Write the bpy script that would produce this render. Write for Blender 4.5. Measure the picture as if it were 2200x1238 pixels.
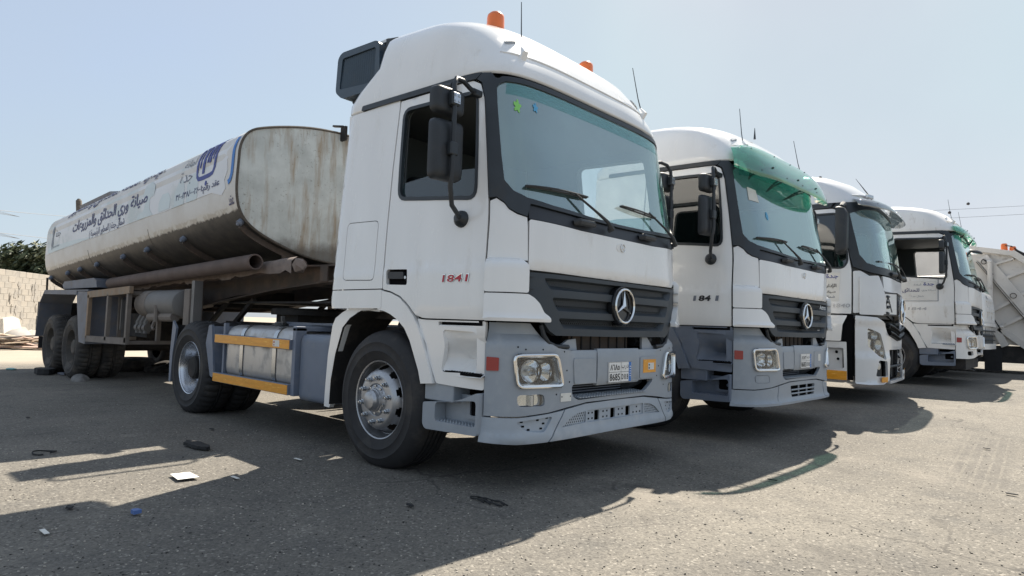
import bpy, math, random
import numpy as np
from mathutils import Matrix, Vector, geometry
sc = bpy.context.scene
for o in list(bpy.data.objects): bpy.data.objects.remove(o)
# ---------------- camera, sky, sun, exposure ----------------
R = math.radians
CAM = (4.05596498, -4.20647012, 1.10489984); YAW = 2.30979582; PITCH = 5.72561336e-02; ROLL = 3.09592322e-02; FPX = 1378.19
cy, sy, cp, sp = math.cos(YAW), math.sin(YAW), math.cos(PITCH), math.sin(PITCH)
fw = Vector((cy*cp, sy*cp, sp)); r0 = Vector((sy, -cy, 0)); u0 = r0.cross(fw)
rt = math.cos(ROLL)*r0 + math.sin(ROLL)*u0; up = math.cos(ROLL)*u0 - math.sin(ROLL)*r0
cd = bpy.data.cameras.new('camera'); co = bpy.data.objects.new('camera', cd); sc.collection.objects.link(co)
m = Matrix((rt, up, -fw)).transposed().to_4x4(); m.translation = Vector(CAM); co.matrix_world = m
cd.sensor_width = 36; cd.lens = 36*FPX/2200; cd.clip_start = .05; cd.clip_end = 3000
sc.camera = co
SUNV = Vector((-.25, .75, 1.0)).normalized()          # towards the sun
w = bpy.data.worlds.new('World'); sc.world = w; w.use_nodes = True
nt = w.node_tree; nt.nodes.clear()
sky = nt.nodes.new('ShaderNodeTexSky'); sky.sky_type = 'NISHITA'; sky.sun_disc = False
sky.sun_elevation = math.asin(SUNV.z); sky.sun_rotation = math.atan2(SUNV.x, SUNV.y)
sky.air_density = 1.0; sky.dust_density = 1.2; sky.ozone_density = 2.0; sky.altitude = 0
# hazy desert air: the clear-sky model thinned with an even veil of pale haze
cl_ = nt.nodes.new('ShaderNodeVectorMath'); cl_.operation = 'MINIMUM'; cl_.inputs[1].default_value = (5.5, 5.5, 5.5); nt.links.new(sky.outputs[0], cl_.inputs[0])
hz = nt.nodes.new('ShaderNodeMix'); hz.data_type = 'RGBA'; hz.inputs[0].default_value = .66; nt.links.new(cl_.outputs[0], hz.inputs[6]); # thin uneven veil
tw = nt.nodes.new('ShaderNodeTexCoord'); nw = nt.nodes.new('ShaderNodeTexNoise'); nw.inputs['Scale'].default_value = 2.2; nw.inputs['Detail'].default_value = 5; nt.links.new(tw.outputs['Generated'], nw.inputs['Vector'])
mw = nt.nodes.new('ShaderNodeMapRange'); mw.inputs[1].default_value = .3; mw.inputs[2].default_value = .7; mw.inputs[3].default_value = .66; mw.inputs[4].default_value = .82; nt.links.new(nw.outputs[0], mw.inputs[0]); nt.links.new(mw.outputs[0], hz.inputs[0])
hz.inputs[7].default_value = (2.85, 3.28, 3.82, 1)
bg = nt.nodes.new('ShaderNodeBackground'); bg.inputs[1].default_value = .09
ow = nt.nodes.new('ShaderNodeOutputWorld'); nt.links.new(hz.outputs[2], bg.inputs[0]); nt.links.new(bg.outputs[0], ow.inputs[0])
sl = bpy.data.lights.new('sun', 'SUN'); sl.energy = 5.0; sl.angle = R(.55); sl.color = (1, .915, .79)
so = bpy.data.objects.new('sun', sl); sc.collection.objects.link(so); so.rotation_euler = (-SUNV).to_track_quat('-Z', 'Y').to_euler(); so.location = (0, 0, 30)
sc.view_settings.view_transform = 'Standard'; sc.view_settings.look = 'None'; sc.view_settings.gamma = 1
sc.view_settings.use_curve_mapping = False; sc.view_settings.exposure = 1.10
sc.cycles.max_bounces = 8; sc.cycles.transparent_max_bounces = 16; sc.cycles.caustics_reflective = False; sc.cycles.caustics_refractive = False
rng = random.Random(7); COL = sc.collection

# ---------------- materials ----------------
MAT = {}
def hexlin(c): return tuple(c)+(1,)
def mat(name, col, rough=.5, metal=0, coat=0, noise=0, scale=6, dirt=None, dscale=3, dlo=.55, dhi=.7, bump=0, bscale=60, spec=.5, detail=5, stretch=None, alpha=None):
    m = bpy.data.materials.new(name); m.use_nodes = True; t = m.node_tree; N = t.nodes; L = t.links
    b = N['Principled BSDF']; b.inputs['Roughness'].default_value = rough; b.inputs['Metallic'].default_value = metal
    b.inputs['Coat Weight'].default_value = coat; b.inputs['Coat Roughness'].default_value = .08; b.inputs['Specular IOR Level'].default_value = spec
    b.inputs['Base Color'].default_value = hexlin(col)
    tc = N.new('ShaderNodeTexCoord'); src = tc.outputs['Object']
    if stretch:
        mp = N.new('ShaderNodeMapping'); mp.inputs['Scale'].default_value = stretch; L.new(src, mp.inputs[0]); src = mp.outputs[0]
    last = None
    if noise:
        n = N.new('ShaderNodeTexNoise'); n.inputs['Scale'].default_value = scale; n.inputs['Detail'].default_value = detail; L.new(src, n.inputs['Vector'])
        r = N.new('ShaderNodeMapRange'); r.inputs[1].default_value = .3; r.inputs[2].default_value = .7; r.inputs[3].default_value = 1-noise; r.inputs[4].default_value = 1+noise*.6; L.new(n.outputs[0], r.inputs[0])
        mx = N.new('ShaderNodeMix'); mx.data_type = 'RGBA'; mx.blend_type = 'MULTIPLY'; mx.inputs[0].default_value = 1
        mx.inputs[6].default_value = hexlin(col); L.new(r.outputs[0], mx.inputs[7]); last = mx.outputs[2]
    if dirt:
        n = N.new('ShaderNodeTexNoise'); n.inputs['Scale'].default_value = dscale; n.inputs['Detail'].default_value = 8; n.inputs['Roughness'].default_value = .65; L.new(src, n.inputs['Vector'])
        r = N.new('ShaderNodeMapRange'); r.inputs[1].default_value = dlo; r.inputs[2].default_value = dhi; L.new(n.outputs[0], r.inputs[0])
        mx = N.new('ShaderNodeMix'); mx.data_type = 'RGBA'; L.new(r.outputs[0], mx.inputs[0])
        if last: L.new(last, mx.inputs[6])
        else: mx.inputs[6].default_value = hexlin(col)
        mx.inputs[7].default_value = hexlin(dirt); last = mx.outputs[2]
        rr = N.new('ShaderNodeMapRange'); rr.inputs[3].default_value = rough; rr.inputs[4].default_value = .85; L.new(r.outputs[0], rr.inputs[0]); L.new(rr.outputs[0], b.inputs['Roughness'])
    if last: L.new(last, b.inputs['Base Color'])
    if bump:
        n = N.new('ShaderNodeTexNoise'); n.inputs['Scale'].default_value = bscale; n.inputs['Detail'].default_value = 4; L.new(src, n.inputs['Vector'])
        bp = N.new('ShaderNodeBump'); bp.inputs['Strength'].default_value = bump; bp.inputs['Distance'].default_value = .01; L.new(n.outputs[0], bp.inputs['Height']); L.new(bp.outputs[0], b.inputs['Normal'])
    MAT[name] = m; return m
mat('paint_white', (.81, .81, .80), .24, coat=.8, noise=.05, scale=1.6, dirt=(.63, .61, .57), dscale=4.5, dlo=.58, dhi=.84, stretch=(2, 2, .55))
mat('paint_white_worn', (.78, .77, .75), .38, coat=.2, noise=.07, scale=2.0, dirt=(.43, .38, .32), dscale=4.5, dlo=.58, dhi=.76, stretch=(2, 2, .6))
mat('paint_silver', (.68, .69, .70), .32, metal=.15, coat=.4, noise=.04, scale=2, dirt=(.5, .47, .43), dscale=7, dlo=.62, dhi=.85)
mat('paint_garbage', (.62, .59, .55), .55, noise=.08, scale=2.5, dirt=(.30, .24, .18), dscale=3.5, dlo=.6, dhi=.78)
mat('bumper_grey', (.30, .335, .375), .42, noise=.06, scale=5, dirt=(.38, .40, .42), dscale=5, dlo=.5, dhi=.75, bump=.05, bscale=220)
mat('bumper_grey_dark', (.15, .18, .235), .5, noise=.08, scale=4, dirt=(.23, .24, .26), dscale=5, dlo=.52, dhi=.75, bump=.05, bscale=200)
mat('valance_grey', (.36, .405, .455), .5, noise=.08, scale=6, dirt=(.46, .48, .50), dscale=5, dlo=.5, dhi=.7, bump=.06, bscale=160)
mat('plastic_black', (.022, .027, .033), .48, noise=.15, scale=5, dirt=(.06, .06, .06), dscale=8, dlo=.55, dhi=.8)
mat('rubber_trim', (.021, .027, .033), .42, noise=.2, scale=7, dirt=(.045, .045, .045), dscale=5, dlo=.6, dhi=.85)
mat('cowl_plastic', (.022, .026, .034), .5, noise=.1, scale=4, dirt=(.33, .30, .30), dscale=9, dlo=.70, dhi=.72)
mat('grille_dark', (.031, .041, .051), .5, noise=.08, scale=5, dirt=(.07, .075, .08), dscale=4, dlo=.52, dhi=.8)
mat('intake_plastic', (.038, .062, .088), .38, noise=.1, scale=5, dirt=(.07, .09, .11), dscale=6, dlo=.55, dhi=.8)
mat('gap_black', (.006, .006, .007), .9, spec=.1)
mat('underbody', (.022, .021, .021), .8, noise=.3, scale=8, dirt=(.07, .055, .045), dscale=4, dlo=.5, dhi=.75, bump=.2, bscale=30)
mat('chassis_brown', (.075, .058, .048), .75, noise=.25, scale=5, dirt=(.13, .09, .065), dscale=4, dlo=.5, dhi=.7, bump=.15, bscale=50)
mat('cab_liner', (.10, .105, .11), .8)
mat('seat_cloth', (.03, .033, .038), .9)
mat('dash', (.05, .053, .056), .7)
mat('tyre', (.020, .020, .022), .72, noise=.2, scale=14, dirt=(.085, .076, .066), dscale=4, dlo=.52, dhi=.80, bump=.08, bscale=120)
mat('tyre_dusty', (.045, .042, .04), .88, noise=.25, scale=7, dirt=(.115, .10, .085), dscale=5, dlo=.45, dhi=.7, bump=.15, bscale=60)
mat('rim_silver', (.42, .43, .45), .36, metal=.75, noise=.1, scale=9, dirt=(.16, .14, .12), dscale=11, dlo=.56, dhi=.8)
mat('rim_bright', (.60, .62, .66), .24, metal=.9, noise=.05, scale=9, dirt=(.25, .24, .23), dscale=9, dlo=.6, dhi=.85)
mat('rim_dusty', (.085, .078, .07), .85, noise=.2, scale=9, dirt=(.16, .13, .105), dscale=7, dlo=.5, dhi=.75)
mat('chrome', (.78, .78, .77), .1, metal=1)
mat('chrome_dull', (.50, .52, .54), .25, metal=.9)
mat('black_gloss', (.01, .011, .013), .15)
mat('alu_tank', (.50, .50, .50), .38, metal=.7, noise=.12, scale=3, dirt=(.34, .31, .27), dscale=5, dlo=.5, dhi=.75)
mat('steel_blue', (.155, .185, .245), .5, noise=.1, scale=5, dirt=(.24, .25, .28), dscale=6, dlo=.5, dhi=.75)
mat('steel_blue_trailer', (.14, .155, .19), .6, noise=.15, scale=4, dirt=(.20, .18, .17), dscale=6, dlo=.5, dhi=.75)
mat('reflex_orange', (.78, .33, .022), .4, noise=.12, scale=9, dirt=(.9, .52, .12), dscale=16, dlo=.56, dhi=.66, stretch=(.6, 1, 4))
mat('rack_tan', (.28, .20, .135), .8, noise=.2, scale=6, dirt=(.25, .22, .18), dscale=7, dlo=.48, dhi=.65)
mat('rack_grey', (.19, .165, .145), .8, noise=.2, scale=6)
mat('air_tank', (.16, .155, .15), .6, noise=.15, scale=4)
mat('rust_pipe', (.115, .085, .075), .8, noise=.2, scale=6, dirt=(.10, .07, .06), dscale=5, dlo=.5, dhi=.7, bump=.1)
mat('lagging', (.21, .17, .15), .9, noise=.25, scale=9, bump=.4, bscale=40)
mat('red_lens', (.30, .02, .02), .2, coat=.5)
mat('amber', (.72, .16, .03), .35, coat=.3)
mat('print_black', (.015, .015, .018), .5)
mat('print_blue', (.02, .035, .24), .45)
mat('print_navy', (.03, .035, .13), .5)
mat('print_grey', (.16, .18, .22), .5)
mat('plate_white', (.78, .78, .76), .4, noise=.05, scale=20)
mat('plate_blue', (.02, .16, .50), .4)
mat('paper_white', (.72, .71, .66), .8, noise=.06, scale=20)
mat('sign_white', (.70, .69, .66), .55, noise=.06, scale=5, dirt=(.5, .45, .38), dscale=6, dlo=.58, dhi=.75)
mat('banner', (.70, .71, .73), .42, noise=.04, scale=1.5, dirt=(.60, .655, .67), dscale=1.1, dlo=.5, dhi=.58)
mat('banner_teal', (.585, .66, .68), .42, noise=.06, scale=2)
mat('sticker_green', (.25, .62, .15), .6); mat('sticker_blue', (.10, .38, .62), .6)
mat('headlight_reflector', (.86, .87, .90), .10, metal=1); mat('lamp_silver', (.55, .58, .62), .32, metal=.6)
mat('weld_grime', (.10, .085, .07), .85, noise=.3, scale=20)
mat('plank_wood', (.50, .40, .30), .85, noise=.25, scale=9, dirt=(.30, .20, .13), dscale=5, dlo=.5, dhi=.65)
mat('plank_pink', (.55, .39, .31), .85, noise=.2, scale=9)
mat('block', (.47, .415, .345), .9, noise=.14, scale=2.2, dirt=(.36, .33, .29), dscale=1.6, dlo=.5, dhi=.62, bump=.3, bscale=40)
mat('mortar', (.36, .335, .30), .95, noise=.2, scale=9, bump=.4, bscale=30)
mat('plaster', (.62, .59, .54), .9, noise=.15, scale=3, bump=.4, bscale=14)
mat('cement', (.36, .34, .32), .9, noise=.15, scale=3, bump=.3, bscale=18)
mat('stone', (.20, .19, .18), .9, noise=.3, scale=12, bump=.6, bscale=14)
mat('rubber_scrap', (.02, .02, .021), .8, noise=.2, scale=12)
mat('oil', (.05, .045, .04), .5)
mat('wire', (.05, .05, .055), .6); mat('cable', (.22, .23, .25), .6)
mat('bark', (.10, .075, .05), .9, noise=.3, scale=20)
mat('blue_wrap', (.10, .18, .42), .4); mat('teal_wrap', (.12, .35, .34), .5)
mat('speck', (.035, .033, .03), .9); mat('speck_light', (.42, .38, .32), .9)
mat('silver_letters', (.35, .36, .38), .3, metal=.8)
mat('red_letters', (.42, .03, .05), .3, metal=.2)

def glass(name, tint, refl, veil, veilcol=(.5, .55, .6), rough=.015):
    m = bpy.data.materials.new(name); m.use_nodes = True; t = m.node_tree; N = t.nodes; L = t.links; N.clear()
    o = N.new('ShaderNodeOutputMaterial'); tr = N.new('ShaderNodeBsdfTransparent'); tr.inputs[0].default_value = hexlin(tint)
    gl = N.new('ShaderNodeBsdfGlossy'); gl.inputs['Roughness'].default_value = rough; gl.inputs[0].default_value = (1, 1, 1, 1)
    lw = N.new('ShaderNodeFresnel'); lw.inputs[0].default_value = 1.5
    ad = N.new('ShaderNodeMath'); ad.operation = 'ADD'; ad.use_clamp = True; ad.inputs[1].default_value = refl; L.new(lw.outputs[0], ad.inputs[0])
    ge = N.new('ShaderNodeNewGeometry'); iv = N.new('ShaderNodeMath'); iv.operation = 'SUBTRACT'; iv.inputs[0].default_value = 1; L.new(ge.outputs['Backfacing'], iv.inputs[1]); mu = N.new('ShaderNodeMath'); mu.operation = 'MULTIPLY'; L.new(ad.outputs[0], mu.inputs[0]); L.new(iv.outputs[0], mu.inputs[1]); ad = mu
    df = N.new('ShaderNodeBsdfDiffuse'); df.inputs[0].default_value = hexlin(veilcol)
    tl = N.new('ShaderNodeBsdfTranslucent'); tl.inputs[0].default_value = hexlin(veilcol)
    ds = N.new('ShaderNodeMixShader'); ds.inputs[0].default_value = .5; L.new(df.outputs[0], ds.inputs[1]); L.new(tl.outputs[0], ds.inputs[2])
    m1 = N.new('ShaderNodeMixShader'); L.new(tr.outputs[0], m1.inputs[1]); L.new(ds.outputs[0], m1.inputs[2])
    tc = N.new('ShaderNodeTexCoord'); n = N.new('ShaderNodeTexNoise'); n.inputs['Scale'].default_value = 3; n.inputs['Detail'].default_value = 6; L.new(tc.outputs['Object'], n.inputs['Vector'])
    r = N.new('ShaderNodeMapRange'); r.inputs[1].default_value = .3; r.inputs[2].default_value = .7; r.inputs[3].default_value = veil*.7; r.inputs[4].default_value = veil*1.3; L.new(n.outputs[0], r.inputs[0]); L.new(r.outputs[0], m1.inputs[0])
    m2 = N.new('ShaderNodeMixShader'); L.new(ad.outputs[0], m2.inputs[0]); L.new(m1.outputs[0], m2.inputs[1]); L.new(gl.outputs[0], m2.inputs[2]); L.new(m2.outputs[0], o.inputs[0])
    MAT[name] = m; return m
glass('windshield_glass', (.91, .975, .975), .24, .17, (.42, .64, .63))
for n_ in MAT['windshield_glass'].node_tree.nodes:
    if n_.type == 'BSDF_GLOSSY': n_.inputs[0].default_value = (.86, .99, .97, 1)
glass('tint_band', (.80, .93, .92), .0, .06, (.22, .50, .50))
glass('side_glass', (.55, .70, .72), .04, .08, (.25, .36, .40))
glass('dark_glass', (.12, .19, .19), .05, .05, (.12, .22, .22))
glass('lens_glass', (.95, .96, .95), .04, .05, (.8, .8, .78))
glass('visor_green', (.40, .64, .56), .10, .38, (.14, .64, .47))
glass('visor_smoke', (.38, .43, .45), .16, .2, (.30, .33, .35))

# ---------------- mesh helpers ----------------
def mesh_obj(name, vs, fs, material, parent=None, loc=None, smooth=True, angle=35, bev=0, seg=2, kind=None, fm=None, rot=None):
    me = bpy.data.meshes.new(name); me.from_pydata([tuple(v) for v in vs], [], [tuple(int(i) for i in f) for f in fs])
    mats = material if isinstance(material, (list, tuple)) else [material]
    for k in mats: me.materials.append(MAT[k])
    if fm is not None: me.polygons.foreach_set('material_index', fm)
    me.validate(); me.update()
    o = bpy.data.objects.new(name, me); COL.objects.link(o)
    if smooth:
        me.polygons.foreach_set('use_smooth', [True]*len(me.polygons))
        me.set_sharp_from_angle(angle=R(angle))
    if parent: o.parent = parent
    if loc: o.location = loc
    if rot: o.rotation_euler = rot
    if bev:
        b = o.modifiers.new('bevel', 'BEVEL'); b.width = bev; b.segments = seg; b.limit_method = 'ANGLE'; b.angle_limit = R(40); b.harden_normals = smooth
    if kind: o['kind'] = kind
    return o
def empty(name, label=None, cat=None, loc=(0, 0, 0), rz=0, group=None, parent=None):
    o = bpy.data.objects.new(name, None); COL.objects.link(o); o.location = loc; o.rotation_euler = (0, 0, rz); o.empty_display_size = .3
    if parent: o.parent = parent
    tag(o, label, cat, group); return o
def tag(o, label=None, cat=None, group=None, kind=None):
    if label: o['label'] = label
    if cat: o['category'] = cat
    if group: o['group'] = group
    if kind: o['kind'] = kind
    return o
class B:
    def __init__(s): s.v = []; s.f = []; s.m = []; s.k = 0
    def add(s, vs, fs):
        n = len(s.v); s.v += [tuple(v) for v in vs]; s.f += [tuple(i+n for i in f) for f in fs]; s.m += [s.k]*len(fs); return s
    def box(s, x0, x1, y0, y1, z0, z1, M=None):
        vs = [Vector((x, y, z)) for z in (z0, z1) for x, y in ((x0, y0), (x1, y0), (x1, y1), (x0, y1))]
        if M: vs = [M @ v for v in vs]
        return s.add(vs, [(3, 2, 1, 0), (4, 5, 6, 7), (0, 1, 5, 4), (1, 2, 6, 5), (2, 3, 7, 6), (3, 0, 4, 7)])
    def bar(s, p, q, a, b, upv=(0, 0, 1)):            # box of section a x b from p to q
        p, q = Vector(p), Vector(q); d = (q-p).normalized(); u = Vector(upv)
        if abs(d.dot(u)) > .98: u = Vector((1, 0, 0))
        sd = d.cross(u).normalized(); u = sd.cross(d)
        vs = [c + sd*i*a/2 + u*j*b/2 for c in (p, q) for i, j in ((-1, -1), (1, -1), (1, 1), (-1, 1))]
        return s.add(vs, [(0, 1, 2, 3), (7, 6, 5, 4), (1, 0, 4, 5), (2, 1, 5, 6), (3, 2, 6, 7), (0, 3, 7, 4)])
    def tube(s, path, r, n=8, cap=True, close=False):
        P = [Vector(p) for p in path]; rr = r if isinstance(r, (list, tuple)) else [r]*len(P); rings = []; ref = None
        for i, p in enumerate(P):
            a = P[i-1] if i else P[0]; b = P[i+1] if i < len(P)-1 else P[-1]
            if close: a = P[i-1]; b = P[(i+1) % len(P)]
            d = (b-a).normalized()
            if ref is None: ref = Vector((0, 0, 1)) if abs(d.z) < .9 else Vector((1, 0, 0))
            sd = d.cross(ref).normalized(); u = sd.cross(d); ref = u
            rings.append([p + (sd*math.cos(2*math.pi*k/n) + u*math.sin(2*math.pi*k/n))*rr[i] for k in range(n)])
        vs = [v for rg in rings for v in rg]; fs = []; M = len(P)
        for i in range(M if close else M-1):
            for k in range(n):
                k2 = (k+1) % n; j = (i+1) % M
                fs.append((i*n+k, i*n+k2, j*n+k2, j*n+k))
        if cap and not close: fs.append(tuple(range(n-1, -1, -1))); fs.append(tuple((M-1)*n+k for k in range(n)))
        return s.add(vs, fs)
    def lathe(s, prof, n=32, M=None, keep=None, wob=None, close=False):   # profile (r, h), axis +z of M
        vs = []; fs = []; K = len(prof)
        for i, (r, h) in enumerate(prof):
            for k in range(n):
                a = 2*math.pi*k/n; rr = r + (wob(i, k) if wob else 0); vs.append(Vector((rr*math.cos(a), rr*math.sin(a), h)))
        for i in range(K if close else K-1):
            for k in range(n):
                if keep and not keep(i, k): continue
                j = (i+1) % K
                fs.append((i*n+k, i*n+(k+1) % n, j*n+(k+1) % n, j*n+k))
        if M: vs = [M @ v for v in vs]
        return s.add(vs, fs)
    def cyl(s, p, q, r, r2=None, n=16):
        p, q = Vector(p), Vector(q); d = q-p; M = Matrix.Translation(p) @ d.to_track_quat('Z', 'Y').to_matrix().to_4x4(); h = d.length; r2 = r if r2 is None else r2
        return s.lathe([(1e-4, 0), (r, 0), (r2, h), (1e-4, h)], n, M)
    def prism(s, poly, f0, f1):                         # polygon in 2D, two maps (a,b)->3D
        n = len(poly); vs = [f0(*p) for p in poly]+[f1(*p) for p in poly]
        tri = geometry.tessellate_polygon([[Vector((p[0], p[1], 0)) for p in poly]])
        fs = [tuple(t) for t in tri] + [tuple(i+n for i in reversed(t)) for t in tri] + [(i, (i+1) % n, (i+1) % n+n, i+n) for i in range(n)]
        return s.add(vs, fs)
    def ico(s, c, r, sq=(1, 1, 1), jit=0, rg=None, rz=0):
        t = (1+5**.5)/2; V = [(-1, t, 0), (1, t, 0), (-1, -t, 0), (1, -t, 0), (0, -1, t), (0, 1, t), (0, -1, -t), (0, 1, -t), (t, 0, -1), (t, 0, 1), (-t, 0, -1), (-t, 0, 1)]
        F = [(0, 11, 5), (0, 5, 1), (0, 1, 7), (0, 7, 10), (0, 10, 11), (1, 5, 9), (5, 11, 4), (11, 10, 2), (10, 7, 6), (7, 1, 8), (3, 9, 4), (3, 4, 2), (3, 2, 6), (3, 6, 8), (3, 8, 9), (4, 9, 5), (2, 4, 11), (6, 2, 10), (8, 6, 7), (9, 8, 1)]
        vs = []
        for v in V:
            k = r/1.9*(1+(rg.uniform(-jit, jit) if rg else 0)); x, y, z = v[0]*k*sq[0], v[1]*k*sq[1], v[2]*k*sq[2]
            vs.append((c[0]+x*math.cos(rz)-y*math.sin(rz), c[1]+x*math.sin(rz)+y*math.cos(rz), c[2]+z))
        return s.add(vs, F)
    def out(s, name, material, parent=None, **k):
        fm = s.m if isinstance(material, (list, tuple)) else None
        return mesh_obj(name, s.v, s.f, material, parent, fm=fm, **k)
def fix_normals(o):
    import bmesh
    bm = bmesh.new(); bm.from_mesh(o.data); bmesh.ops.recalc_face_normals(bm, faces=bm.faces); bm.to_mesh(o.data); bm.free(); return o

# ---------------- lofted surfaces and patches laid on them ----------------
TH = np.linspace(-np.pi/2, np.pi/2, 2001)
class Surf:
    RC = .06
    def __init__(s, rows, sl=.085, s0=2.95, sx=.6):
        s.rows = np.array(rows, float); s.sl = sl; s.s0 = s0; s.sx = sx
        r = s.rows[1]; n = r[4]; x = r[5]+(r[2]-r[5])*np.abs(np.cos(TH))**(2/n); y = r[3]*np.sign(np.sin(TH))*np.abs(np.sin(TH))**(2/n)
        L = np.concatenate([[0], np.cumsum(np.hypot(np.diff(x), np.diff(y)))]); s.LU = L-L[-1]/2; s.HL = s.LU[-1]
    def row(s, v): return [np.interp(v, s.rows[:, 0], s.rows[:, i]) for i in range(1, 7)]
    def __call__(s, u, v):
        u = np.asarray(u, float); v = np.asarray(v, float); z, xf, w, n, xs, xb = s.row(v); RC = s.RC
        sg = np.sign(u); a = np.abs(u); th = np.interp(np.clip(a, 0, s.HL), s.LU, TH)
        x = xs+(xf-xs)*np.abs(np.cos(th))**(2/n); y = w*np.abs(np.sin(th))**(2/n)
        sd = a-s.HL; side = sd > 0; L1 = xs-xb-RC
        x = np.where(side, xs-sd, x); y = np.where(side, w, y)
        arc = sd > L1; ph = np.clip((sd-L1)/RC, 0, np.pi/2)
        x = np.where(arc, xb+RC-RC*np.sin(ph), x); y = np.where(arc, w-RC+RC*np.cos(ph), y)
        rear = sd > L1+RC*np.pi/2; y = np.where(rear, w-RC-(sd-L1-RC*np.pi/2), y)
        k = np.clip((v-s.s0)/.5, 0, 1)
        return np.stack([x, sg*y, z+s.sl*k*(s.sx-x)], -1)
    def Ux(s, x, v, sg=-1):
        z, xf, w, n, xs, xb = s.row(v)
        if x <= xs: return sg*(s.HL+xs-x)
        c = min(1, ((x-xs)/(xf-xs)))**(n/2); return sg*float(np.interp(np.arccos(c), TH, s.LU))
    def Uy(s, y, v):
        z, xf, w, n, xs, xb = s.row(v); t = np.arcsin(min(1, abs(y)/w)**(n/2)); return math.copysign(float(np.interp(t, TH, s.LU)), y)
    def N(s, u, v):
        e = 4e-3; a = s(u+e, v)-s(u-e, v); b = s(u, np.asarray(v)+e)-s(u, np.asarray(v)-e); n = np.cross(a, b); return n/(np.linalg.norm(n, axis=-1, keepdims=True)+1e-12)
    def P(s, u, v, off=0):
        u = np.atleast_1d(np.asarray(u, float)); v = np.atleast_1d(np.asarray(v, float))
        return s(u, v)+s.N(u, v)*np.asarray(off).reshape(-1, 1) if np.ndim(off) else s(u, v)+s.N(u, v)*off
    def at(s, u, v, off=0): return Vector(s.P([u], [v], off)[0])
    def c(s, pts, sg=-1):            # [('x',x,v)|('y',y,v)] -> [(u,v)], given for the right side
        o = [(s.Ux(a, v, -1) if k == 'x' else s.Uy(a, v), v) for k, a, v in pts]
        return o if sg < 0 else [(-u, v) for u, v in o][::-1]
def rnd(poly, r, seg=4):
    out = []; n = len(poly); rr = r if isinstance(r, (list, tuple)) else [r]*n
    for i in range(n):
        p = np.array(poly[i], float); a = np.array(poly[i-1], float)-p; b = np.array(poly[(i+1) % n], float)-p; la, lb = np.linalg.norm(a), np.linalg.norm(b); q = min(rr[i], la*.49, lb*.49)
        if q < 1e-4: out.append(tuple(p)); continue
        A = p+a/la*q; C = p+b/lb*q
        for k in range(seg+1):
            t = k/seg; out.append(tuple((1-t)**2*A+2*t*(1-t)*p+t*t*C))
    return out
def resamp(poly, st):
    o = []; n = len(poly)
    for i in range(n):
        a = np.array(poly[i], float); b = np.array(poly[(i+1) % n], float); k = max(1, int(np.ceil(np.linalg.norm(b-a)/st)))
        for j in range(k): o.append(a+(b-a)*j/k)
    return np.array(o)
def inpoly(P, poly):
    x, y = P[:, 0], P[:, 1]; c = np.zeros(len(P), bool); q = np.roll(poly, 1, 0)
    for (x1, y1), (x2, y2) in zip(poly, q):
        if y1 == y2: continue
        k = ((y1 > y) != (y2 > y)) & (x < (x2-x1)*(y-y1)/(y2-y1)+x1); c ^= k
    return c
def fill2d(outl, holes=(), st=.08, vl=()):
    loops = [resamp(outl, st)]+[resamp(h, st) for h in holes]
    bd = np.concatenate(loops); edges = []; k = 0
    for l in loops: edges += [(k+i, k+(i+1) % len(l)) for i in range(len(l))]; k += len(l)
    lo, hi = loops[0].min(0), loops[0].max(0); hh = st*.87
    gv = np.arange(lo[1]+hh*.5, hi[1], hh); g = []
    for j, v in enumerate(gv):
        for u in np.arange(lo[0]+(j % 2)*st/2, hi[0], st): g.append((u, v))
    for v in vl:
        if lo[1] < v < hi[1]: g += [(u, v) for u in np.arange(lo[0], hi[0], st*.7)]
    g = np.array(g).reshape(-1, 2)
    if len(g):
        ok = inpoly(g, loops[0])
        for l in loops[1:]: ok &= ~inpoly(g, l)
        g = g[ok]
        if len(g):
            d = np.min([np.min(np.linalg.norm(g[:, None]-c[None], axis=2), axis=1) for c in np.array_split(bd, max(1, len(bd)//400))], axis=0); g = g[d > st*.42]
    allp = np.concatenate([bd, g]) if len(g) else bd
    res = geometry.delaunay_2d_cdt([Vector(p) for p in allp], edges, [], 0, 1e-5)
    V = np.array([tuple(v) for v in res[0]]); F = np.array([f for f in res[2]]); c = V[F].mean(1)
    ok = inpoly(c, loops[0])
    for l in loops[1:]: ok &= ~inpoly(c, l)
    F = F[ok]; A = V[F]; ar = (A[:, 1, 0]-A[:, 0, 0])*(A[:, 2, 1]-A[:, 0, 1])-(A[:, 2, 0]-A[:, 0, 0])*(A[:, 1, 1]-A[:, 0, 1])
    F = np.where(ar[:, None] < 0, F[:, ::-1], F); F = F[np.abs(ar) > 1e-9]
    used = np.unique(F); mp = -np.ones(len(V), int); mp[used] = np.arange(len(used)); V = V[used]; F = mp[F]
    cnt = {}
    for f in F:
        for a, b in ((f[0], f[1]), (f[1], f[2]), (f[2], f[0])): cnt[(a, b)] = 1
    be = [(a, b) for a, b in cnt if (b, a) not in cnt]
    return V, F, be
def thick(P, N, F, be, t):
    n = len(P); V = np.concatenate([P, P-N*t]); fs = [tuple(f) for f in F]+[tuple(f[::-1]+n) for f in F]+[(b, a, a+n, b+n) for a, b in be]; return V, fs
def patch(name, S, outl, material, parent, holes=(), off=0., t=.018, st=.07, vl=(), **k):
    V, F, be = fill2d(outl, holes, st, vl); u, v = V[:, 0], V[:, 1]
    o = off(S, u, v) if callable(off) else np.full(len(V), off)
    Nn = S.N(u, v); P = S(u, v)+Nn*o[:, None]
    vs, fs = thick(P, Nn, F, be, t); return mesh_obj(name, vs, fs, material, parent, **k)
def ring(S, pts, off, r, n=8):      # tube that follows points on the surface
    b = B(); b.tube([S.at(u, v, off) for u, v in pts], r, n); return b
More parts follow.
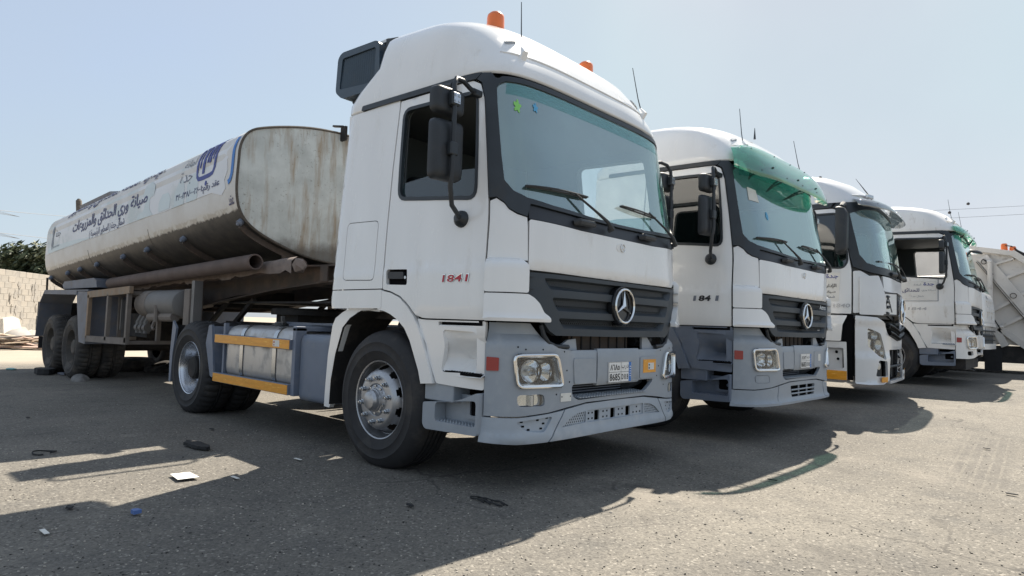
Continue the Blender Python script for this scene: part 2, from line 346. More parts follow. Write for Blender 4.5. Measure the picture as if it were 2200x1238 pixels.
def plane_patch(name, outl, material, parent, f, nrm, holes=(), t=.02, st=.5, **k):
    V, F, be = fill2d(outl, holes, st); P = np.array([f(a, b) for a, b in V]); Nn = np.tile(np.array(nrm, float), (len(P), 1))
    e1 = P[F[0][1]]-P[F[0][0]]; e2 = P[F[0][2]]-P[F[0][0]]
    if np.dot(np.cross(e1, e2), nrm) < 0: F = F[:, ::-1]; be = [(b, a) for a, b in be]
    vs, fs = thick(P, Nn, F, be, t); return mesh_obj(name, vs, fs, material, parent, **k)
def circle(cx, cy, r, n=20, ry=None): return [(cx+r*math.cos(2*math.pi*i/n), cy+(ry or r)*math.sin(2*math.pi*i/n)) for i in range(n)]
def rect(a, b, c, d, r=0, seg=4): q = [(a, c), (b, c), (b, d), (a, d)]; return rnd(q, r, seg) if r else q

# ---------------- lettering ----------------
AR = {'ا': 'FE8D2', 'أ': 'FE832', 'إ': 'FE872', 'ب': 'FE8F4', 'ة': 'FE932', 'ت': 'FE954', 'ج': 'FE9D4', 'ح': 'FEA14', 'د': 'FEA92', 'ر': 'FEAD2', 'ز': 'FEAF2', 'س': 'FEB14', 'ش': 'FEB54', 'ص': 'FEB94', 'ع': 'FEC94', 'ف': 'FED14', 'ق': 'FED54', 'ل': 'FEDD4', 'م': 'FEE14', 'ن': 'FEE54', 'ه': 'FEE94', 'و': 'FEED2', 'ي': 'FEF14', 'ئ': 'FE894', 'ط': 'FEC14'}
def arab(t):
    o = []; prev = False
    for i, c in enumerate(t):
        if c not in AR: o.append(c); prev = False; continue
        code = int(AR[c][:4], 16); dual = AR[c][4] == '4'; nx = i+1 < len(t) and t[i+1] in AR
        f = (3 if (prev and dual and nx) else 1 if prev else 2 if (dual and nx) else 0); o.append(chr(code+f)); prev = dual
    s = ''.join(reversed(o)); return s.translate(str.maketrans('()', ')('))
def text_mesh(body, bold=0):
    c = bpy.data.curves.new('t', 'FONT'); c.body = body; c.size = 1; c.resolution_u = 2; c.offset = bold; c.align_x = 'CENTER'
    o = bpy.data.objects.new('t', c); COL.objects.link(o); bpy.context.view_layer.update()
    me = o.evaluated_get(bpy.context.evaluated_depsgraph_get()).to_mesh(); V = np.array([v.co[:2] for v in me.vertices]); F = [tuple(p.vertices) for p in me.polygons]
    bpy.data.objects.remove(o); bpy.data.curves.remove(c); return V, F
TC = {}
def letters(name, body, f, width, cx, cyy, material, parent, bold=0, height=None, skew=0):
    if (body, bold) not in TC: TC[(body, bold)] = text_mesh(body, bold)
    V, F = TC[(body, bold)]; lo, hi = V.min(0), V.max(0); s = width/(hi[0]-lo[0]); sh = s if height is None else height/(hi[1]-lo[1])
    A = (V[:, 0]-(lo[0]+hi[0])/2)*s; Bv = (V[:, 1]-(lo[1]+hi[1])/2)*sh; A = A+skew*Bv+cx; Bv = Bv+cyy
    vs = [f(a, b) for a, b in zip(A, Bv)]
    return mesh_obj(name, vs, F, material, parent, smooth=False)

# ---------------- ground ----------------
def gz(y): return float(np.interp(y, [-50, 2.2, 3.3, 5, 7.1, 9, 10.9, 14, 18, 400], [0, 0, .028, .09, .158, .20, .235, .28, .30, .30]))
def ground():
    m_ = bpy.data.materials.new('yard_asphalt'); m_.use_nodes = True; t = m_.node_tree; N = t.nodes; L = t.links; b = N['Principled BSDF']; b.inputs['Roughness'].default_value = .88; b.inputs['Specular IOR Level'].default_value = .25
    tc = N.new('ShaderNodeTexCoord'); O = tc.outputs['Object']
    def noise(sc_, det=6, rough=.6, st=None, off=None):
        n = N.new('ShaderNodeTexNoise'); n.inputs['Scale'].default_value = sc_; n.inputs['Detail'].default_value = det; n.inputs['Roughness'].default_value = rough
        if st: mp = N.new('ShaderNodeMapping'); mp.inputs['Scale'].default_value = st; mp.inputs['Rotation'].default_value = (0, 0, off or 0); L.new(O, mp.inputs[0]); L.new(mp.outputs[0], n.inputs['Vector'])
        else: L.new(O, n.inputs['Vector'])
        return n.outputs[0]
    def ramp(x, a, b_, c=0, d=1):
        r = N.new('ShaderNodeMapRange'); L.new(x, r.inputs[0]); r.inputs[1].default_value = a; r.inputs[2].default_value = b_; r.inputs[3].default_value = c; r.inputs[4].default_value = d; return r.outputs[0]
    def mix(f, a, b_, mode='MIX'):
        n = N.new('ShaderNodeMix'); n.data_type = 'RGBA'; n.blend_type = mode
        if isinstance(f, (int, float)): n.inputs[0].default_value = f
        else: L.new(f, n.inputs[0])
        for i, q in ((6, a), (7, b_)):
            if isinstance(q, tuple): n.inputs[i].default_value = q+(1,)
            else: L.new(q, n.inputs[i])
        return n.outputs[2]
    def ma(op, a, b_):
        n = N.new('ShaderNodeMath'); n.operation = op
        for i, q in enumerate((a, b_)):
            if isinstance(q, (int, float)): n.inputs[i].default_value = q
            else: L.new(q, n.inputs[i])
        return n.outputs[0]
    base = mix(ramp(noise(.55, 7), .35, .68), (.148, .138, .123), (.216, .201, .176))
    base = mix(ramp(noise(.22, 5), .40, .66, 0, .55), base, (.118, .112, .104))
    base = mix(ramp(noise(2.6, 6), .50, .72, 0, .6), base, (.108, .105, .10))
    base = mix(ramp(noise(1.1, 8, .7), .60, .74, 0, .7), base, (.255, .235, .205))
    v = N.new('ShaderNodeTexVoronoi'); v.inputs['Scale'].default_value = 80; v.inputs['Randomness'].default_value = 1; L.new(O, v.inputs['Vector'])
    sp = N.new('ShaderNodeSeparateColor'); L.new(v.outputs['Color'], sp.inputs[0])
    agg = mix(ramp(sp.outputs[0], .0, 1), (.72, .72, .72), (1.22, 1.21, 1.18)); base = mix(.8, base, agg, 'MULTIPLY')
    v3 = N.new('ShaderNodeTexVoronoi'); v3.inputs['Scale'].default_value = 150; L.new(O, v3.inputs['Vector']); s3 = N.new('ShaderNodeSeparateColor'); L.new(v3.outputs['Color'], s3.inputs[0])
    base = mix(.6, base, mix(s3.outputs[1], (.7, .7, .7), (1.25, 1.24, 1.2)), 'MULTIPLY')
    base = mix(ramp(sp.outputs[1], .95, .97, 0, .6), base, (.36, .335, .29))
    base = mix(ramp(sp.outputs[2], .955, .97, 0, .6), base, (.05, .047, .043))
    v2 = N.new('ShaderNodeTexVoronoi'); v2.inputs['Scale'].default_value = 17; L.new(O, v2.inputs['Vector']); s2 = N.new('ShaderNodeSeparateColor'); L.new(v2.outputs['Color'], s2.inputs[0])
    spot = ma('MULTIPLY', ramp(v2.outputs['Distance'], .16, .12), ramp(s2.outputs[0], .93, .95)); base = mix(ma('MULTIPLY', spot, .8), base, (.045, .042, .04))
    oil = ma('MULTIPLY', ramp(noise(.9, 4), .62, .72), ramp(noise(5, 5), .35, .6)); base = mix(ma('MULTIPLY', oil, .55), base, (.06, .056, .052))
    # faint tyre tracks running along the fronts of the trucks
    sx = N.new('ShaderNodeSeparateXYZ'); L.new(O, sx.inputs[0])
    tx = ma('ADD', sx.outputs[0], ma('MULTIPLY', sx.outputs[1], .05)); wv = N.new('ShaderNodeMath'); wv.operation = 'SINE'; L.new(ma('MULTIPLY', tx, 74), wv.inputs[0])
    band = ma('MULTIPLY', ramp(ma('ABSOLUTE', ma('SUBTRACT', tx, 3.42), 0), .25, .17), ramp(wv.outputs[0], .85, .55)); along = ma('MULTIPLY', ramp(ma('ABSOLUTE', ma('SUBTRACT', sx.outputs[1], 3.0), 0), 1.7, .7), ramp(noise(4, 5), .32, .55))
    base = mix(ma('MULTIPLY', ma('MULTIPLY', band, along), .48), base, (.09, .085, .08))
    vc = N.new('ShaderNodeTexVoronoi'); vc.feature = 'DISTANCE_TO_EDGE'; vc.inputs['Scale'].default_value = .62
    wn = N.new('ShaderNodeTexNoise'); wn.inputs['Scale'].default_value = 1.6; wn.inputs['Detail'].default_value = 6; L.new(O, wn.inputs['Vector']); va = N.new('ShaderNodeVectorMath'); va.operation = 'MULTIPLY_ADD'; L.new(wn.outputs['Color'], va.inputs[0]); va.inputs[1].default_value = (.9, .9, 0); L.new(O, va.inputs[2]); L.new(va.outputs[0], vc.inputs['Vector'])
    crack = ma('MULTIPLY', ramp(vc.outputs['Distance'], .010, .004), ramp(noise(.45, 4), .50, .60)); base = mix(ma('MULTIPLY', crack, .6), base, (.06, .056, .052))
    dust = ramp(noise(.75, 8, .72), .56, .70, 0, .45); base = mix(dust, base, (.29, .262, .222))
    # sandy earth farther back behind the trailers
    sand = ramp(ma('ADD', sx.outputs[0], ma('MULTIPLY', noise(.4, 6), 4)), -9.5, -11.5); base = mix(sand, base, mix(noise(1.2, 8), (.30, .26, .21), (.40, .35, .28)))
    L.new(base, b.inputs['Base Color'])
    h = ma('ADD', ma('MULTIPLY', v.outputs['Distance'], -.5), ma('MULTIPLY', noise(30, 6), 1.0)); bp = N.new('ShaderNodeBump'); bp.inputs['Strength'].default_value = .45; bp.inputs['Distance'].default_value = .012; L.new(h, bp.inputs['Height']); L.new(bp.outputs[0], b.inputs['Normal'])
    MAT['yard_asphalt'] = m_
    xs = [-1500, -300, -80, -40, -20, -10, 0, 10, 30, 100, 300, 1500]; ys = [-1500, -300, -60, -10, 2.2, 3.3, 5, 7.1, 9, 10.9, 14, 18, 40, 150, 400, 1500]
    vs = [(x, y, gz(y)) for y in ys for x in xs]; n = len(xs); fs = [(j*n+i, j*n+i+1, (j+1)*n+i+1, (j+1)*n+i) for j in range(len(ys)-1) for i in range(n-1)]
    return tag(mesh_obj('ground', vs, fs, 'yard_asphalt', smooth=True, angle=60), kind='structure')
ground()
# ---------------- tractor unit: the cab surface and all parts of the older cab type ----------------
S1 = Surf([
 [0.2, 0.2, 1.340, 1.24, 4.6, .50, -.72], [1.5, 1.5, 1.340, 1.24, 4.6, .50, -.72], [1.8, 1.8, 1.335, 1.226, 4.7, .50, -.72],
 [2.3, 2.3, 1.225, 1.192, 5.6, .50, -.72], [2.76, 2.76, 1.12, 1.150, 6.0, .50, -.72], [2.85, 2.85, 1.115, 1.142, 5.2, .50, -.72],
 [2.95, 2.95, 1.095, 1.135, 4.6, .47, -.72], [3.03, 3.03, 1.065, 1.125, 4.0, .45, -.62], [3.17, 3.17, 0.990, 1.105, 3.6, .40, -.38],
 [3.30, 3.30, 0.890, 1.075, 3.4, .30, -.36], [3.40, 3.385, 0.770, 1.030, 3.4, .15, -.36], [3.48, 3.44, 0.610, 0.960, 3.4, .0, -.36],
 [3.56, 3.48, 0.400, 0.850, 3.2, -.05, -.355], [3.62, 3.50, .20, 0.700, 3.2, -.1, -.345], [3.66, 3.51, .0, 0.450, 3.2, -.15, -.33]])
ARCH_O = [(.636, .681), (.607, .756), (.565, .85), (.52, .947), (.465, 1.05), (.404, 1.144), (.32, 1.22), (.232, 1.28), (.12, 1.318), (.011, 1.335)]
ARCH_I = [(.511, .67), (.48, .76), (.42, .876), (.37, .97), (.302, 1.057), (.22, 1.115), (.128, 1.157), (.05, 1.18), (-.038, 1.191)]
DOOR = [('x', .022, 2.838), ('x', .83, 2.815), ('x', .90, 2.78), ('x', .945, 2.66), ('x', 1.055, 1.93), ('x', 1.062, 1.53), ('x', 1.068, 1.13), ('x', .52, 1.133), ('x', .425, 1.155), ('x', .335, 1.232), ('x', .24, 1.292), ('x', .12, 1.33), ('x', .022, 1.346)]
WIN = [('x', .088, 2.748), ('x', .135, 2.045), ('x', .95, 1.962), ('x', .88, 2.712)]
WSG = [('x', 1.02, 2.765), ('y', -1.03, 2.79), ('y', -.9, 2.80), ('y', -.45, 2.805), ('y', 0, 2.805)]   # windshield: half outline
WSL = [('y', 0, 1.905), ('y', -.4, 1.912), ('y', -.8, 1.935), ('y', -.985, 1.96), ('y', -1.07, 2.0), ('x', 1.135, 2.07), ('x', 1.10, 2.26), ('x', 1.03, 2.63), ('x', 1.012, 2.74)]
def sym(S, pts): a = S.c(pts); return a+[(-u, v) for u, v in a[::-1] if abs(u) > 1e-6]
def inset(poly, d, c=None):
    P = np.array(poly); n = len(P); a = P-np.roll(P, 1, 0); b = np.roll(P, -1, 0)-P
    na = np.stack([a[:, 1], -a[:, 0]], 1); nb = np.stack([b[:, 1], -b[:, 0]], 1)
    na /= np.linalg.norm(na, axis=1, keepdims=True)+1e-9; nb /= np.linalg.norm(nb, axis=1, keepdims=True)+1e-9
    ar = np.sum(P[:, 0]*np.roll(P[:, 1], -1)-np.roll(P[:, 0], -1)*P[:, 1]); q = na+nb; q /= (np.sum(q*q, 1, keepdims=True)/2+1e-9)
    return [tuple(x) for x in P-q*d*(1 if ar > 0 else -1)]
def crease(hi, lo, z0=1.478, z1=1.498):
    return lambda S, u, v: np.interp(v, [1.125, 1.16, z0, z1], [lo-.008, lo, lo, hi])

# ---- wheels ----
def tyre_prof(drive=False):
    pr = [(.283, 0), (.30, .012), (.33, .026), (.365, .036), (.37, .040), (.376, .037), (.43, .037), (.436, .040), (.442, .036), (.475, .024), (.505, .002), (.521, -.022), (.528, -.045)]
    if not drive:
        for c in (-.085, -.125, -.165, -.205): pr += [(.531, c+.008), (.519, c+.005), (.519, c-.005), (.531, c-.008)]
    else: pr += [(.533, -.06), (.535, -.10), (.535, -.12), (.52, -.125), (.52, -.135), (.535, -.14), (.535, -.15), (.52, -.155), (.52, -.165), (.535, -.17), (.535, -.19), (.533, -.23)]
    return pr + [(.528, -.245), (.521, -.268), (.505, -.292), (.475, -.314), (.43, -.327), (.38, -.328), (.33, -.316), (.30, -.302), (.283, -.29)]
def tyre_bm(drive, y0=0, zc=.505):
    b = B(); pr = [(r, h+y0) for r, h in tyre_prof(drive)]
    wob = None
    if drive: wob = lambda i, k: -.017 if (k % 4 == 0 and 10 <= i <= 15) or ((k+2) % 4 == 0 and 22 <= i <= 26) else 0
    b.lathe(pr, 160 if drive else 96, wob=wob)
    b.v = [(x, y, max(z, -9)) for x, y, z in b.v]
    return b
def turn(b, side, zc=.505):          # lathe axis z -> outwards, flatten at the ground
    o = []
    for x, y, z in b.v:
        X, Z = x, y+zc
        if Z < .004: Z = .004
        o.append((X, side*z, Z-zc))
    b.v = o
    if side > 0: b.f = [f[::-1] for f in b.f]
    return b
def wheel(parent, x, side, kind, yo=1.215, zc=.505, tm='tyre', rm=None):
    w_ = empty('wheel', parent=parent, loc=(x, side*yo, zc))
    t = turn(tyre_bm(kind != 'front'), side).out('tyre', tm, w_, angle=50)
    if kind != 'front': turn(tyre_bm(True, -.345), side).out('inner_tyre', tm, w_, angle=50)
    b = B()
    if kind == 'front':
        pr = [(.285, -.006), (.298, .002), (.300, .008), (.296, .014), (.288, .010), (.281, -.012), (.275, -.05), (.270, -.085), (.264, -.088), (.258, -.066), (.252, -.05), (.244, -.03), (.234, -.008), (.225, .010), (.212, .026), (.196, .034), (.186, .036), (.125, .036), (.118, .030), (.116, .012)]
        def keep(i, k):
            q = k % 12
            return not ((10 <= i <= 11 and 3 <= q <= 8) or (i in (9, 12) and 4 <= q <= 7))
        b.lathe(pr, 120, keep=keep); turn(b, side).out('rim', rm or 'rim_silver', w_, angle=40)
        h = B(); h.lathe([(.116, .012), (.116, .03), (.104, .036), (.098, .046), (.088, .048), (.084, .060), (.078, .062), (.076, .085), (.062, .104), (.035, .113), (1e-3, .114)], 40); turn(h, side).out('hub_cap', rm or 'rim_silver', w_, angle=30)
        d = B(); d.lathe([(.27, -.10), (1e-3, -.10)], 40); d.lathe([(.22, -.13), (.26, -.13), (.26, -.28), (.22, -.28)], 40); turn(d, side).out('brake_drum', 'underbody', w_)
        nm = None
        for k in range(10):
            a = 2*math.pi*(k+.3)/10; c = Vector((.1675*math.cos(a), .1675*math.sin(a), 0))
            if nm is None:
                n = B(); n.lathe([(.021, 0), (.021, .008), (.0165, .009), (.0165, .03), (.011, .032), (.011, .043), (1e-3, .044)], 6); turn(n, side, 0 if False else 5); nm = n.out('wheel_nut', 'chrome_dull', w_, smooth=False); o = nm
            else: o = nm.copy(); COL.objects.link(o)
            o.location = (c.x, side*.036, c.y)
        for k in range(10):
            a = 2*math.pi*(k+.5)/10; n = B() if k == 0 else None
            if n: n.lathe([(.011, 0), (.011, .012), (1e-3, .013)], 6); turn(n, side, 5); sm = n.out('hub_bolt', 'chrome_dull', w_, smooth=False); o = sm
            else: o = sm.copy(); COL.objects.link(o)
            o.location = (.102*math.cos(a), side*.036, .102*math.sin(a))
    else:
        pr = [(.285, -.006), (.298, .002), (.300, .008), (.295, .013), (.287, .008), (.281, -.015), (.272, -.035), (.268, -.09), (.255, -.11), (.252, -.18), (.245, -.195), (.225, -.17), (.20, -.155), (.14, -.150), (.135, -.145)]
        b.lathe(pr, 64); turn(b, side).out('rim', rm or 'rim_bright', w_, angle=40)
        h = B(); h.lathe([(.16, -.15), (.15, -.12), (.135, -.11), (.125, -.03), (.105, -.015), (1e-3, -.012)], 32); turn(h, side).out('hub', 'underbody' if not rm else rm, w_, angle=30)
        if not rm:
            for k in range(10):
                a = 2*math.pi*k/10
                if k == 0: n = B(); n.lathe([(.018, 0), (.017, .03), (1e-3, .031)], 6); turn(n, side, 5); nm = n.out('wheel_nut', 'chrome_dull', w_, smooth=False); o = nm
                else: o = nm.copy(); COL.objects.link(o)
                o.location = (.1875*math.cos(a), -side*.152, .1875*math.sin(a))
    return w_

def star(parent, S, u, v, r, off, name='star_emblem', depth=.02):
    P0 = S.at(u, v, off); n = Vector(S.N(np.array([u]), np.array([v]))[0]); rt_ = Vector((0, 0, 1)).cross(n).normalized(); up_ = n.cross(rt_)
    f = lambda a, b, d=0: P0+rt_*a+up_*b+n*d
    g = B(); g.tube([f(r*.9*math.cos(t), r*.9*math.sin(t), depth) for t in np.linspace(0, 2*np.pi, 48, endpoint=False)], r*.065, 8, close=True); o = g.out('emblem_ring', 'chrome', parent)
    s = B(); R0 = r*.86; q = r*.14
    tips = [(R0*math.cos(math.pi/2+k*2*math.pi/3), R0*math.sin(math.pi/2+k*2*math.pi/3)) for k in range(3)]
    val = [(q*math.cos(math.pi/2+math.pi/3+k*2*math.pi/3), q*math.sin(math.pi/2+math.pi/3+k*2*math.pi/3)) for k in range(3)]
    vs = [f(0, 0, depth*1.6)]+[f(*p, depth*.6) for t in zip(tips, val) for p in t]+[f(*p, 0) for t in zip(tips, val) for p in t]
    fs = [(0, 1+i, 1+(i+1) % 6) for i in range(6)]+[(1+i, 7+i, 7+(i+1) % 6, 1+(i+1) % 6) for i in range(6)]
    s.add(vs, fs); s.out('emblem_star', 'chrome', parent, smooth=False); return f

def mesh_strips(S, poly, off, pitch, wd, name, material, parent, slope=1.0):
    """woven mesh: thin ribbons both ways, clipped to poly (u,v)"""
    P = np.array(poly); lo, hi = P.min(0), P.max(0); b = B(); H = hi[1]-lo[1]; Wd = hi[0]-lo[0]
    for sg in (1, -1):
        for c in np.arange(lo[0]-H*slope, hi[0]+H*slope, pitch):
            N_ = 14; t = np.linspace(0, 1, N_+1); uu = c+sg*t*H*slope+(0 if sg > 0 else H*slope*0); vv = lo[1]+t*H
            if sg < 0: uu = c-t*H*slope
            mid = np.stack([(uu[:-1]+uu[1:])/2, (vv[:-1]+vv[1:])/2], 1); ok = inpoly(mid, P)
            i = 0
            while i < N_:
                if ok[i]:
                    j = i
                    while j+1 < N_ and ok[j+1]: j += 1
                    a = (uu[i], vv[i]); d = (uu[j+1], vv[j+1]); q = wd/2*1.4
                    vs = [S.at(a[0]-q, a[1], off), S.at(a[0]+q, a[1], off), S.at(d[0]+q, d[1], off), S.at(d[0]-q, d[1], off)]
                    b.add(vs, [(0, 1, 2, 3)]); i = j+1
                else: i += 1
    return b.out(name, material, parent, smooth=False)

def cab_base():
    S = S1; T = empty('tractor_unit')
    Wn = rnd(S.c(WIN), .07); ws = sym(S, WSG)+[]
    half = S.c(WSG)+[]; full = S.c(WSG+[]) ; right = S.c(WSL)        # right half: bottom centre -> up the right side
    ring_in = rnd(right[::1], 0)                                      # (bottom centre .. top right corner)
    loop = [p for p in right]+[p for p in half]                       # bottom centre, right side up, top right to top centre
    loop = loop+[(-u, v) for u, v in loop[::-1] if abs(u) > 1e-6]
    glass_o = loop
    # trim: outer outline of the black surround
    TR = [('y', 0, 1.882), ('y', -.4, 1.888), ('y', -.8, 1.905), ('y', -.97, 1.92), ('y', -1.0, 1.83), ('y', -1.06, 1.85), ('y', -1.10, 1.88), ('x', 1.15, 1.92), ('x', 1.105, 1.955), ('x', 1.062, 1.95), ('x', .955, 2.66), ('x', .915, 2.785), ('x', .87, 2.815), ('x', .90, 2.858), ('x', .96, 2.852), ('x', 1.0, 2.80), ('y', -1.04, 2.828), ('y', -.9, 2.838), ('y', -.45, 2.842), ('y', 0, 2.842)]
    q = S.c(TR); tr = q+[(-u, v) for u, v in q[::-1] if abs(u) > 1e-6]
    patch('windshield_surround', S, tr, 'rubber_trim', T, holes=[inset(glass_o, .0)], off=.012, t=.05, st=.06)
    wso = patch('windshield', S, inset(glass_o, -.012), 'windshield_glass', T, off=.002, t=.006, st=.09)
    patch('tint_band', S, [(S.Uy(y, 2.75), v) for y, v in ((-1.04, 2.70), (-.5, 2.705), (0, 2.71), (.5, 2.705), (1.04, 2.70), (1.03, 2.785), (.5, 2.80), (0, 2.80), (-.5, 2.80), (-1.03, 2.785))], 'tint_band', wso, off=.006, t=.001, st=.09)
    # doors, rear side panels, corner panels on both sides
    for sg in (-1, 1):
        cc = lambda pts: S.c(pts, sg)
        win = rnd(cc(WIN), .07)
        d = patch('door', S, rnd(cc(DOOR), .012, 2), 'paint_white', T, holes=[win, rnd(cc([('x', .056, 1.497), ('x', .06, 1.381), ('x', .312, 1.373), ('x', .308, 1.490)]), .02)], off=crease(0, .007), t=.03, vl=(1.478, 1.498, 1.16), st=.08)
        patch('window_frame', S, inset(win, -.022), 'rubber_trim', d, holes=[inset(win, .006)], off=.005, t=.03, st=.06)
        hb = [('x', .058, 1.495), ('x', .062, 1.383), ('x', .310, 1.375), ('x', .306, 1.488)]
        patch('handle_recess', S, cc(hb), 'gap_black', d, off=-.03, t=.01, st=.06)
        patch('door_handle', S, rnd(cc([('x', .075, 1.478), ('x', .078, 1.425), ('x', .262, 1.42), ('x', .26, 1.472)]), .012), 'plastic_black', d, off=.004, t=.022, st=.04)
        b = B(); c0 = S.at(S.Ux(.285, 1.43, sg), 1.43, 0); b.cyl(c0, c0+Vector((0, sg*.006, 0)), .012, n=12); b.out('key_lock', 'chrome_dull', d)
        patch('rear_side_panel', S, cc([('x', -.72+.08, 2.858), ('x', .008, 2.858), ('x', .008, 1.352), ('x', -.64, 1.352)]) if False else
              ([(sg*(S.HL+.50-.008), 2.858), (sg*(S.HL+.50-.008), 1.352), (sg*(S.HL+1.27), 1.352), (sg*(S.HL+1.27), 2.858)]), 'paint_white', T,
              holes=[rnd(cc([('x', -.535, 1.905), ('x', -.535, 1.425), ('x', -.10, 1.415), ('x', -.10, 1.893)]), .05)], off=crease(0, .005), t=.02, vl=(1.478, 1.498))
        patch('locker_hatch', S, rnd(cc([('x', -.528, 1.899), ('x', -.528, 1.431), ('x', -.106, 1.421), ('x', -.106, 1.887)]), .045), 'paint_white', T, off=crease(.001, .006), t=.02, vl=(1.478, 1.498))
        patch('side_skirt', S, rnd([(sg*(S.HL+.50-.012), 1.343), (sg*(S.HL+.50-.012), 1.20), (sg*(S.HL+1.24), 1.195), (sg*(S.HL+1.24), 1.343)], .012), 'paint_white', T, off=.012, t=.03)
        patch('corner_panel', S, cc([('x', 1.074, 1.535), ('y', -.992, 1.535), ('y', -.998, 1.825), ('y', -1.06, 1.843), ('y', -1.10, 1.872), ('x', 1.15, 1.912), ('x', 1.105, 1.947), ('x', 1.068, 1.93)]), 'paint_white', T, off=0, t=.03)
        q = cc([('x', 1.076, 1.545), ('y', -1.035, 1.545), ('y', -1.0, 1.50), ('y', -1.0, 1.318), ('x', 1.078, 1.318)])
        patch('corner_deflector', S, rnd(q, .015, 2), 'paint_white', T, off=lambda S, u, v: np.interp(v, [1.318, 1.50, 1.525, 1.545], [.05, .05, .035, .005]), t=.045, vl=(1.50, 1.525), st=.05)
        q = cc([('x', 1.078, 1.31), ('y', -1.0, 1.31), ('y', -.96, 1.285), ('y', -.925, 1.25), ('y', -.893, 1.19), ('y', -.85, 1.165), ('y', -.842, 1.128), ('x', 1.08, 1.128)])
        patch('corner_deflector', S, rnd(q, .012, 2), 'paint_white', T, off=lambda S, u, v: np.interp(v, [1.128, 1.15, 1.165, 1.31], [.06, .066, .055, .047]), t=.045, vl=(1.165, 1.15), st=.05)
        for v in (1.18, 1.26, 1.34, 1.42):
            b = B(); pts = [S.at(S.Uy(sg*y, v), v, -.01) for y in (.968, .982, .994)]; pt2 = [S.at(S.Uy(sg*y, v), v, .045) for y in (.968, .982, .994)]
            vs = pts+pt2; b.add([p+Vector((0, 0, z)) for z in (0, .008) for p in vs], [(0, 1, 4, 3), (1, 2, 5, 4), (6, 9, 10, 7), (7, 10, 11, 8), (3, 4, 10, 9), (4, 5, 11, 10), (0, 6, 7, 1), (1, 7, 8, 2)]); b.out('deflector_vane', 'plastic_black', T, smooth=False)
        patch('roof_gutter', S, rnd(cc([('x', -.50, 2.908), ('x', -.51, 2.866), ('x', .865, 2.818), ('x', .90, 2.862)]), .012, 2), 'rubber_trim', T, off=.014, t=.02)
        # step well
        AO = cc([('x', x, z) for x, z in ARCH_O[:6]])
        stp = cc([('x', .52, 1.122), ('x', 1.06, 1.122), ('y', -1.165, 1.122) if False else ('x', 1.078, 1.12), ('x', 1.078, .668), ('x', .655, .684), ('x', .607, .77), ('x', .535, .94), ('x', .425, 1.13)])
        ho = cc([('x', .70, 1.058), ('x', 1.015, 1.048), ('x', 1.025, .775), ('x', .70, .765), ('x', .735, .95)])
        sw = patch('step_panel', S, rnd(stp, .015, 2), 'paint_white', T, holes=[rnd(ho, .04), cc([('x', .655, 1.112), ('x', .66, 1.085), ('x', 1.03, 1.080), ('x', 1.03, 1.112)])], off=-.012, t=.035)
        Y = sg*1.225
        b = B(); D = .17*(-sg)
        V, F, be = fill2d([(.66, 1.09), (1.09, 1.09), (1.09, .75), (.66, .74)], (), .09)
        P = np.array([(x, Y+D*(np.clip((z-.76)/.05, 0, 1)*np.clip((1.0-z)/.12, .15, 1) if True else 1)*np.clip((x-.68)/.1, .1, 1), z) for x, z in V])
        b.add(P, [tuple(f) if sg < 0 else tuple(f[::-1]) for f in F]); b.out('step_recess', 'paint_white', sw, angle=60)
        b = B(); b.box(.65, 1.05, min(Y-sg*.03, Y+D), max(Y-sg*.03, Y+D), 1.074, 1.13); b.out('upper_step', 'gap_black', sw)
        b = B()
        for i in range(14):
            for j in range(4): b.box(.705+i*.026, .705+i*.026+.012, Y-sg*(.015+j*.03)-.008, Y-sg*(.015+j*.03)+.008, .768, .778)
        b.box(.70, 1.075, min(Y-sg*.005, Y-sg*.14), max(Y-sg*.005, Y-sg*.14), .755, .772); b.out('step_tread', 'gap_black', sw, smooth=False)
        # front fender arch: front half round, rear leg set lower
        F0 = lambda a, b_, Y=Y, sg=sg: (a, sg*1.248, b_)
        arch = [*ARCH_O, *ARCH_I[::-1]]
        fo = plane_patch('front_fender', arch, 'paint_white', T, F0, (0, sg, 0), t=.05, st=.12); fix_normals(fo)
        leg = [(-.038, 1.191), (-.16, 1.20), (-.27, 1.198), (-.33, 1.212), (-.46, 1.199), (-.56, 1.165), (-.659, 1.115), (-.70, 1.055), (-.751, .80), (-.772, .50), (-.775, .372), (-.70, .368), (-.678, .40), (-.665, .605), (-.62, .80), (-.508, 1.047), (-.42, 1.13), (-.33, 1.172), (-.2, 1.182), (-.05, 1.175)]
        lo_ = plane_patch('fender_rear_leg', leg, 'paint_white', T, lambda a, b_: (a, sg*1.215, b_), (0, sg, 0), t=.045, st=.12); fix_normals(lo_)
        # inner liner of the arch
        b = B(); ar = ARCH_I+[(-.27, 1.18), (-.42, 1.12), (-.52, 1.04), (-.61, .82), (-.66, .6), (-.67, .4)]
        vs = [(x, sg*1.235, z) for x, z in ar]+[(x, sg*.80, z) for x, z in ar]; n = len(ar); b.add(vs, [(i, i+1, n+i+1, n+i) for i in range(n-1)]); b.out('wheel_arch_liner', 'underbody', T, angle=60)
        # lower grey step box
        ls = empty('lower_step', parent=T)
        F1 = lambda a, b_, sg=sg: (a, sg*1.235, b_)
        o1 = plane_patch('step_box', rnd([(.53, .39), (.56, .36), (1.075, .375), (1.075, .655), (.93, .60), (.83, .575), (.53, .545)], .02), 'bumper_grey', ls, F1, (0, sg, 0), t=.10, st=.15, holes=[rnd([(.66, .555), (.66, .425), (1.06, .43), (1.06, .60), (.86, .58)], .03)]); fix_normals(o1)
        b = B(); b.box(.64, 1.07, min(sg*1.10, sg*1.13), max(sg*1.10, sg*1.13), .40, .62); b.out('step_box_back', 'bumper_grey', ls)
        b = B(); b.box(.645, 1.065, min(sg*1.13, sg*1.232), max(sg*1.13, sg*1.232), .405, .428)
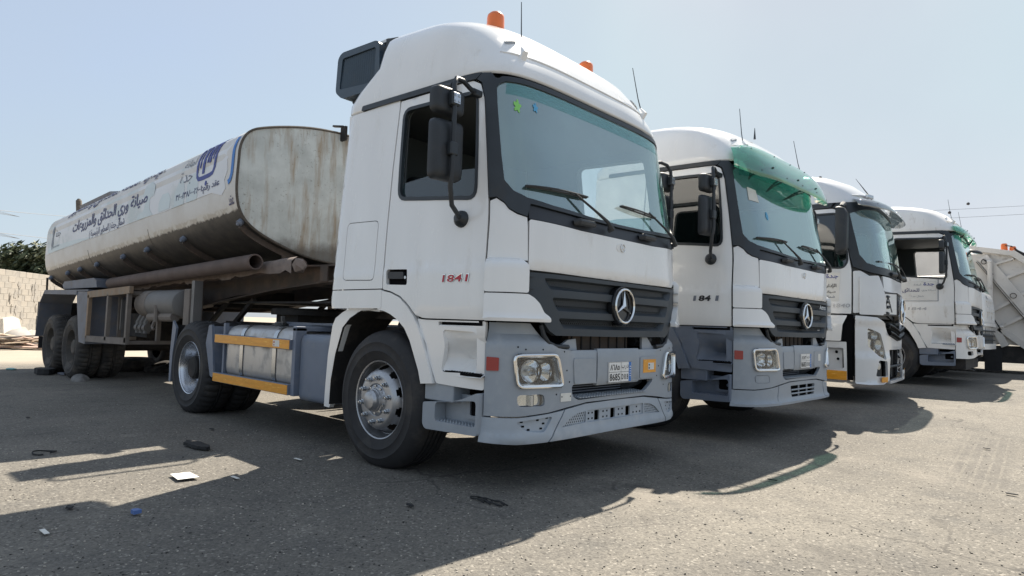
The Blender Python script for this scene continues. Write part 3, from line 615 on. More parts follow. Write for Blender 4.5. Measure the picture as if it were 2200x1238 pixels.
        for i in range(13):
            for j in range(3): b.box(.67+i*.03, .685+i*.03, sg*(1.15+j*.028)-.006, sg*(1.15+j*.028)+.006, .428, .436)
        b.out('step_tread', 'bumper_grey', ls, smooth=False)
        o2 = plane_patch('step_light_frame', rnd([(.88, .62), (.88, .46), (1.07, .46), (1.07, .62)], .02), 'bumper_grey', ls, lambda a, b_: (a, sg*1.145, b_), (0, sg, 0), t=.014, holes=[rnd([(.915, .59), (.915, .485), (1.045, .485), (1.045, .59)], .015)], st=.1); fix_normals(o2)
        b = B(); b.box(.90, 1.06, min(sg*1.128, sg*1.132), max(sg*1.128, sg*1.132), .475, .60); b.out('step_light_hole', 'gap_black', ls)
        b = B(); b.cyl((1.02, sg*1.13, .535), (1.02, sg*1.155, .535), .022, .016); b.out('step_light', 'bumper_grey_dark', ls)
        b = B(); b.box(.52, .82, min(sg*1.05, sg*1.215), max(sg*1.05, sg*1.215), .56, .69); b.out('step_bracket', 'bumper_grey', T, bev=.012)
    # roof: one loft
    us = np.concatenate([np.linspace(-S.HL-1.28, -S.HL, 22)[:-1], np.linspace(-S.HL, S.HL, 81), np.linspace(S.HL, S.HL+1.28, 22)[1:]])
    vs_ = np.array([2.866, 2.872, 2.88, 2.95, 3.03, 3.1, 3.17, 3.24, 3.30, 3.35, 3.40, 3.44, 3.48, 3.52, 3.56, 3.59, 3.62, 3.64, 3.66]); off = np.where(vs_ < 2.87, -.012, np.where(vs_ < 2.875, .002, .006))
    G = []
    for v, of in zip(vs_, off):
        s_, w_ = S.row(v)[4], S.row(v)[5]
        uu = np.sign(us)*np.where(np.abs(us) > S.HL, S.HL+(np.abs(us)-S.HL)*(s_-w_-.02)/1.22, np.abs(us)); G.append(S.P(uu, np.full(len(us), v), of))
    n = len(us); V = np.concatenate(G); fs = [(i*n+j, i*n+j+1, (i+1)*n+j+1, (i+1)*n+j) for i in range(len(vs_)-1) for j in range(n-1)]
    fs += [(i*n+n-1, i*n, (i+1)*n, (i+1)*n+n-1) for i in range(len(vs_)-1)]; fs.append(tuple((len(vs_)-1)*n+j for j in range(n)))
    roof = mesh_obj('roof', V, fs, 'paint_white', T, angle=50)
    rl = B(); rl.tube([S.at(S.Uy(y, 3.055), 3.055, .010) for y in np.linspace(-.98, .98, 25)], [.003]+[.006]*23+[.003], 8); rl.out('roof_crease', 'paint_white', roof)
    for sg in (-1, 1):
        ml = rnd([(S.Uy(sg*y, v), v) for y, v in ((.79, 3.222), (.90, 3.178), (.905, 3.150), (.795, 3.192))][::sg], .012)
        m_ = patch('marker_light', S, ml, 'bumper_grey', roof, off=.016, t=.012, st=.03); patch('marker_lens', S, inset(ml, .007), 'paint_white', m_, off=.021, t=.006, st=.03)
        p = S.at(S.Uy(sg*.825, 3.04), 3.04, 0); n_ = Vector(S.N(np.array([S.Uy(sg*.825, 3.04)]), np.array([3.04]))[0])
        t_ = Vector((.935, sg*.775, 3.50)); an = B(); an.tube([p-n_*.01, p+n_*.03+Vector((0, 0, .02)), p+Vector((-.008, 0, .075)), p+Vector((-.012, 0, .09))], [.034, .028, .014, .007], 10); ao = an.out('antenna', 'paint_white', roof)
        b = B(); b.tube([p+Vector((-.012, 0, .085)), p.lerp(t_, .3)+Vector((-.01, 0, .04)), t_], [.0055, .0045, .003], 6); b.out('antenna_rod', 'plastic_black', ao)
    # front panel, cowl, grille
    patch('front_panel', S, rnd(sym(S, [('y', -.985, 1.815), ('y', -.985, 1.475), ('y', -.5, 1.468), ('y', 0, 1.466)])[:4]+[p for p in sym(S, [('y', -.985, 1.815), ('y', -.985, 1.475), ('y', -.5, 1.468), ('y', 0, 1.466)])[4:]]+[(S.Uy(.5, 1.79), 1.793), (S.Uy(-.5, 1.79), 1.793)], [.02, .03, 0, 0, 0, .03, .02, 0, 0]), 'paint_white', T, off=lambda S, u, v: np.interp(v, [1.466, 1.50, 1.56], [-.012, .0, .0]), t=.03, vl=(1.50, 1.56))
    em = patch('front_badge', S, circle(S.Uy(.04, 1.725), 1.725,   .033), 'plate_white', T, off=.003, t=.004, st=.03, smooth=False); star(em, S, S.Uy(.04, 1.725), 1.725, .034, .003, depth=.003)
    cw = patch('cowl', S, [(S.Uy(y, 1.9), v) for y, v in ((-.975, 1.915), (-.985, 1.822), (-.5, 1.80), (0, 1.797), (.5, 1.80), (.985, 1.822), (.975, 1.915), (.8, 1.9), (.4, 1.883), (0, 1.877), (-.4, 1.883), (-.8, 1.9))], 'cowl_plastic', T, off=-.006, t=.03)
    for yc in (-.45, .42):
        b = B(); b.tube([S.at(S.Uy(yc+t, 1.845), 1.845, o) for t, o in ((-.12, .0), (-.10, .03), (.06, .034), (.10, .022))], [.02, .028, .026, .015], 8); b.out('cowl_housing', 'plastic_black', cw)
    for (pv, pe, b0, b1) in (((-.17, 1.835), (-.56, 2.04), (-1.0, 2.035), (-.40, 2.05)), ((.87, 1.84), (.46, 2.06), (.06, 2.06), (.58, 2.04))):
        g = lambda p, o: S.at(S.Uy(p[0], p[1]), p[1], o)
        b = B(); mid = ((pv[0]+pe[0])/2, (pv[1]+pe[1])/2); b.tube([g(pv, .02), g(pv, .05), g(((pv[0]*.8+pe[0]*.2), (pv[1]*.8+pe[1]*.2)), .07), g(mid, .062), g(pe, .045)], [.022, .024, .014, .010, .008], 8); wp = b.out('wiper_arm', 'plastic_black', T)
        n8 = 9; b = B(); P = [((b0[0]+(b1[0]-b0[0])*i/n8), (b0[1]+(b1[1]-b0[1])*i/n8)) for i in range(n8+1)]
        b.tube([g(p, .018) for p in P], .009, 6); b.tube([g(p, .034+.014*math.sin(math.pi*i/n8)) for i, p in enumerate(P)], .007, 6)
        for i in (1, 3, 6, 8): b.tube([g(P[i], .016), g(P[i], .045)], .006, 5)
        b.out('wiper_blade', 'plastic_black', wp)
    gl = [('y', -.99, 1.458), ('y', -.995, 1.315), ('y', -.955, 1.275), ('y', -.915, 1.235), ('y', -.88, 1.17), ('y', -.855, 1.12), ('y', -.81, 1.07), ('y', -.75, 1.04), ('y', 0, 1.036)]
    q = S.c(gl)[:-1]; go = [(S.Uy(0, 1.458), 1.456)]+q+[(S.Uy(0, 1.036), 1.036)]+[(-u, v) for u, v in q[::-1]]
    def slot(yh, v0, v1): return rnd([(S.Uy(-yh, v0), v1), (S.Uy(-yh+.05, v0), v0), (S.Uy(yh-.05, v0), v0), (S.Uy(yh, v0), v1)], .028)
    slots = [slot(.875, 1.352, 1.428), slot(.80, 1.208, 1.300), slot(.735, 1.088, 1.160)]
    gr = patch('grille', S, rnd(go, .012, 2), 'grille_dark', T, holes=[inset(s_, .0) for s_ in slots], off=.006, t=.05, st=.08)
    for s_ in slots:
        lip = B(); lo_ = [p for p in s_]
        P = np.array(s_); vmin, vmax = P[:, 1].min(), P[:, 1].max()
        ins = inset(s_, .016); V0 = [S.at(u, v, .006) for u, v in s_]; n = len(s_)
        V1 = [S.at(u*.965 if True else u, (v if v > (vmin+vmax)/2 else v+.012), -.035) for u, v in ins]
        lip.add(V0+V1, [(i, (i+1) % n, n+(i+1) % n, n+i) for i in range(n)]); lip.out('slot_lip', 'grille_dark', gr, angle=50)
        patch('slot_backing', S, inset(s_, -.01), 'gap_black', gr, off=-.075, t=.004, st=.15)
        mesh_strips(S, inset(s_, .01), -.036, .0235, .0042, 'slot_mesh', 'grille_dark', gr, slope=.8)
    eb = empty('grille_emblem', parent=T)
    u0_ = S.Uy(.035, 1.275); P0 = S.at(u0_, 1.275, 0)
    b = B(); b.lathe([(1e-3, .012), (.118, .012), (.128, .022), (.146, .026), (.152, .015), (.152, -.03)], 48, M=Matrix.Translation(P0+Vector((0, 0, 0))) @ Vector(S.N(np.array([u0_]), np.array([1.275]))[0]).to_track_quat('Z', 'Y').to_matrix().to_4x4()); b.out('emblem_dish', 'black_gloss', eb, angle=40)
    star(eb, S, u0_, 1.275, .142, .020, depth=.016)
    # ---- bumper ----
    hl = lambda sg: [(-sg*a, b_) for a, b_ in rnd([(S.Uy(-1.068, .80), .912), (S.Uy(-1.045, .7), .692), (S.Uy(-.672, .7), .690), (S.Uy(-.735, .9), .914)], .05)][::(-1 if sg > 0 else 1)]
    fg = lambda sg: [(-sg*a, b_) for a, b_ in rnd([(S.Uy(-1.04, .64), .645), (S.Uy(-1.03, .57), .567), (S.Uy(-.83, .57), .568), (S.Uy(-.84, .64), .647)], .034)][::(-1 if sg > 0 else 1)]
    bo = [('x', 1.085, 1.118), ('y', -.93, 1.118), ('y', -.885, 1.07), ('y', -.82, 1.0), ('y', -.72, .955), ('y', -.60, .938), ('y', 0, .938)]
    bl = [('y', 0, .572), ('y', -.40, .568), ('y', -.62, .546), ('y', -.8, .522), ('y', -1.03, .505), ('x', 1.085, .508)]
    q = S.c(bo); q2 = S.c(bl); outl = q2+q; outl = [p for p in outl if abs(p[0]) > 1e-6]; outl = outl+[(-u, v) for u, v in outl[::-1]]
    low = rnd([(S.Uy(-.57, .69), .69), (S.Uy(-.575, .64), .64), (S.Uy(-.51, .588), .588), (S.Uy(.36, .60), .600), (S.Uy(.47, .65), .65), (S.Uy(.52, .7), .72), (S.Uy(.56, .7), .74), (S.Uy(.56, .74), .698)], .03)
    low = rnd([(S.Uy(-.575, .69), .698), (S.Uy(-.565, .62), .62), (S.Uy(-.50, .588), .588), (S.Uy(.40, .606), .606), (S.Uy(.50, .66), .66), (S.Uy(.54, .7), .698)], .03)
    bump_off = lambda S, u, v: np.interp(v, [.5, .965, .99, 1.045, 1.12], [.004, .004, -.004, -.05, -.055])+np.where((np.abs(u) < .60) & (v > .935), -.01, 0)
    bp_ = patch('bumper', S, outl, 'bumper_grey', T, holes=[hl(1), hl(-1), fg(1), fg(-1), low, rnd([(S.Uy(-.285, .9), .925), (S.Uy(-.285, .7), .705), (S.Uy(.305, .7), .705), (S.Uy(.305, .9), .925)], .01)], off=bump_off, t=.03, st=.055, vl=(.935, .965, .99, 1.045))
    patch('plate_panel', S, rnd([(S.Uy(-.279, .9), .948), (S.Uy(-.279, .7), .680), (S.Uy(.299, .7), .684), (S.Uy(.299, .9), .948)], .012), 'bumper_grey', bp_, off=lambda S, u, v: np.interp(v, [.68, .70, .92, .948], [-.004, .012, .012, .0]), t=.03, st=.08, vl=(.70, .92))
    patch('bumper_insert', S, rnd([(S.Uy(-.565, .88), .882), (S.Uy(-.55, .72), .702), (S.Uy(-.296, .7), .704), (S.Uy(-.296, .88), .88)], .02), 'bumper_grey', bp_, off=.011, t=.02, st=.08)
    patch('bumper_insert', S, rnd([(S.Uy(.316, .88), .88), (S.Uy(.316, .72), .706), (S.Uy(.55, .7), .71), (S.Uy(.60, .88), .885)], .02), 'bumper_grey', bp_, off=.011, t=.02, st=.08)
    b = B(); vs = [S.at(S.Uy(y, .6), z, o) for o, z in ((.012, .598), (-.14, .612)) for y in np.linspace(-.5, .42, 12)]; b.add(vs, [(i, i+1, 13+i, 12+i) for i in range(11)])
    for o in np.arange(0, .1, .022):
        for y in np.arange(-.48, .40, .034):
            p = S.at(S.Uy(y, .6), .601+o*.09, .005-o); b.box(p.x-.008, p.x+.006, p.y-.011, p.y+.011, p.z, p.z+.007)
    b.out('bumper_step', 'bumper_grey', bp_, smooth=False)
    rad = empty('radiator', parent=T)
    b = B(); b.box(1.10, 1.16, -.75, .75, .55, 1.05); b.out('radiator_core', 'gap_black', rad)
    b = B()
    for z in np.arange(.585, .71, .019): b.box(1.16, 1.205, -.58, .26, z, z+.008)
    b.out('cooling_fins', 'bumper_grey_dark', rad, smooth=False)
    b = B(); b.box(1.16, 1.22, -.47, .32, .93, 1.05); b.out('radiator_shroud', 'chassis_brown', rad)
    for y in np.arange(-.44, .3, .12): b = B(); b.box(1.22, 1.228, y, y+.012, .94, 1.05); b.out('shroud_rib', 'underbody', rad)
    b = B(); b.tube([(1.15, .33, .62), (1.20, .40, .66), (1.22, .50, .69)], .045, 10); b.out('hose', 'plastic_black', rad)
    b = B(); b.tube([(1.20, .42, 1.0), (1.22, .55, 1.0), (1.20, .68, 1.01)], .042, 12); b.out('horn', 'plastic_black', rad)
    for sg in (-1, 1):
        b = B(); b.prism([(sg*.64, .925), (sg*.47, .925), (sg*.49, 1.02), (sg*.58, 1.01), (sg*.70, .955), (sg*.74, .94)] if sg < 0 else [(.42, .92), (.66, .92), (.72, .96), (.58, .965), (.50, 1.035), (.42, 1.035)], lambda a, c: (1.30, a, c), lambda a, c: (1.28, a, c)); fix_normals(b.out('bumper_bracket', 'bumper_grey', T, smooth=False))
        b = B(); b.tube([S.at(S.Uy(sg*y, z), z, -.015) for y, z in ((.87, 1.11), (.845, 1.045), (.80, .99), (.73, .965), (.60, .962))], .016, 8); b.out('bumper_edge_trim', 'plastic_black', T)
        # headlight
        H = hl(sg); lamp = patch('headlight', S, inset(H, -.004), 'chrome', T, holes=[inset(H, .021)], off=.012, t=.03, st=.03, angle=60)
        rg_ = B(); rg_.tube([S.at(u, v, .020) for u, v in inset(H, .007)], .0135, 10, close=True); rg_.out('lamp_ring', 'chrome', lamp)
        b = B(); V0 = [S.at(u, v, .014) for u, v in inset(H, .021)]; V1 = [S.at(u, v, -.02) for u, v in inset(H, .04)]; n = len(V0); b.add(V0+V1, [(i, (i+1) % n, n+(i+1) % n, n+i) for i in range(n)]); b.out('lamp_bezel', 'chrome_dull', lamp)
        patch('lamp_backing', S, inset(H, .02), 'lamp_silver', lamp, off=-.07, t=.004, st=.05)
        for yc, zc_, r_ in ((-.945, .80, .078), (-.825, .795, .062)):
            u = S.Uy(sg*-yc if sg > 0 else yc, zc_); p = S.at(u, zc_, -.058); n_ = Vector(S.N(np.array([u]), np.array([zc_]))[0]); M = Matrix.Translation(p) @ n_.to_track_quat('Z', 'Y').to_matrix().to_4x4()
            b = B(); b.lathe([(1e-3, -.03), (r_*.3, -.024), (r_*.6, -.004), (r_*.85, .022), (r_, .045), (r_*1.04, .048), (r_*1.04, .02)], 28, M=M); b.out('lamp_bowl', 'headlight_reflector', lamp, angle=60)
            b = B(); b.lathe([(r_*.97, .044), (r_*1.07, .053), (r_*1.07, .036)], 28, M=M); b.out('bowl_rim', 'gap_black', lamp)
            b = B(); b.lathe([(1e-3, .03), (.012, .026), (.012, 0)], 12, M=M); b.out('bulb_cap', 'chrome_dull', lamp)
        u = S.Uy(sg*.80, .885); b = B(); b.ico(S.at(u, .885, -.04), .014); b.out('indicator_bulb', 'red_lens', lamp)
        patch('lamp_lens', S, inset(H, .024), 'lens_glass', lamp, off=.002, t=.003, st=.06)
        G_ = fg(sg); fo = patch('fog_light', S, inset(G_, .006), 'lens_glass', T, off=-.002, t=.004, st=.04); patch('fog_reflector', S, inset(G_, .002), 'headlight_reflector', fo, off=-.035, t=.004, st=.03)
        b = B(); b.tube([S.at(S.Uy(sg*.93, .6), .57, -.02), S.at(S.Uy(sg*.93, .6), .64, -.02)], .02, 8); b.out('fog_bulb', 'chrome_dull', fo)
        patch('side_marker', S, rnd(S.c([('x', 1.095, .892), ('x', 1.095, .802), ('y', -1.135, .802), ('y', -1.135, .888)], sg), .006, 2), 'red_lens', T, off=.012, t=.014, st=.04)
    # corrugated back wall, floor and lining of the cab
    b = B(); yb = 1.14; b.box(-.70, -.66, -yb, yb, 1.2, 2.86); b.out('cab_back', 'paint_white', T)
    cl = empty('cab_interior', parent=T)
    us = np.concatenate([np.linspace(-S.HL-1.1, -S.HL, 12)[:-1], np.linspace(-S.HL, S.HL, 41), np.linspace(S.HL, S.HL+1.1, 12)[1:]])
    bnd = [(us[0], 1.25), (us[-1], 1.25), (us[-1], 2.82), (us[0], 2.82)]
    patch('cab_lining', S, bnd, 'cab_liner', cl, holes=[inset(glass_o, -.01), inset(rnd(S.c(WIN, -1), .07), -.012), inset(rnd(S.c(WIN, 1), .07), -.012)], off=-.05, t=.01, st=.12)
    b = B(); b.box(-.64, -.62, -1.1, 1.1, 1.25, 2.84); b.box(-.64, 1.15, -1.08, 1.08, 1.24, 1.27); b.out('cab_floor', 'cab_liner', cl)
    b = B(); b.box(-.60, .98, -1.06, 1.06, 2.80, 2.83); b.out('headliner', 'cab_liner', cl)
    b = B(); b.add([S.at(S.Uy(y, 1.9), v, o) for y in np.linspace(-.98, .98, 13) for v, o in ((1.86, -.05), (1.90, -.12), (1.88, -.42), (1.5, -.48))], [(i*4+j, i*4+j+1, i*4+j+5, i*4+j+4) for i in range(12) for j in range(3)]); b.out('dashboard', 'dash', cl)
    for sg in (-1, 1):
        b = B(); b.box(-.25, .27, sg*.55-.25, sg*.55+.25, 1.55, 1.72); b.out('seat_cushion', 'seat_cloth', cl, bev=.05)
        b = B(); b.box(-.36, -.22, sg*.55-.25, sg*.55+.25, 1.66, 2.36); b.out('seat_back', 'seat_cloth', cl, bev=.06)
    b = B(); b.tube([(.62+.06*math.sin(t), .55+.22*math.cos(t), 1.86+.2*math.sin(t)) for t in np.linspace(0, 2*np.pi, 28, endpoint=False)], .015, 8, close=True); b.tube([(.62, .55, 1.86), (.8, .55, 1.7)], .03, 8); b.bar((.62, .34, 1.86), (.62, .76, 1.86), .03, .02); b.out('steering_wheel', 'plastic_black', cl)
    # mirrors
    for sg in (-1, 1):
        Y = sg*1.445; mr = empty('mirror', parent=T)
        b = B(); b.tube([(.845, sg*1.20, 1.825), (.875, sg*1.27, 1.825), (.93, sg*1.39, 1.88), (.97, Y, 1.99), (.985, Y, 2.12), (.985, Y, 2.55), (.975, Y*1.0, 2.66), (.955, sg*1.41, 2.72), (.93, sg*1.33, 2.735), (.905, sg*1.24, 2.715), (.885, sg*1.14, 2.70)], .0165, 10); b.out('mirror_arm', 'plastic_black', mr)
        b = B(); b.lathe([(1e-3, .075), (.03, .07), (.055, .045), (.062, .01), (.062, -.02)], 16, M=Matrix.Translation((.85, sg*1.20, 1.815)) @ Vector((0, sg, .12)).to_track_quat('Z', 'Y').to_matrix().to_4x4()); b.out('arm_boot', 'rubber_trim', mr)
        b = B(); b.bar((.91, sg*1.10, 2.69), (.87, sg*1.20, 2.715), .055, .05); b.out('arm_bracket', 'rubber_trim', mr, bev=.012)
        for z0, z1, nm in ((2.03, 2.44, 'main_mirror'), (2.47, 2.655, 'wide_mirror')):
            pr = rnd([(-.13, z0), (.13, z0+.008), (.13, z1), (-.13, z1-.01)], .045, 5); b = B(); n = len(pr)
            vs = [(x_, Y+sg*-.0+a*sc_*1.0, (z0+z1)/2+(z-(z0+z1)/2)*sc_) for x_, sc_ in ((.885, 1), (.905, 1.0), (.94, .96), (.955, .82), (.958, .6)) for a, z in pr]
            fs = [(r_*n+i, r_*n+(i+1) % n, (r_+1)*n+(i+1) % n, (r_+1)*n+i) for r_ in range(4) for i in range(n)]+[tuple(4*n+i for i in range(n)), tuple(i for i in range(n))[::-1]]
            b.add(vs, fs); mh = b.out('mirror_housing', 'plastic_black', mr, angle=50)
            b = B(); b.add([(.882, Y+a*.93, (z0+z1)/2+(z-(z0+z1)/2)*.94) for a, z in pr], [tuple(range(n))]); b.out('mirror_glass', 'chrome', mh)
            zc_ = (z0+z1)/2; b = B(); b.box(.955, 1.004, Y-.036, Y+.036, zc_-.045, zc_+.045); b.out('clamp_block', 'rubber_trim', mh, bev=.012)
            if z0 > 2.4 or True:
                b = B(); b.box(1.004, 1.01, Y-.028, Y+.028, zc_-.032, zc_+.032)
                for dy in (-.016, .016):
                    for dz in (-.018, .018): b.box(1.01, 1.016, Y+dy-.006, Y+dy+.006, zc_+dz-.006, zc_+dz+.006)
                if z0 > 2.4: b.out('clamp_plate', 'chrome_dull', mh, smooth=False)
    # chassis
    ch = empty('chassis', parent=T)
    for sg in (-1, 1): b = B(); b.box(-4.55, .9, sg*.38-.04, sg*.38+.04, .78, 1.04); b.out('frame_rail', 'underbody', ch)
    for x in (-4.5, -3.2, -2.2, -1.2, .0): b = B(); b.box(x-.05, x+.05, -.36, .36, .82, 1.0); b.out('cross_member', 'underbody', ch)
    b = B(); b.cyl((-3.6, -.95, .505), (-3.6, .95, .505), .09); b.ico((-3.6, 0, .52), .25); b.cyl((0, -.98, .47), (0, .98, .47), .07); b.out('axle', 'underbody', ch)
    b = B(); b.box(-.9, .95, -.42, .42, .45, 1.15); b.out('engine', 'underbody', ch, bev=.08); b = B(); b.tube([(-.8, 0, .7), (-3.4, 0, .55)], .06, 8); b.out('prop_shaft', 'underbody', ch)
    b = B(); b.box(-.62, .9, -1.0, 1.0, 1.12, 1.2); b.out('cab_underside', 'underbody', ch)
    b = B(); b.lathe([(1e-3, .02), (.48, .02), (.5, .0), (.5, -.06), (1e-3, -.06)], 32, M=Matrix.Translation((-3.05, 0, 1.20))); b.box(-3.3, -2.8, -.36, .36, 1.04, 1.14); b.out('fifth_wheel', 'underbody', ch)
    ct = empty('catwalk', parent=T); b = B()
    for i in range(20): b.box(-1.0-i*.06, -1.0-i*.06+.02, -.95, .95, 1.045, 1.06)
    for j in range(24): b.box(-2.2, -.98, -.95+j*.08, -.93+j*.08, 1.045, 1.058)
    b.out('grating', 'bumper_grey_dark', ct, smooth=False)
    for sg in (-1, 1):
        ft = empty('fuel_tank', parent=T)
        if sg < 0:
            pr = rnd([(-1.185, .44), (-.55, .44), (-.55, 1.015), (-1.185, 1.015)], .14, 6); n = len(pr); b = B()
            st = [(-2.80, .8), (-2.77, .97), (-2.72, 1), (-1.42, 1), (-1.37, .97), (-1.345, .82)]
            vs = [(x, -.87+(y+.87)*k, .727+(z-.727)*k) for x, k in st for y, z in pr]; b.add(vs, [(i*n+j, i*n+(j+1) % n, (i+1)*n+(j+1) % n, (i+1)*n+j) for i in range(5) for j in range(n)]+[tuple(range(n))[::-1], tuple(5*n+j for j in range(n))]); fix_normals(b.out('tank_body', 'alu_tank', ft, angle=60))
            for x in (-2.40, -1.72):
                b = B(); q = inset(pr, -.008); vs = [(x_, y, z) for x_ in (x-.035, x+.035) for y, z in q]; b.add(vs, [(j, (j+1) % n, n+(j+1) % n, n+j) for j in range(n)]); fix_normals(b.out('tank_strap', 'chrome_dull', ft))
            b = B(); b.cyl((-2.0, -.98, 1.01), (-2.0, -.98, 1.05), .07); b.bar((-2.12, -1.0, 1.035), (-1.9, -1.0, 1.06), .035, .02); b.bar((-1.93, -1.0, 1.03), (-1.95, -1.0, 1.12), .03, .03); b.out('tank_cap', 'plastic_black', ft)
            gd = empty('side_guard', parent=T)
            for z0, z1 in ((.815, .91), (.405, .502)):
                b = B(); b.box(-2.94, -1.36, -1.235, -1.18, z0, z1); rb = b.out('guard_rail', 'steel_blue', gd, bev=.006)
                b = B(); b.box(-2.937, -1.363, -1.2385, -1.2355, z0+.006, z1-.006); b.out('reflective_tape', 'reflex_orange', rb)
            b = B(); b.box(-1.358, -1.30, -1.21, -1.10, .40, 1.02); b.box(-1.36, -1.30, -1.21, -.60, .985, 1.03); b.out('guard_post', 'steel_blue', gd, bev=.006)
            b = B(); b.box(-2.84, -2.80, -1.19, -1.15, .42, 1.03); b.box(-2.84, -1.5, -.55, -.52, .98, 1.06); b.out('guard_post', 'steel_blue', gd)
            # grey end box in front of the tank
            pr = rnd([(-1.16, .36), (-.6, .36), (-.6, .96), (-1.16, .96)], .07, 5); n = len(pr); b = B(); st = [(-1.29, 1), (-.88, 1), (-.84, .96)]
            vs = [(x, -.88+(y+.88)*k, .66+(z-.66)*k) for x, k in st for y, z in pr]; b.add(vs, [(i*n+j, i*n+(j+1) % n, (i+1)*n+(j+1) % n, (i+1)*n+j) for i in range(2) for j in range(n)]+[tuple(range(n))[::-1], tuple(2*n+j for j in range(n))]); fix_normals(b.out('additive_tank', 'bumper_grey_dark', ft, angle=60))
        else:
            b = B(); b.box(-2.7, -1.0, .55, 1.18, .45, 1.0); b.out('tank_body', 'alu_tank', ft, bev=.1)
        b = B(); poly = [(-3.19, .80), (-3.13, 1.0), (-3.06, 1.005), (-2.955, .47), (-2.99, .44), (-3.04, .455)]
        b.prism(poly, lambda a, c: (a, sg*1.225, c), lambda a, c: (a, sg*1.20, c)); b.prism([(1.205, .455), (1.205, .99), (.68, .99), (.68, .455)], lambda a, c: (-3.0-(c-.455)*.12, sg*a, c), lambda a, c: (-2.975-(c-.455)*.12, sg*a, c)); fix_normals(b.out('mudguard', 'steel_blue', T, smooth=False))
        b = B(); b.prism([(-4.16, 1.03), (-4.05, .95), (-4.12, .62), (-4.14, .30), (-4.19, .30), (-4.20, .66)], lambda a, c: (a, sg*1.225, c), lambda a, c: (a, sg*1.20, c)); b.k = 1; b.prism([(1.2, .30), (1.2, .98), (.68, .98), (.68, .30)], lambda a, c: (-4.16, sg*a, c), lambda a, c: (-4.15, sg*a, c)); fix_normals(b.out('mud_flap', ['steel_blue', 'underbody'], T, smooth=False))
        b = B(); b.cyl((-.86, sg*.62, 1.05), (-.60, sg*1.15, 1.12), .06); b.out('suspension_strut', 'bumper_grey_dark', T)
    for sg in (-1, 1): wheel(T, 0, sg, 'front'); wheel(T, -3.6, sg, 'drive')
    return T

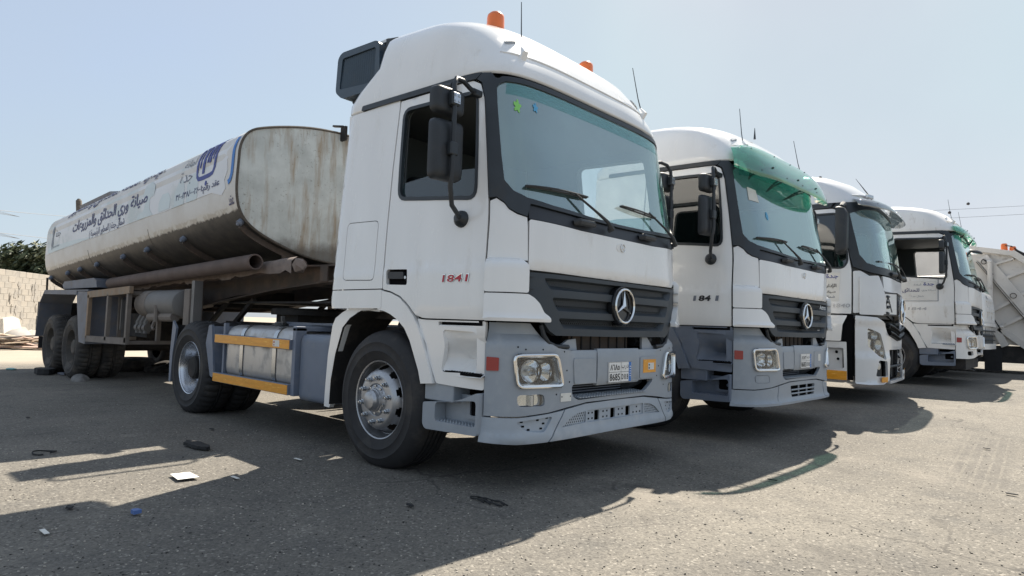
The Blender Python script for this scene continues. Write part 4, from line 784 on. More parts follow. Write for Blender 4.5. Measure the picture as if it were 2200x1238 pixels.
def valance(T, kind):
    S = S1; va = empty('valance', parent=T)
    offv = lambda S, u, v: np.interp(v, [.32, .335, .37, .40, .50, .53], [.0, .016, .016, .006, .004, 0])
    E = lambda y, v: (S.Uy(y, v), v)
    if kind == 'slotted':
        for sg in (-1, 1):
            c = [(-sg*a, b_) for a, b_ in [(S.Ux(1.07, .5), .498), (S.Ux(1.06, .35), .338), (S.Uy(-1.03, .33), .322), E(-.80, .326), E(-.645, .527), E(-.80, .512), E(-1.03, .495)]]
            if sg > 0: c = c[::-1]
            rec = rnd([(-sg*a, b_) for a, b_ in [E(-1.045, .47), E(-.97, .405), E(-.83, .392), E(-.755, .495)]][::(-sg)], .03)
            p = patch('valance_corner', S, c, 'valance_grey', va, holes=[rec], off=offv, t=.025, st=.05, vl=(.37, .40))
            patch('recess_panel', S, inset(rec, -.012), 'valance_grey', p, off=-.012, t=.01, st=.06)
            for y, z in ((-1.0, .468), (-.99, .438), (-.95, .415), (-.85, .418), (-.80, .485), (-.83, .45), (-.88, .475)):
                u = S.Uy(sg*abs(y), z); patch('clip_hole', S, rect(u-.011, u+.011, z-.006, z+.006), 'gap_black', p, off=-.010, t=.001, st=.05, smooth=False)
        cen = [E(-.785, .327), E(-.3, .334), E(0, .336), E(.3, .334), E(.785, .327), E(.63, .53), E(.4, .556), E(0, .56), E(-.4, .556), E(-.63, .53)]
        wl = [E(-.665, .412), E(-.40, .425), E(-.40, .505), E(-.50, .495), E(-.58, .468)]; wr = [(-u, v) for u, v in wl[::-1]]
        strip = [E(-.385, .423), E(.385, .423), E(.385, .508), E(-.385, .508)]
        p = patch('valance_centre', S, cen, 'valance_grey', va, holes=[rnd(wl, .012), rnd(wr, .012), rnd(strip, .01)], off=offv, t=.025, st=.05, vl=(.37, .40))
        sl_ = [rnd(rect(S.Uy(y-.032, .47), S.Uy(y+.032, .47), .427, .50), .008) for y in (-.25, -.04, .17)]
        q = patch('slot_panel', S, inset(strip, -.012), 'valance_grey', p, holes=sl_, off=-.008, t=.012, st=.06)
        for y in (-.355, -.31, -.17, -.12, .04, .09, .25, .30, .35):
            for z in (.445, .485):
                if rng.random() < .75: u = S.Uy(y, z); patch('clip_hole', S, rect(u-.008, u+.008, z-.006, z+.006), 'gap_black', q, off=-.0065, t=.001, st=.05, smooth=False)
        for wv in (wl, wr):
            mesh_strips(S, inset(wv, -.01), -.006, .022, .008, 'vent_mesh', 'valance_grey', p, slope=.6)
        patch('valance_backing', S, [E(-.7, .40), E(.7, .40), E(.7, .52), E(-.7, .52)], 'gap_black', va, off=-.07, t=.004, st=.15)
    else:
        for sg in (-1, 1):
            c = [(-sg*a, b_) for a, b_ in [(S.Ux(1.07, .5), .498), (S.Ux(1.06, .35), .338), (S.Uy(-1.03, .33), .335), E(-.70, .336), E(-.655, .527), E(-.80, .512), E(-1.03, .495)]]
            patch('valance_corner', S, c if sg < 0 else c[::-1], 'bumper_grey', va, off=lambda S, u, v: np.interp(v, [.335, .36, .375, .40, .53], [.03, .03, .012, .004, .0]), t=.025, st=.05, vl=(.36, .375, .40))
        hole = rnd([E(-.36, .52), E(-.33, .40), E(.33, .40), E(.36, .52)], .025)
        cen = [E(-.69, .336), E(-.3, .336), E(0, .338), E(.3, .336), E(.69, .336), E(.64, .53), E(.4, .556), E(0, .56), E(-.4, .556), E(-.64, .53)]
        p = patch('valance_centre', S, cen, 'bumper_grey', va, holes=[hole], off=lambda S, u, v: np.interp(v, [.335, .36, .375, .40, .53], [.03, .03, .012, .004, .0]), t=.025, st=.05, vl=(.36, .375, .40))
        for z in (.435, .475): b = B(); b.tube([S.at(S.Uy(y, z), z, .0) for y in np.linspace(-.345, .345, 8)], .009, 6); b.out('vent_bar', 'bumper_grey', p)
        for y in (-.12, .12): b = B(); b.tube([S.at(S.Uy(y, .4), .40, -.005), S.at(S.Uy(y, .52), .52, -.005)], .009, 6); b.out('vent_bar', 'bumper_grey', p)
        patch('valance_backing', S, [E(-.5, .38), E(.5, .38), E(.5, .54), E(-.5, .54)], 'gap_black', va, off=-.09, t=.004, st=.15)
    return va

def number_plate(T, S, y0, z0, y1, z1, off, ar_n, ar_l, la_n, la_l):
    E = lambda a, b_, o=0: S.at(S.Uy(a, b_), b_, off+o)
    pl = patch('number_plate', S, rnd(rect(S.Uy(y0, z0), S.Uy(y1, z0), z0, z1), .008), 'plate_white', T, off=off, t=.006, st=.08, smooth=False)
    W_ = y1-y0; H_ = z1-z0; xb = y1-.12*W_; zm = (z0+z1)/2; xm = y0+.53*W_
    patch('plate_band', S, rect(S.Uy(xb, z0), S.Uy(y1-.004, z0), z0+.004, z1-.004), 'plate_blue', pl, off=off+.0012, t=.001, st=.08, smooth=False)
    b = B()
    for a0, a1, c0, c1 in ((y0+.004, xb, zm-.0012, zm+.0012), (xm-.0012, xm+.0012, z0+.004, z1-.004), (y0+.002, y1-.002, z0+.002, z0+.0045), (y0+.002, y1-.002, z1-.0045, z1-.002), (y0+.002, y0+.0045, z0+.002, z1-.002)):
        b.add([E(a0, c0, .0018), E(a1, c0, .0018), E(a1, c1, .0018), E(a0, c1, .0018)], [(0, 1, 2, 3)])
    b.out('plate_lines', 'print_black', pl, smooth=False)
    f = lambda a, b_: E(a, b_, .002)
    letters('plate_characters', la_n, f, .44*W_, (y0+xm)/2, z0+H_*.26, 'print_black', pl, bold=.01, height=H_*.34)
    letters('plate_characters', la_l, f, .29*W_, (xm+xb)/2, z0+H_*.26, 'print_black', pl, bold=.01, height=H_*.26)
    letters('plate_characters', ar_n, f, .40*W_, (y0+xm)/2, z0+H_*.73, 'print_black', pl, bold=.015, height=H_*.28)
    letters('plate_characters', ar_l, f, .30*W_, (xm+xb)/2, z0+H_*.73, 'print_black', pl, bold=.012, height=H_*.24)
    for i in range(5): c = zm+(i-2)*.018; b = B(); b.add([E(xb+.01, c, .002), E(y1-.012, c, .002), E(y1-.012, c+.006, .002), E(xb+.01, c+.006, .002)], [(0, 1, 2, 3)]); b.out('plate_mark', 'plate_white', pl, smooth=False)
    return pl
def side_letters(T, S, body, w_, cx, cz, material, bold=.03, off=.012, height=None, sg=-1, name='model_number', skew=0):
    return letters(name, body, lambda a, b_: S.at(S.Ux(a, b_, sg), b_, off), w_, cx, cz, material, T, bold, height, skew)
def copy_tree(o, parent=None):
    c = o.copy(); COL.objects.link(c); c.parent = parent
    for ch in list(o.children): copy_tree(ch, c)
    return c
def walk(o):
    yield o
    for c in o.children: yield from walk(c)
def recolour(root, names, frm, to):
    for o in walk(root):
        if o.type == 'MESH' and (names is None or o.name.split('.')[0] in names):
            for s_ in o.material_slots:
                if s_.material and s_.material.name == frm: s_.link = 'OBJECT'; s_.material = MAT[to]
# ---------------- tank semi-trailer ----------------
SEC = [(0, 3.335), (-.35, 3.315), (-.65, 3.26), (-.945, 3.18), (-1.145, 3.10), (-1.235, 2.93), (-1.24, 2.72), (-1.25, 2.52), (-1.24, 2.36), (-1.205, 2.22), (-1.11, 2.09), (-.92, 1.975), (-.60, 1.855), (-.3, 1.78), (0, 1.755)]
SP = np.array(SEC)
for _ in range(2):
    Q = [SP[0]]
    for a, b in zip(SP[:-1], SP[1:]): Q += [a*.75+b*.25, a*.25+b*.75]
    Q.append(SP[-1]); SP = np.array(Q)
SLEN = np.concatenate([[0], np.cumsum(np.hypot(*np.diff(SP, axis=0).T))])
def tank(x, s, off=0, sc=1.0):
    """point of the tank skin at length x, s metres down from the top line on the right side (negative s: left side)"""
    a = min(abs(s), SLEN[-1]); y = np.interp(a, SLEN, SP[:, 0]); z = np.interp(a, SLEN, SP[:, 1]); e = .01
    y2 = np.interp(min(a+e, SLEN[-1]), SLEN, SP[:, 0])-np.interp(max(a-e, 0), SLEN, SP[:, 0]); z2 = np.interp(min(a+e, SLEN[-1]), SLEN, SP[:, 1])-np.interp(max(a-e, 0), SLEN, SP[:, 1])
    l = math.hypot(y2, z2); ny, nz = z2/l, -y2/l
    y, z = y*sc+ny*off, 2.5+(z-2.5)*sc+nz*off
    z += .05*(x+2.6)-.013*(x+2.6)*max(0, min(1, (z-2.2)/.8))
    return Vector((x, y if s >= 0 else -y, z))
def tank_material():
    m_ = bpy.data.materials.new('tank_skin'); m_.use_nodes = True; t = m_.node_tree; N = t.nodes; L = t.links; b = N['Principled BSDF']; b.inputs['Roughness'].default_value = .55
    uv = N.new('ShaderNodeUVMap'); uv.uv_map = 'skin'; sx = N.new('ShaderNodeSeparateXYZ'); L.new(uv.outputs[0], sx.inputs[0])
    tc = N.new('ShaderNodeTexCoord')
    def noise(sc_, det=6, st=None):
        n = N.new('ShaderNodeTexNoise'); n.inputs['Scale'].default_value = sc_; n.inputs['Detail'].default_value = det; n.inputs['Roughness'].default_value = .62
        if st: mp = N.new('ShaderNodeMapping'); mp.inputs['Scale'].default_value = st; L.new(tc.outputs['Object'], mp.inputs[0]); L.new(mp.outputs[0], n.inputs['Vector'])
        else: L.new(tc.outputs['Object'], n.inputs['Vector'])
        return n.outputs[0]
    def ma(op, a, b_):
        n = N.new('ShaderNodeMath'); n.operation = op
        for i, q in enumerate((a, b_)):
            if isinstance(q, (int, float)): n.inputs[i].default_value = q
            else: L.new(q, n.inputs[i])
        return n.outputs[0]
    def ramp(x, a, b_):
        r = N.new('ShaderNodeMapRange'); L.new(x, r.inputs[0]); r.inputs[1].default_value = a; r.inputs[2].default_value = b_; return r.outputs[0]
    def mix(f, a, b_):
        n = N.new('ShaderNodeMix'); n.data_type = 'RGBA'; L.new(f, n.inputs[0])
        for i, q in ((6, a), (7, b_)):
            if isinstance(q, tuple): n.inputs[i].default_value = q+(1,)
            else: L.new(q, n.inputs[i])
        return n.outputs[2]
    n1 = noise(7); n2 = noise(2.2); n3 = noise(26, 3)
    s_ = sx.outputs[1]
    white = mix(ramp(n2, .4, .75), (.66, .65, .63), (.56, .53, .49))
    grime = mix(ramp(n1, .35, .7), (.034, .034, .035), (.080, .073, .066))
    e1 = ma('ADD', s_, ma('MULTIPLY', ma('SUBTRACT', n1, .5), .16))
    worn = mix(ramp(n1, .48, .58), (.50, .465, .41), (.64, .62, .575))
    c = mix(ramp(e1, 1.995, 2.015), white, worn)
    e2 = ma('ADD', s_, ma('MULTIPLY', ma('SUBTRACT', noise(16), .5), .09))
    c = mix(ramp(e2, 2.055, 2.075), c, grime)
    L.new(c, b.inputs['Base Color']); bp = N.new('ShaderNodeBump'); bp.inputs['Strength'].default_value = .12; L.new(n3, bp.inputs['Height']); L.new(bp.outputs[0], b.inputs['Normal'])
    MAT['tank_skin'] = m_
    m2 = bpy.data.materials.new('tank_end'); m2.use_nodes = True; t = m2.node_tree; N = t.nodes; L = t.links; b = N['Principled BSDF']; b.inputs['Roughness'].default_value = .7; tc = N.new('ShaderNodeTexCoord')
    pale = mix(ramp(noise(3.5), .35, .7), (.60, .625, .60), (.43, .45, .43))
    spots = ramp(noise(34, 4), .60, .70); dens = ramp(noise(2.2), .42, .62)
    c = mix(ma('MULTIPLY', spots, dens), pale, (.17, .15, .12))
    rust = ramp(noise(2.4, 8, (1, 2.6, .35)), .50, .64)
    c = mix(ma('MULTIPLY', rust, .75), c, (.30, .21, .12))
    gs = N.new('ShaderNodeSeparateXYZ'); L.new(tc.outputs['Object'], gs.inputs[0])
    low = ramp(ma('ADD', gs.outputs[2], ma('MULTIPLY', noise(6), .25)), 2.13, 2.0)
    c = mix(ma('MULTIPLY', low, .8), c, (.10, .085, .07)); L.new(c, b.inputs['Base Color'])
    bp = N.new('ShaderNodeBump'); bp.inputs['Strength'].default_value = .2; L.new(noise(5), bp.inputs['Height']); L.new(bp.outputs[0], b.inputs['Normal']); MAT['tank_end'] = m2
tank_material()
TR_ = empty('tank_trailer', 'long white tank semi-trailer with blue Arabic lettering and rusty pale front end', 'trailer', loc=(0, 0, 0))
ss = np.concatenate([-np.linspace(SLEN[-1], 0, 70)[:-1], np.linspace(0, SLEN[-1], 70)[:-1]])
st = [(-2.60, 1), (-2.66, 1)]+[(x, 1) for x in np.arange(-3.2, -10.3, -.55)]+[(-10.45, 1), (-10.60, .985), (-10.70, .95), (-10.76, .88), (-10.79, .78)]
V = [tank(x, s, 0, k) for x, k in st for s in ss]; n = len(ss)
fs = [(i*n+j, (i+1)*n+j, (i+1)*n+(j+1) % n, i*n+(j+1) % n) for i in range(len(st)-1) for j in range(n)]+[tuple((len(st)-1)*n+j for j in range(n))]
tk = mesh_obj('tank_shell', V, fs, 'tank_skin', TR_, angle=50)
uvl = tk.data.uv_layers.new(name='skin'); sv = [abs(s) for x, k in st for s in ss]
for lp in tk.data.loops: uvl.data[lp.index].uv = (V[lp.vertex_index].x, sv[lp.vertex_index])
q = [(tank(-2.6, s, -.015).y, tank(-2.6, s, -.015).z) for s in ss]
plane_patch('tank_end_plate', q, 'tank_end', TR_, lambda a, b: (-2.612+.03*max(0, 1-((a/1.25)**2+((b-2.56)/.85)**2)), a, b), (1, 0, 0), t=.01, st=.12)
b = B(); b.tube([tank(-2.605, s, -.004) for s in ss], .014, 6, close=True); b.out('end_seam', 'weld_grime', TR_)
for x in (-5.2, -7.85):
    b = B(); b.tube([tank(x, s, -.002) for s in np.linspace(1.95, 3.2, 24)], .006, 5); b.out('weld_seam', 'weld_grime', TR_)
def skin(name, outl, material, parent, off=.004, st=.12, t=.002, holes=()):
    V, F, be = fill2d(outl, holes, st); P = np.array([tank(a, s, off) for a, s in V]); N_ = np.array([(tank(a, s, off+.01)-tank(a, s, off))*100 for a, s in V]); F = F[:, ::-1]; be = [(b_, a) for a, b_ in be]
    vs, fs = thick(P, N_, F, be, t); return mesh_obj(name, vs, fs, material, parent)
rg = random.Random(3)
bt = [(-10.45, 1.80)]+[(x, 1.80+rg.uniform(-.01, .01)) for x in np.arange(-9.5, -3.0, .7)]+[(-2.95, 1.86), (-2.86, 1.80), (-2.90, 1.70), (-2.84, 1.60), (-2.87, 1.48), (-2.80, 1.30), (-2.80, .75), (-10.45, .75)]
bn = skin('banner', bt, 'banner', TR_, .004, .2)
fT = lambda a, s: tank(a, -s, .009)     # letters: second coordinate is minus s
for poly in ([(-4.28, 1.80), (-4.28, 1.62), (-4.2, 1.52), (-4.08, 1.50), (-4.0, 1.58), (-3.98, 1.80)], [(-3.92, 1.80), (-3.92, 1.6), (-3.84, 1.5), (-3.70, 1.48), (-3.60, 1.5), (-3.60, 1.80)], [(-4.8, 1.79), (-4.8, 1.66), (-4.7, 1.58), (-4.5, 1.58), (-4.42, 1.66), (-4.42, 1.79)], [(-10.3, 1.79), (-10.3, 1.70), (-9.4, 1.71), (-8.7, 1.72), (-7.6, 1.78), (-7.6, 1.79)], [(-5.6, 1.79), (-5.55, 1.72), (-5.35, 1.70), (-5.3, 1.55), (-5.42, 1.50), (-5.35, 1.38), (-5.15, 1.34), (-4.98, 1.42), (-5.0, 1.54), (-5.15, 1.56), (-5.13, 1.70), (-5.0, 1.79)]):
    skin('banner_print', rnd(poly, .03), 'banner_teal', bn, .0062, .1, .0008)
letters('lettering', arab('صيانة وري الحدائق والمزروعات'), lambda a, s: tank(a, -s, .0085), 3.52, -6.99, -1.555, 'print_navy', bn, bold=.022, height=.26)
letters('lettering', arab('شمال جدة ( المحاور الرئيسية )'), lambda a, s: tank(a, -s, .0085), 1.66, -6.92, -1.735, 'print_navy', bn, bold=.008, height=.13)
letters('lettering', arab('الإدارة العامة للحدائق والتشجير'), lambda a, s: tank(a, -s, .0085), 4.4, -7.05, -1.19, 'print_navy', bn, bold=.015, height=.30)
letters('lettering', '٣/٠٠/٣٨/٠٠٠٢/٠٠١:'+arab('عقد رقم'), lambda a, s: tank(a, -s, .0085), 1.22, -3.62, -1.715, 'print_navy', bn, bold=.012, height=.115)
letters('lettering', arab('أمانة'), lambda a, s: tank(a, -s, .0085), .34, -3.90, -1.31, 'print_grey', bn, bold=0, height=.13)
letters('lettering', arab('جدة'), lambda a, s: tank(a, -s, .0085), .36, -3.96, -1.50, 'print_grey', bn, bold=0, height=.17)
letters('lettering', arab('جدة'), lambda a, s: tank(a, -s, .0085), .30, -9.68, -1.52, 'print_grey', bn, bold=.005, height=.14)
letters('lettering', 'JEDDAH', lambda a, s: tank(a, -s, .0085), .42, -9.75, -1.72, 'print_grey', bn, bold=0, height=.04)
letters('lettering', arab('عقد'), lambda a, s: tank(a, -s, .0065), .12, -2.73, -1.945, 'print_navy', TR_, bold=.012, height=.10)
lg = empty('city_emblem', parent=bn)
def stroke(path, w0, material, name='emblem_stroke', par=None):
    P = [np.array(p, float) for p in path]; L_ = []; R_ = []
    for i, p in enumerate(P):
        d = P[min(i+1, len(P)-1)]-P[max(i-1, 0)]; d = d/np.linalg.norm(d); nn = np.array([-d[1], d[0]])*w0/2; L_.append(p+nn); R_.append(p-nn)
    skin(name, [tuple(x) for x in L_+R_[::-1]], material, par or bn, .0075, .06, .001)
stroke([(-3.66+.0, 1.02), (-3.655, 1.25), (-3.65, 1.47), (-3.64, 1.54), (-3.60, 1.575), (-3.5, 1.58), (-3.3, 1.575), (-3.22, 1.56), (-3.185, 1.51), (-3.175, 1.42), (-3.17, 1.2), (-3.16, .95)], .05, 'print_blue')
for x, s0, s1, w_ in ((-3.575, 1.02, 1.45, .032), (-3.48, .98, 1.53, .062), (-3.385, .96, 1.42, .034), (-3.32, .95, 1.43, .05), (-3.245, .93, 1.40, .03)):
    stroke([(x+.02, s0), (x+.01, (s0+s1)/2), (x, s1)], w_, 'print_blue')
skin('emblem_dot', circle(-3.38, 1.655, .028, 12, .03), 'print_blue', bn, .0075, .05, .001)
skin('emblem_mark', [(-10.02, 1.36), (-9.95, 1.42), (-9.98, 1.56), (-9.94, 1.66), (-10.02, 1.76), (-10.10, 1.66), (-10.06, 1.52), (-10.10, 1.44)], 'print_grey', bn, .0075, .06, .001)
stroke([(-2.72, 1.24), (-2.722, 1.5), (-2.725, 1.66), (-2.75, 1.72), (-2.80, 1.745)], .06, 'plate_blue', 'old_print', TR_)
# saddles: gusset plates with bolts under the belly
for x in (-2.68, -4.2, -5.43, -6.39, -7.63, -8.55, -9.29, -10.42):
    for sg in (1, -1):
        b = B(); P = [tank(x, sg*s, .012) for s in np.linspace(2.18, 3.0, 9)]; Q = [tank(x, sg*2.18, .03), Vector((x, sg*-1.06, P[0].z-.12)), Vector((x, sg*-.55, 1.66 if x > -3 else 1.60)), Vector((x, sg*-.42, 1.60))]
        bp_ = [(p.y, p.z) for p in P]+[(sg*-.50, min(1.66, P[-1].z)), (sg*-.62, min(1.62, P[-1].z-.02))]+[(tank(x, sg*s, .075).y, tank(x, sg*s, .075).z) for s in np.linspace(2.75, 2.22, 6)]
        b.prism(bp_, lambda a, c: (x-.012, a, c), lambda a, c: (x+.012, a, c)); fix_normals(b.out('saddle_gusset', 'chassis_brown', TR_, smooth=False))
        p = tank(x, sg*2.19, .0); nn = (tank(x, sg*2.19, .1)-p).normalized(); b = B(); b.cyl(p, p+nn*.05, .036, n=12); b.ico(p+nn*.055, .022); b.out('saddle_bolt', 'steel_blue', TR_)
# top walkway, vent pipe
b = B(); vs = []
for x in np.linspace(-9.5, -7.8, 8): vs += [tank(x, .55, .02), tank(x, .98, .02), tank(x, .98, .10), tank(x, .55, .08)]
b.add(vs, [(i*4+j, i*4+(j+1) % 4, i*4+4+(j+1) % 4, i*4+4+j) for i in range(7) for j in range(4)]+[(0, 1, 2, 3), (31, 30, 29, 28)]); fix_normals(b.out('top_walkway', 'steel_blue_trailer', TR_, smooth=False))
p = tank(-9.95, .9, 0); b = B(); b.tube([p, p+Vector((.0, -.02, .24)), p+Vector((.0, -.02, .28))], [.05, .05, .02], 10); b.out('vent_pipe', 'weld_grime', TR_)
p = tank(-2.6, .02, 0); b = B(); b.bar(p+Vector((.05, .0, -.1)), p+Vector((.05, 0, .07)), .03, .10); b.bar(p+Vector((.05, .0, .07)), p+Vector((-.1, -.05, .09)), .04, .02); b.out('hose_bracket', 'underbody', TR_)
# chassis beams
bm_ = empty('trailer_frame', parent=TR_)
for sg in (-1, 1):
    Y = sg*.56
    b = B(); b.prism([(-.55, 1.66), (-.55, 1.50), (-1.80, 1.49), (-2.2, 1.46), (-2.9, 1.42), (-4.0, 1.36), (-5.0, 1.24), (-5.4, 1.18), (-10.7, 1.18), (-10.7, 1.50), (-5.2, 1.58), (-2.7, 1.68), (-1.80, 1.655)], lambda a, c: (a, Y-.012, c), lambda a, c: (a, Y+.012, c))
    b.bar((-1.8, Y, 1.655), (-2.7, Y, 1.68), .16, .018); b.bar((-2.7, Y, 1.68), (-10.7, Y, 1.50), .16, .018); b.bar((-.55, Y, 1.66), (-1.8, Y, 1.655), .16, .018)
    b.bar((-.55, Y, 1.50), (-1.8, Y, 1.49), .16, .018); b.bar((-1.8, Y, 1.49), (-2.9, Y, 1.42), .16, .018); b.bar((-2.9, Y, 1.42), (-5.4, Y, 1.18), .16, .018); b.bar((-5.4, Y, 1.18), (-10.7, Y, 1.18), .16, .018)
    fix_normals(b.out('frame_beam', 'chassis_brown', bm_, smooth=False))
    b = B(); b.bar((-1.80, Y-sg*-.09, 1.49), (-1.80, Y-sg*-.09, 1.65), .012, .14); b.out('stiffener', 'chassis_brown', bm_)
for x in (-.6, -1.8, -3.2, -4.6, -6.0, -7.4, -8.8, -10.6): b = B(); b.box(x-.05, x+.05, -.55, .55, 1.22 if x < -4 else 1.5, 1.46 if x < -4 else 1.63); b.out('cross_member', 'underbody', bm_)
b = B(); b.box(-4.2, -.9, -.55, .55, 1.27, 1.29); b.out('coupler_plate', 'underbody', bm_)
for x, sg in ((-3.6, -1), (-4.3, -1), (-3.6, 1)): b = B(); b.bar((x, sg*.5, 1.32), (x-.5, sg*.5, 1.02), .05, .05); b.out('brace', 'underbody', bm_)
# pipes along the side
b = B(); P = [(-2.55, -1.02, 1.685), (-4.0, -1.02, 1.645), (-7.3, -1.02, 1.555)]
b.lathe([(.085, 0), (.085, 4.75), (.07, 4.75), (.07, 0)], 20, close=True, M=Matrix.Translation((-2.55, -1.02, 1.690)) @ Vector((-4.75, 0, -.135)).to_track_quat('Z', 'Y').to_matrix().to_4x4()); b.out('side_pipe', 'rust_pipe', TR_)
b = B(); b.lathe([(1e-3, 0), (.07, 0)], 20, M=Matrix.Translation((-2.95, -1.02, 1.68)) @ Vector((-4.75, 0, -.135)).to_track_quat('Z', 'Y').to_matrix().to_4x4()); b.out('pipe_bore', 'gap_black', TR_)
rg = random.Random(8); b = B(); P = []; N_ = 46; vs = []; nn = 12
for i in range(N_):
    x = -2.05-5.2*i/(N_-1); c = Vector((x, -.80, 1.655-.027*(-x-2.05)))
    for k in range(nn):
        a = math.pi*(-.1+1.2*k/(nn-1)); r = .085+rg.uniform(-.004, .004); e = 0
        if k == 0: e = -.05*rg.random()-.02
        vs.append(c+Vector((0, -math.cos(a)*r, math.sin(a)*r+(e if k == 0 else 0))))
b.add(vs, [(i*nn+k, i*nn+k+1, (i+1)*nn+k+1, (i+1)*nn+k) for i in range(N_-1) for k in range(nn-1)]); b.out('torn_lagging', 'lagging', TR_)
b = B(); b.tube([(-1.98, -.80, 1.655), (-7.2, -.80, 1.51)], .06, 12); b.out('side_pipe', 'rust_pipe', TR_); b = B(); b.ico((-2.0, -.82, 1.65), .085, jit=.15, rg=rg); b.out('pipe_cap', 'lagging', TR_)
# landing leg, air tank
for sg in (-1, 1):
    b = B(); b.box(-4.25, -4.08, sg*1.0-.085, sg*1.0+.085, .72, 1.42); b.box(-4.22, -4.11, sg*1.0-.06, sg*1.0+.06, .42, .75); l_ = b.out('landing_leg', 'rack_grey', TR_, bev=.01)
    b = B(); b.box(-4.06, -3.98, sg*1.02-.05, sg*1.02+.05, .95, 1.52); b.out('leg_bracket', 'air_tank', l_)
    b = B(); b.box(-4.3, -4.02, sg*1.0-.12, sg*1.0+.12, .40, .42); b.out('leg_foot', 'underbody', l_)
b = B(); b.lathe([(1e-3, 0), (.12, .01), (.17, .05), (.185, .10), (.185, 1.35), (.17, 1.41), (.12, 1.44), (1e-3, 1.45)], 24, M=Matrix.Translation((-5.85, -.98, 1.24)) @ Vector((1, 0, 0)).to_track_quat('Z', 'Y').to_matrix().to_4x4()); at = b.out('air_tank', 'air_tank', TR_)
b = B(); b.lathe([(.187, .10), (.188, .48), (.186, .48)], 24, M=Matrix.Translation((-5.85, -.98, 1.24)) @ Vector((1, 0, 0)).to_track_quat('Z', 'Y').to_matrix().to_4x4()); b.out('tank_cover', 'rack_grey', at)
b = B(); b.tube([(-5.35, -1.08, 1.06), (-4.5, -1.08, 1.07)], .06, 10); b.tube([(-4.95, -1.15, 1.0), (-4.95, -1.15, 1.22)], .03, 8); b.tube([(-5.15, -1.1, 1.0), (-5.15, -1.12, .93), (-5.1, -1.12, .9)], .02, 6); b.out('valve_pipe', 'rack_grey', TR_)
# side rack
rk = empty('side_rack', parent=TR_)
b = B(); b.bar((-7.55, -1.25, 1.37), (-5.62, -1.25, 1.42), .05, .10); b.out('rack_rail', 'rack_tan', rk)
b = B(); b.bar((-7.5, -1.25, .69), (-5.66, -1.25, .72), .05, .09); b.out('rack_rail', 'rack_grey', rk)
for x in (-7.50, -6.55, -5.70): b = B(); b.bar((x, -1.25, .70), (x+.01, -1.25, 1.36), .07, .05, upv=(0, 1, 0)); b.out('rack_post', 'rack_grey' if x > -7 else 'rack_tan', rk)
for x in (-7.4, -5.72): b = B(); b.bar((x, -.85, .70), (x, -.85, 1.36), .06, .05, upv=(0, 1, 0)); b.bar((x, -1.25, .70), (x, -.6, .70), .05, .05); b.bar((x, -1.25, 1.38), (x, -.6, 1.38), .05, .05); b.out('rack_post', 'rack_grey', rk)
rg = random.Random(5); b = B(); b.box(-7.3, -6.3, -.80, -.6, .75, 1.1); b.out('valve_box', 'underbody', TR_)
for i in range(3): x = -6.35+.16*i; b = B(); b.tube([(x, -.9, .82), (x, -.9, .98), (x+.02, -.85, 1.1)], .045, 8); b.cyl((x-.03, -.9, .9), (x+.07, -.9, .9), .06); b.out('brake_valve', 'air_tank', TR_)
b = B(); b.bar((-6.85, -.95, 1.3), (-6.85, -.95, .85), .1, .03); b.out('hanging_plate', 'air_tank', TR_)
# fenders over the bogie
fe = empty('bogie_fender', parent=TR_)
for sg in (-1, 1):
    b = B(); b.bar((-7.85, sg*1.24, 1.45), (-8.05, sg*1.22, .62), .008, .012)
    pl = [(-7.58, 1.40), (-7.60, .62), (-7.62, .60)]
    b = B(); b.add([(-8.25, sg*1.25, 1.43), (-7.58, sg*1.25, 1.42), (-7.62, sg*1.25, .60), (-7.95, sg*1.25, .62), (-8.06, sg*1.25, .9), (-8.25, sg*.7, 1.43), (-7.58, sg*.7, 1.42), (-7.62, sg*.7, .60), (-7.95, sg*.7, .62), (-8.06, sg*.7, .9)], [(0, 1, 2, 3, 4), (5, 9, 8, 7, 6), (1, 6, 7, 2), (2, 7, 8, 3), (3, 8, 9, 4), (4, 9, 5, 0)]); fix_normals(b.out('front_flap', 'steel_blue_trailer', fe, smooth=False))
    b = B(); b.bar((-7.56, sg*1.0, 1.44), (-10.3, sg*1.0, 1.47), .52, .02); b.bar((-10.3, sg*1.0, 1.465), (-10.62, sg*1.0, 1.25), .52, .02); b.bar((-10.62, sg*1.0, 1.25), (-10.78, sg*1.0, .62), .52, .02); b.bar((-8.2, sg*1.255, 1.41), (-10.3, sg*1.255, 1.44), .015, .07); b.out('fender_sheet', 'steel_blue_trailer', fe, smooth=False)
    b = B(); b.bar((-10.55, sg*1.0, .62), (-10.55, sg*1.0, .4), .01, .5, upv=(0, 1, 0)); b.out('mud_flap', 'rubber_scrap', fe)
b = B(); b.prism([(-7.45, 1.49), (-9.35, 1.49), (-9.45, 1.56), (-9.35, 1.62), (-7.65, 1.64), (-7.5, 1.60)], lambda a, c: (a, -1.18, c), lambda a, c: (a, -.85, c)); fix_normals(b.out('hose_box', 'steel_blue_trailer', TR_, smooth=False))
b = B(); b.box(-11.05, -10.78, -1.2, 1.2, 1.0, 1.27); b.out('rear_bumper', 'underbody', TR_, bev=.01); b = B(); b.box(-11.0, -10.82, -1.22, -.8, .72, 1.0); b.out('rear_lamp_box', 'rubber_scrap', TR_, bev=.01)
b = B(); b.tube([(-10.6, -1.16, 1.28), (-10.6, -1.17, 1.72)], .018, 6); b.out('ladder_post', 'underbody', TR_)
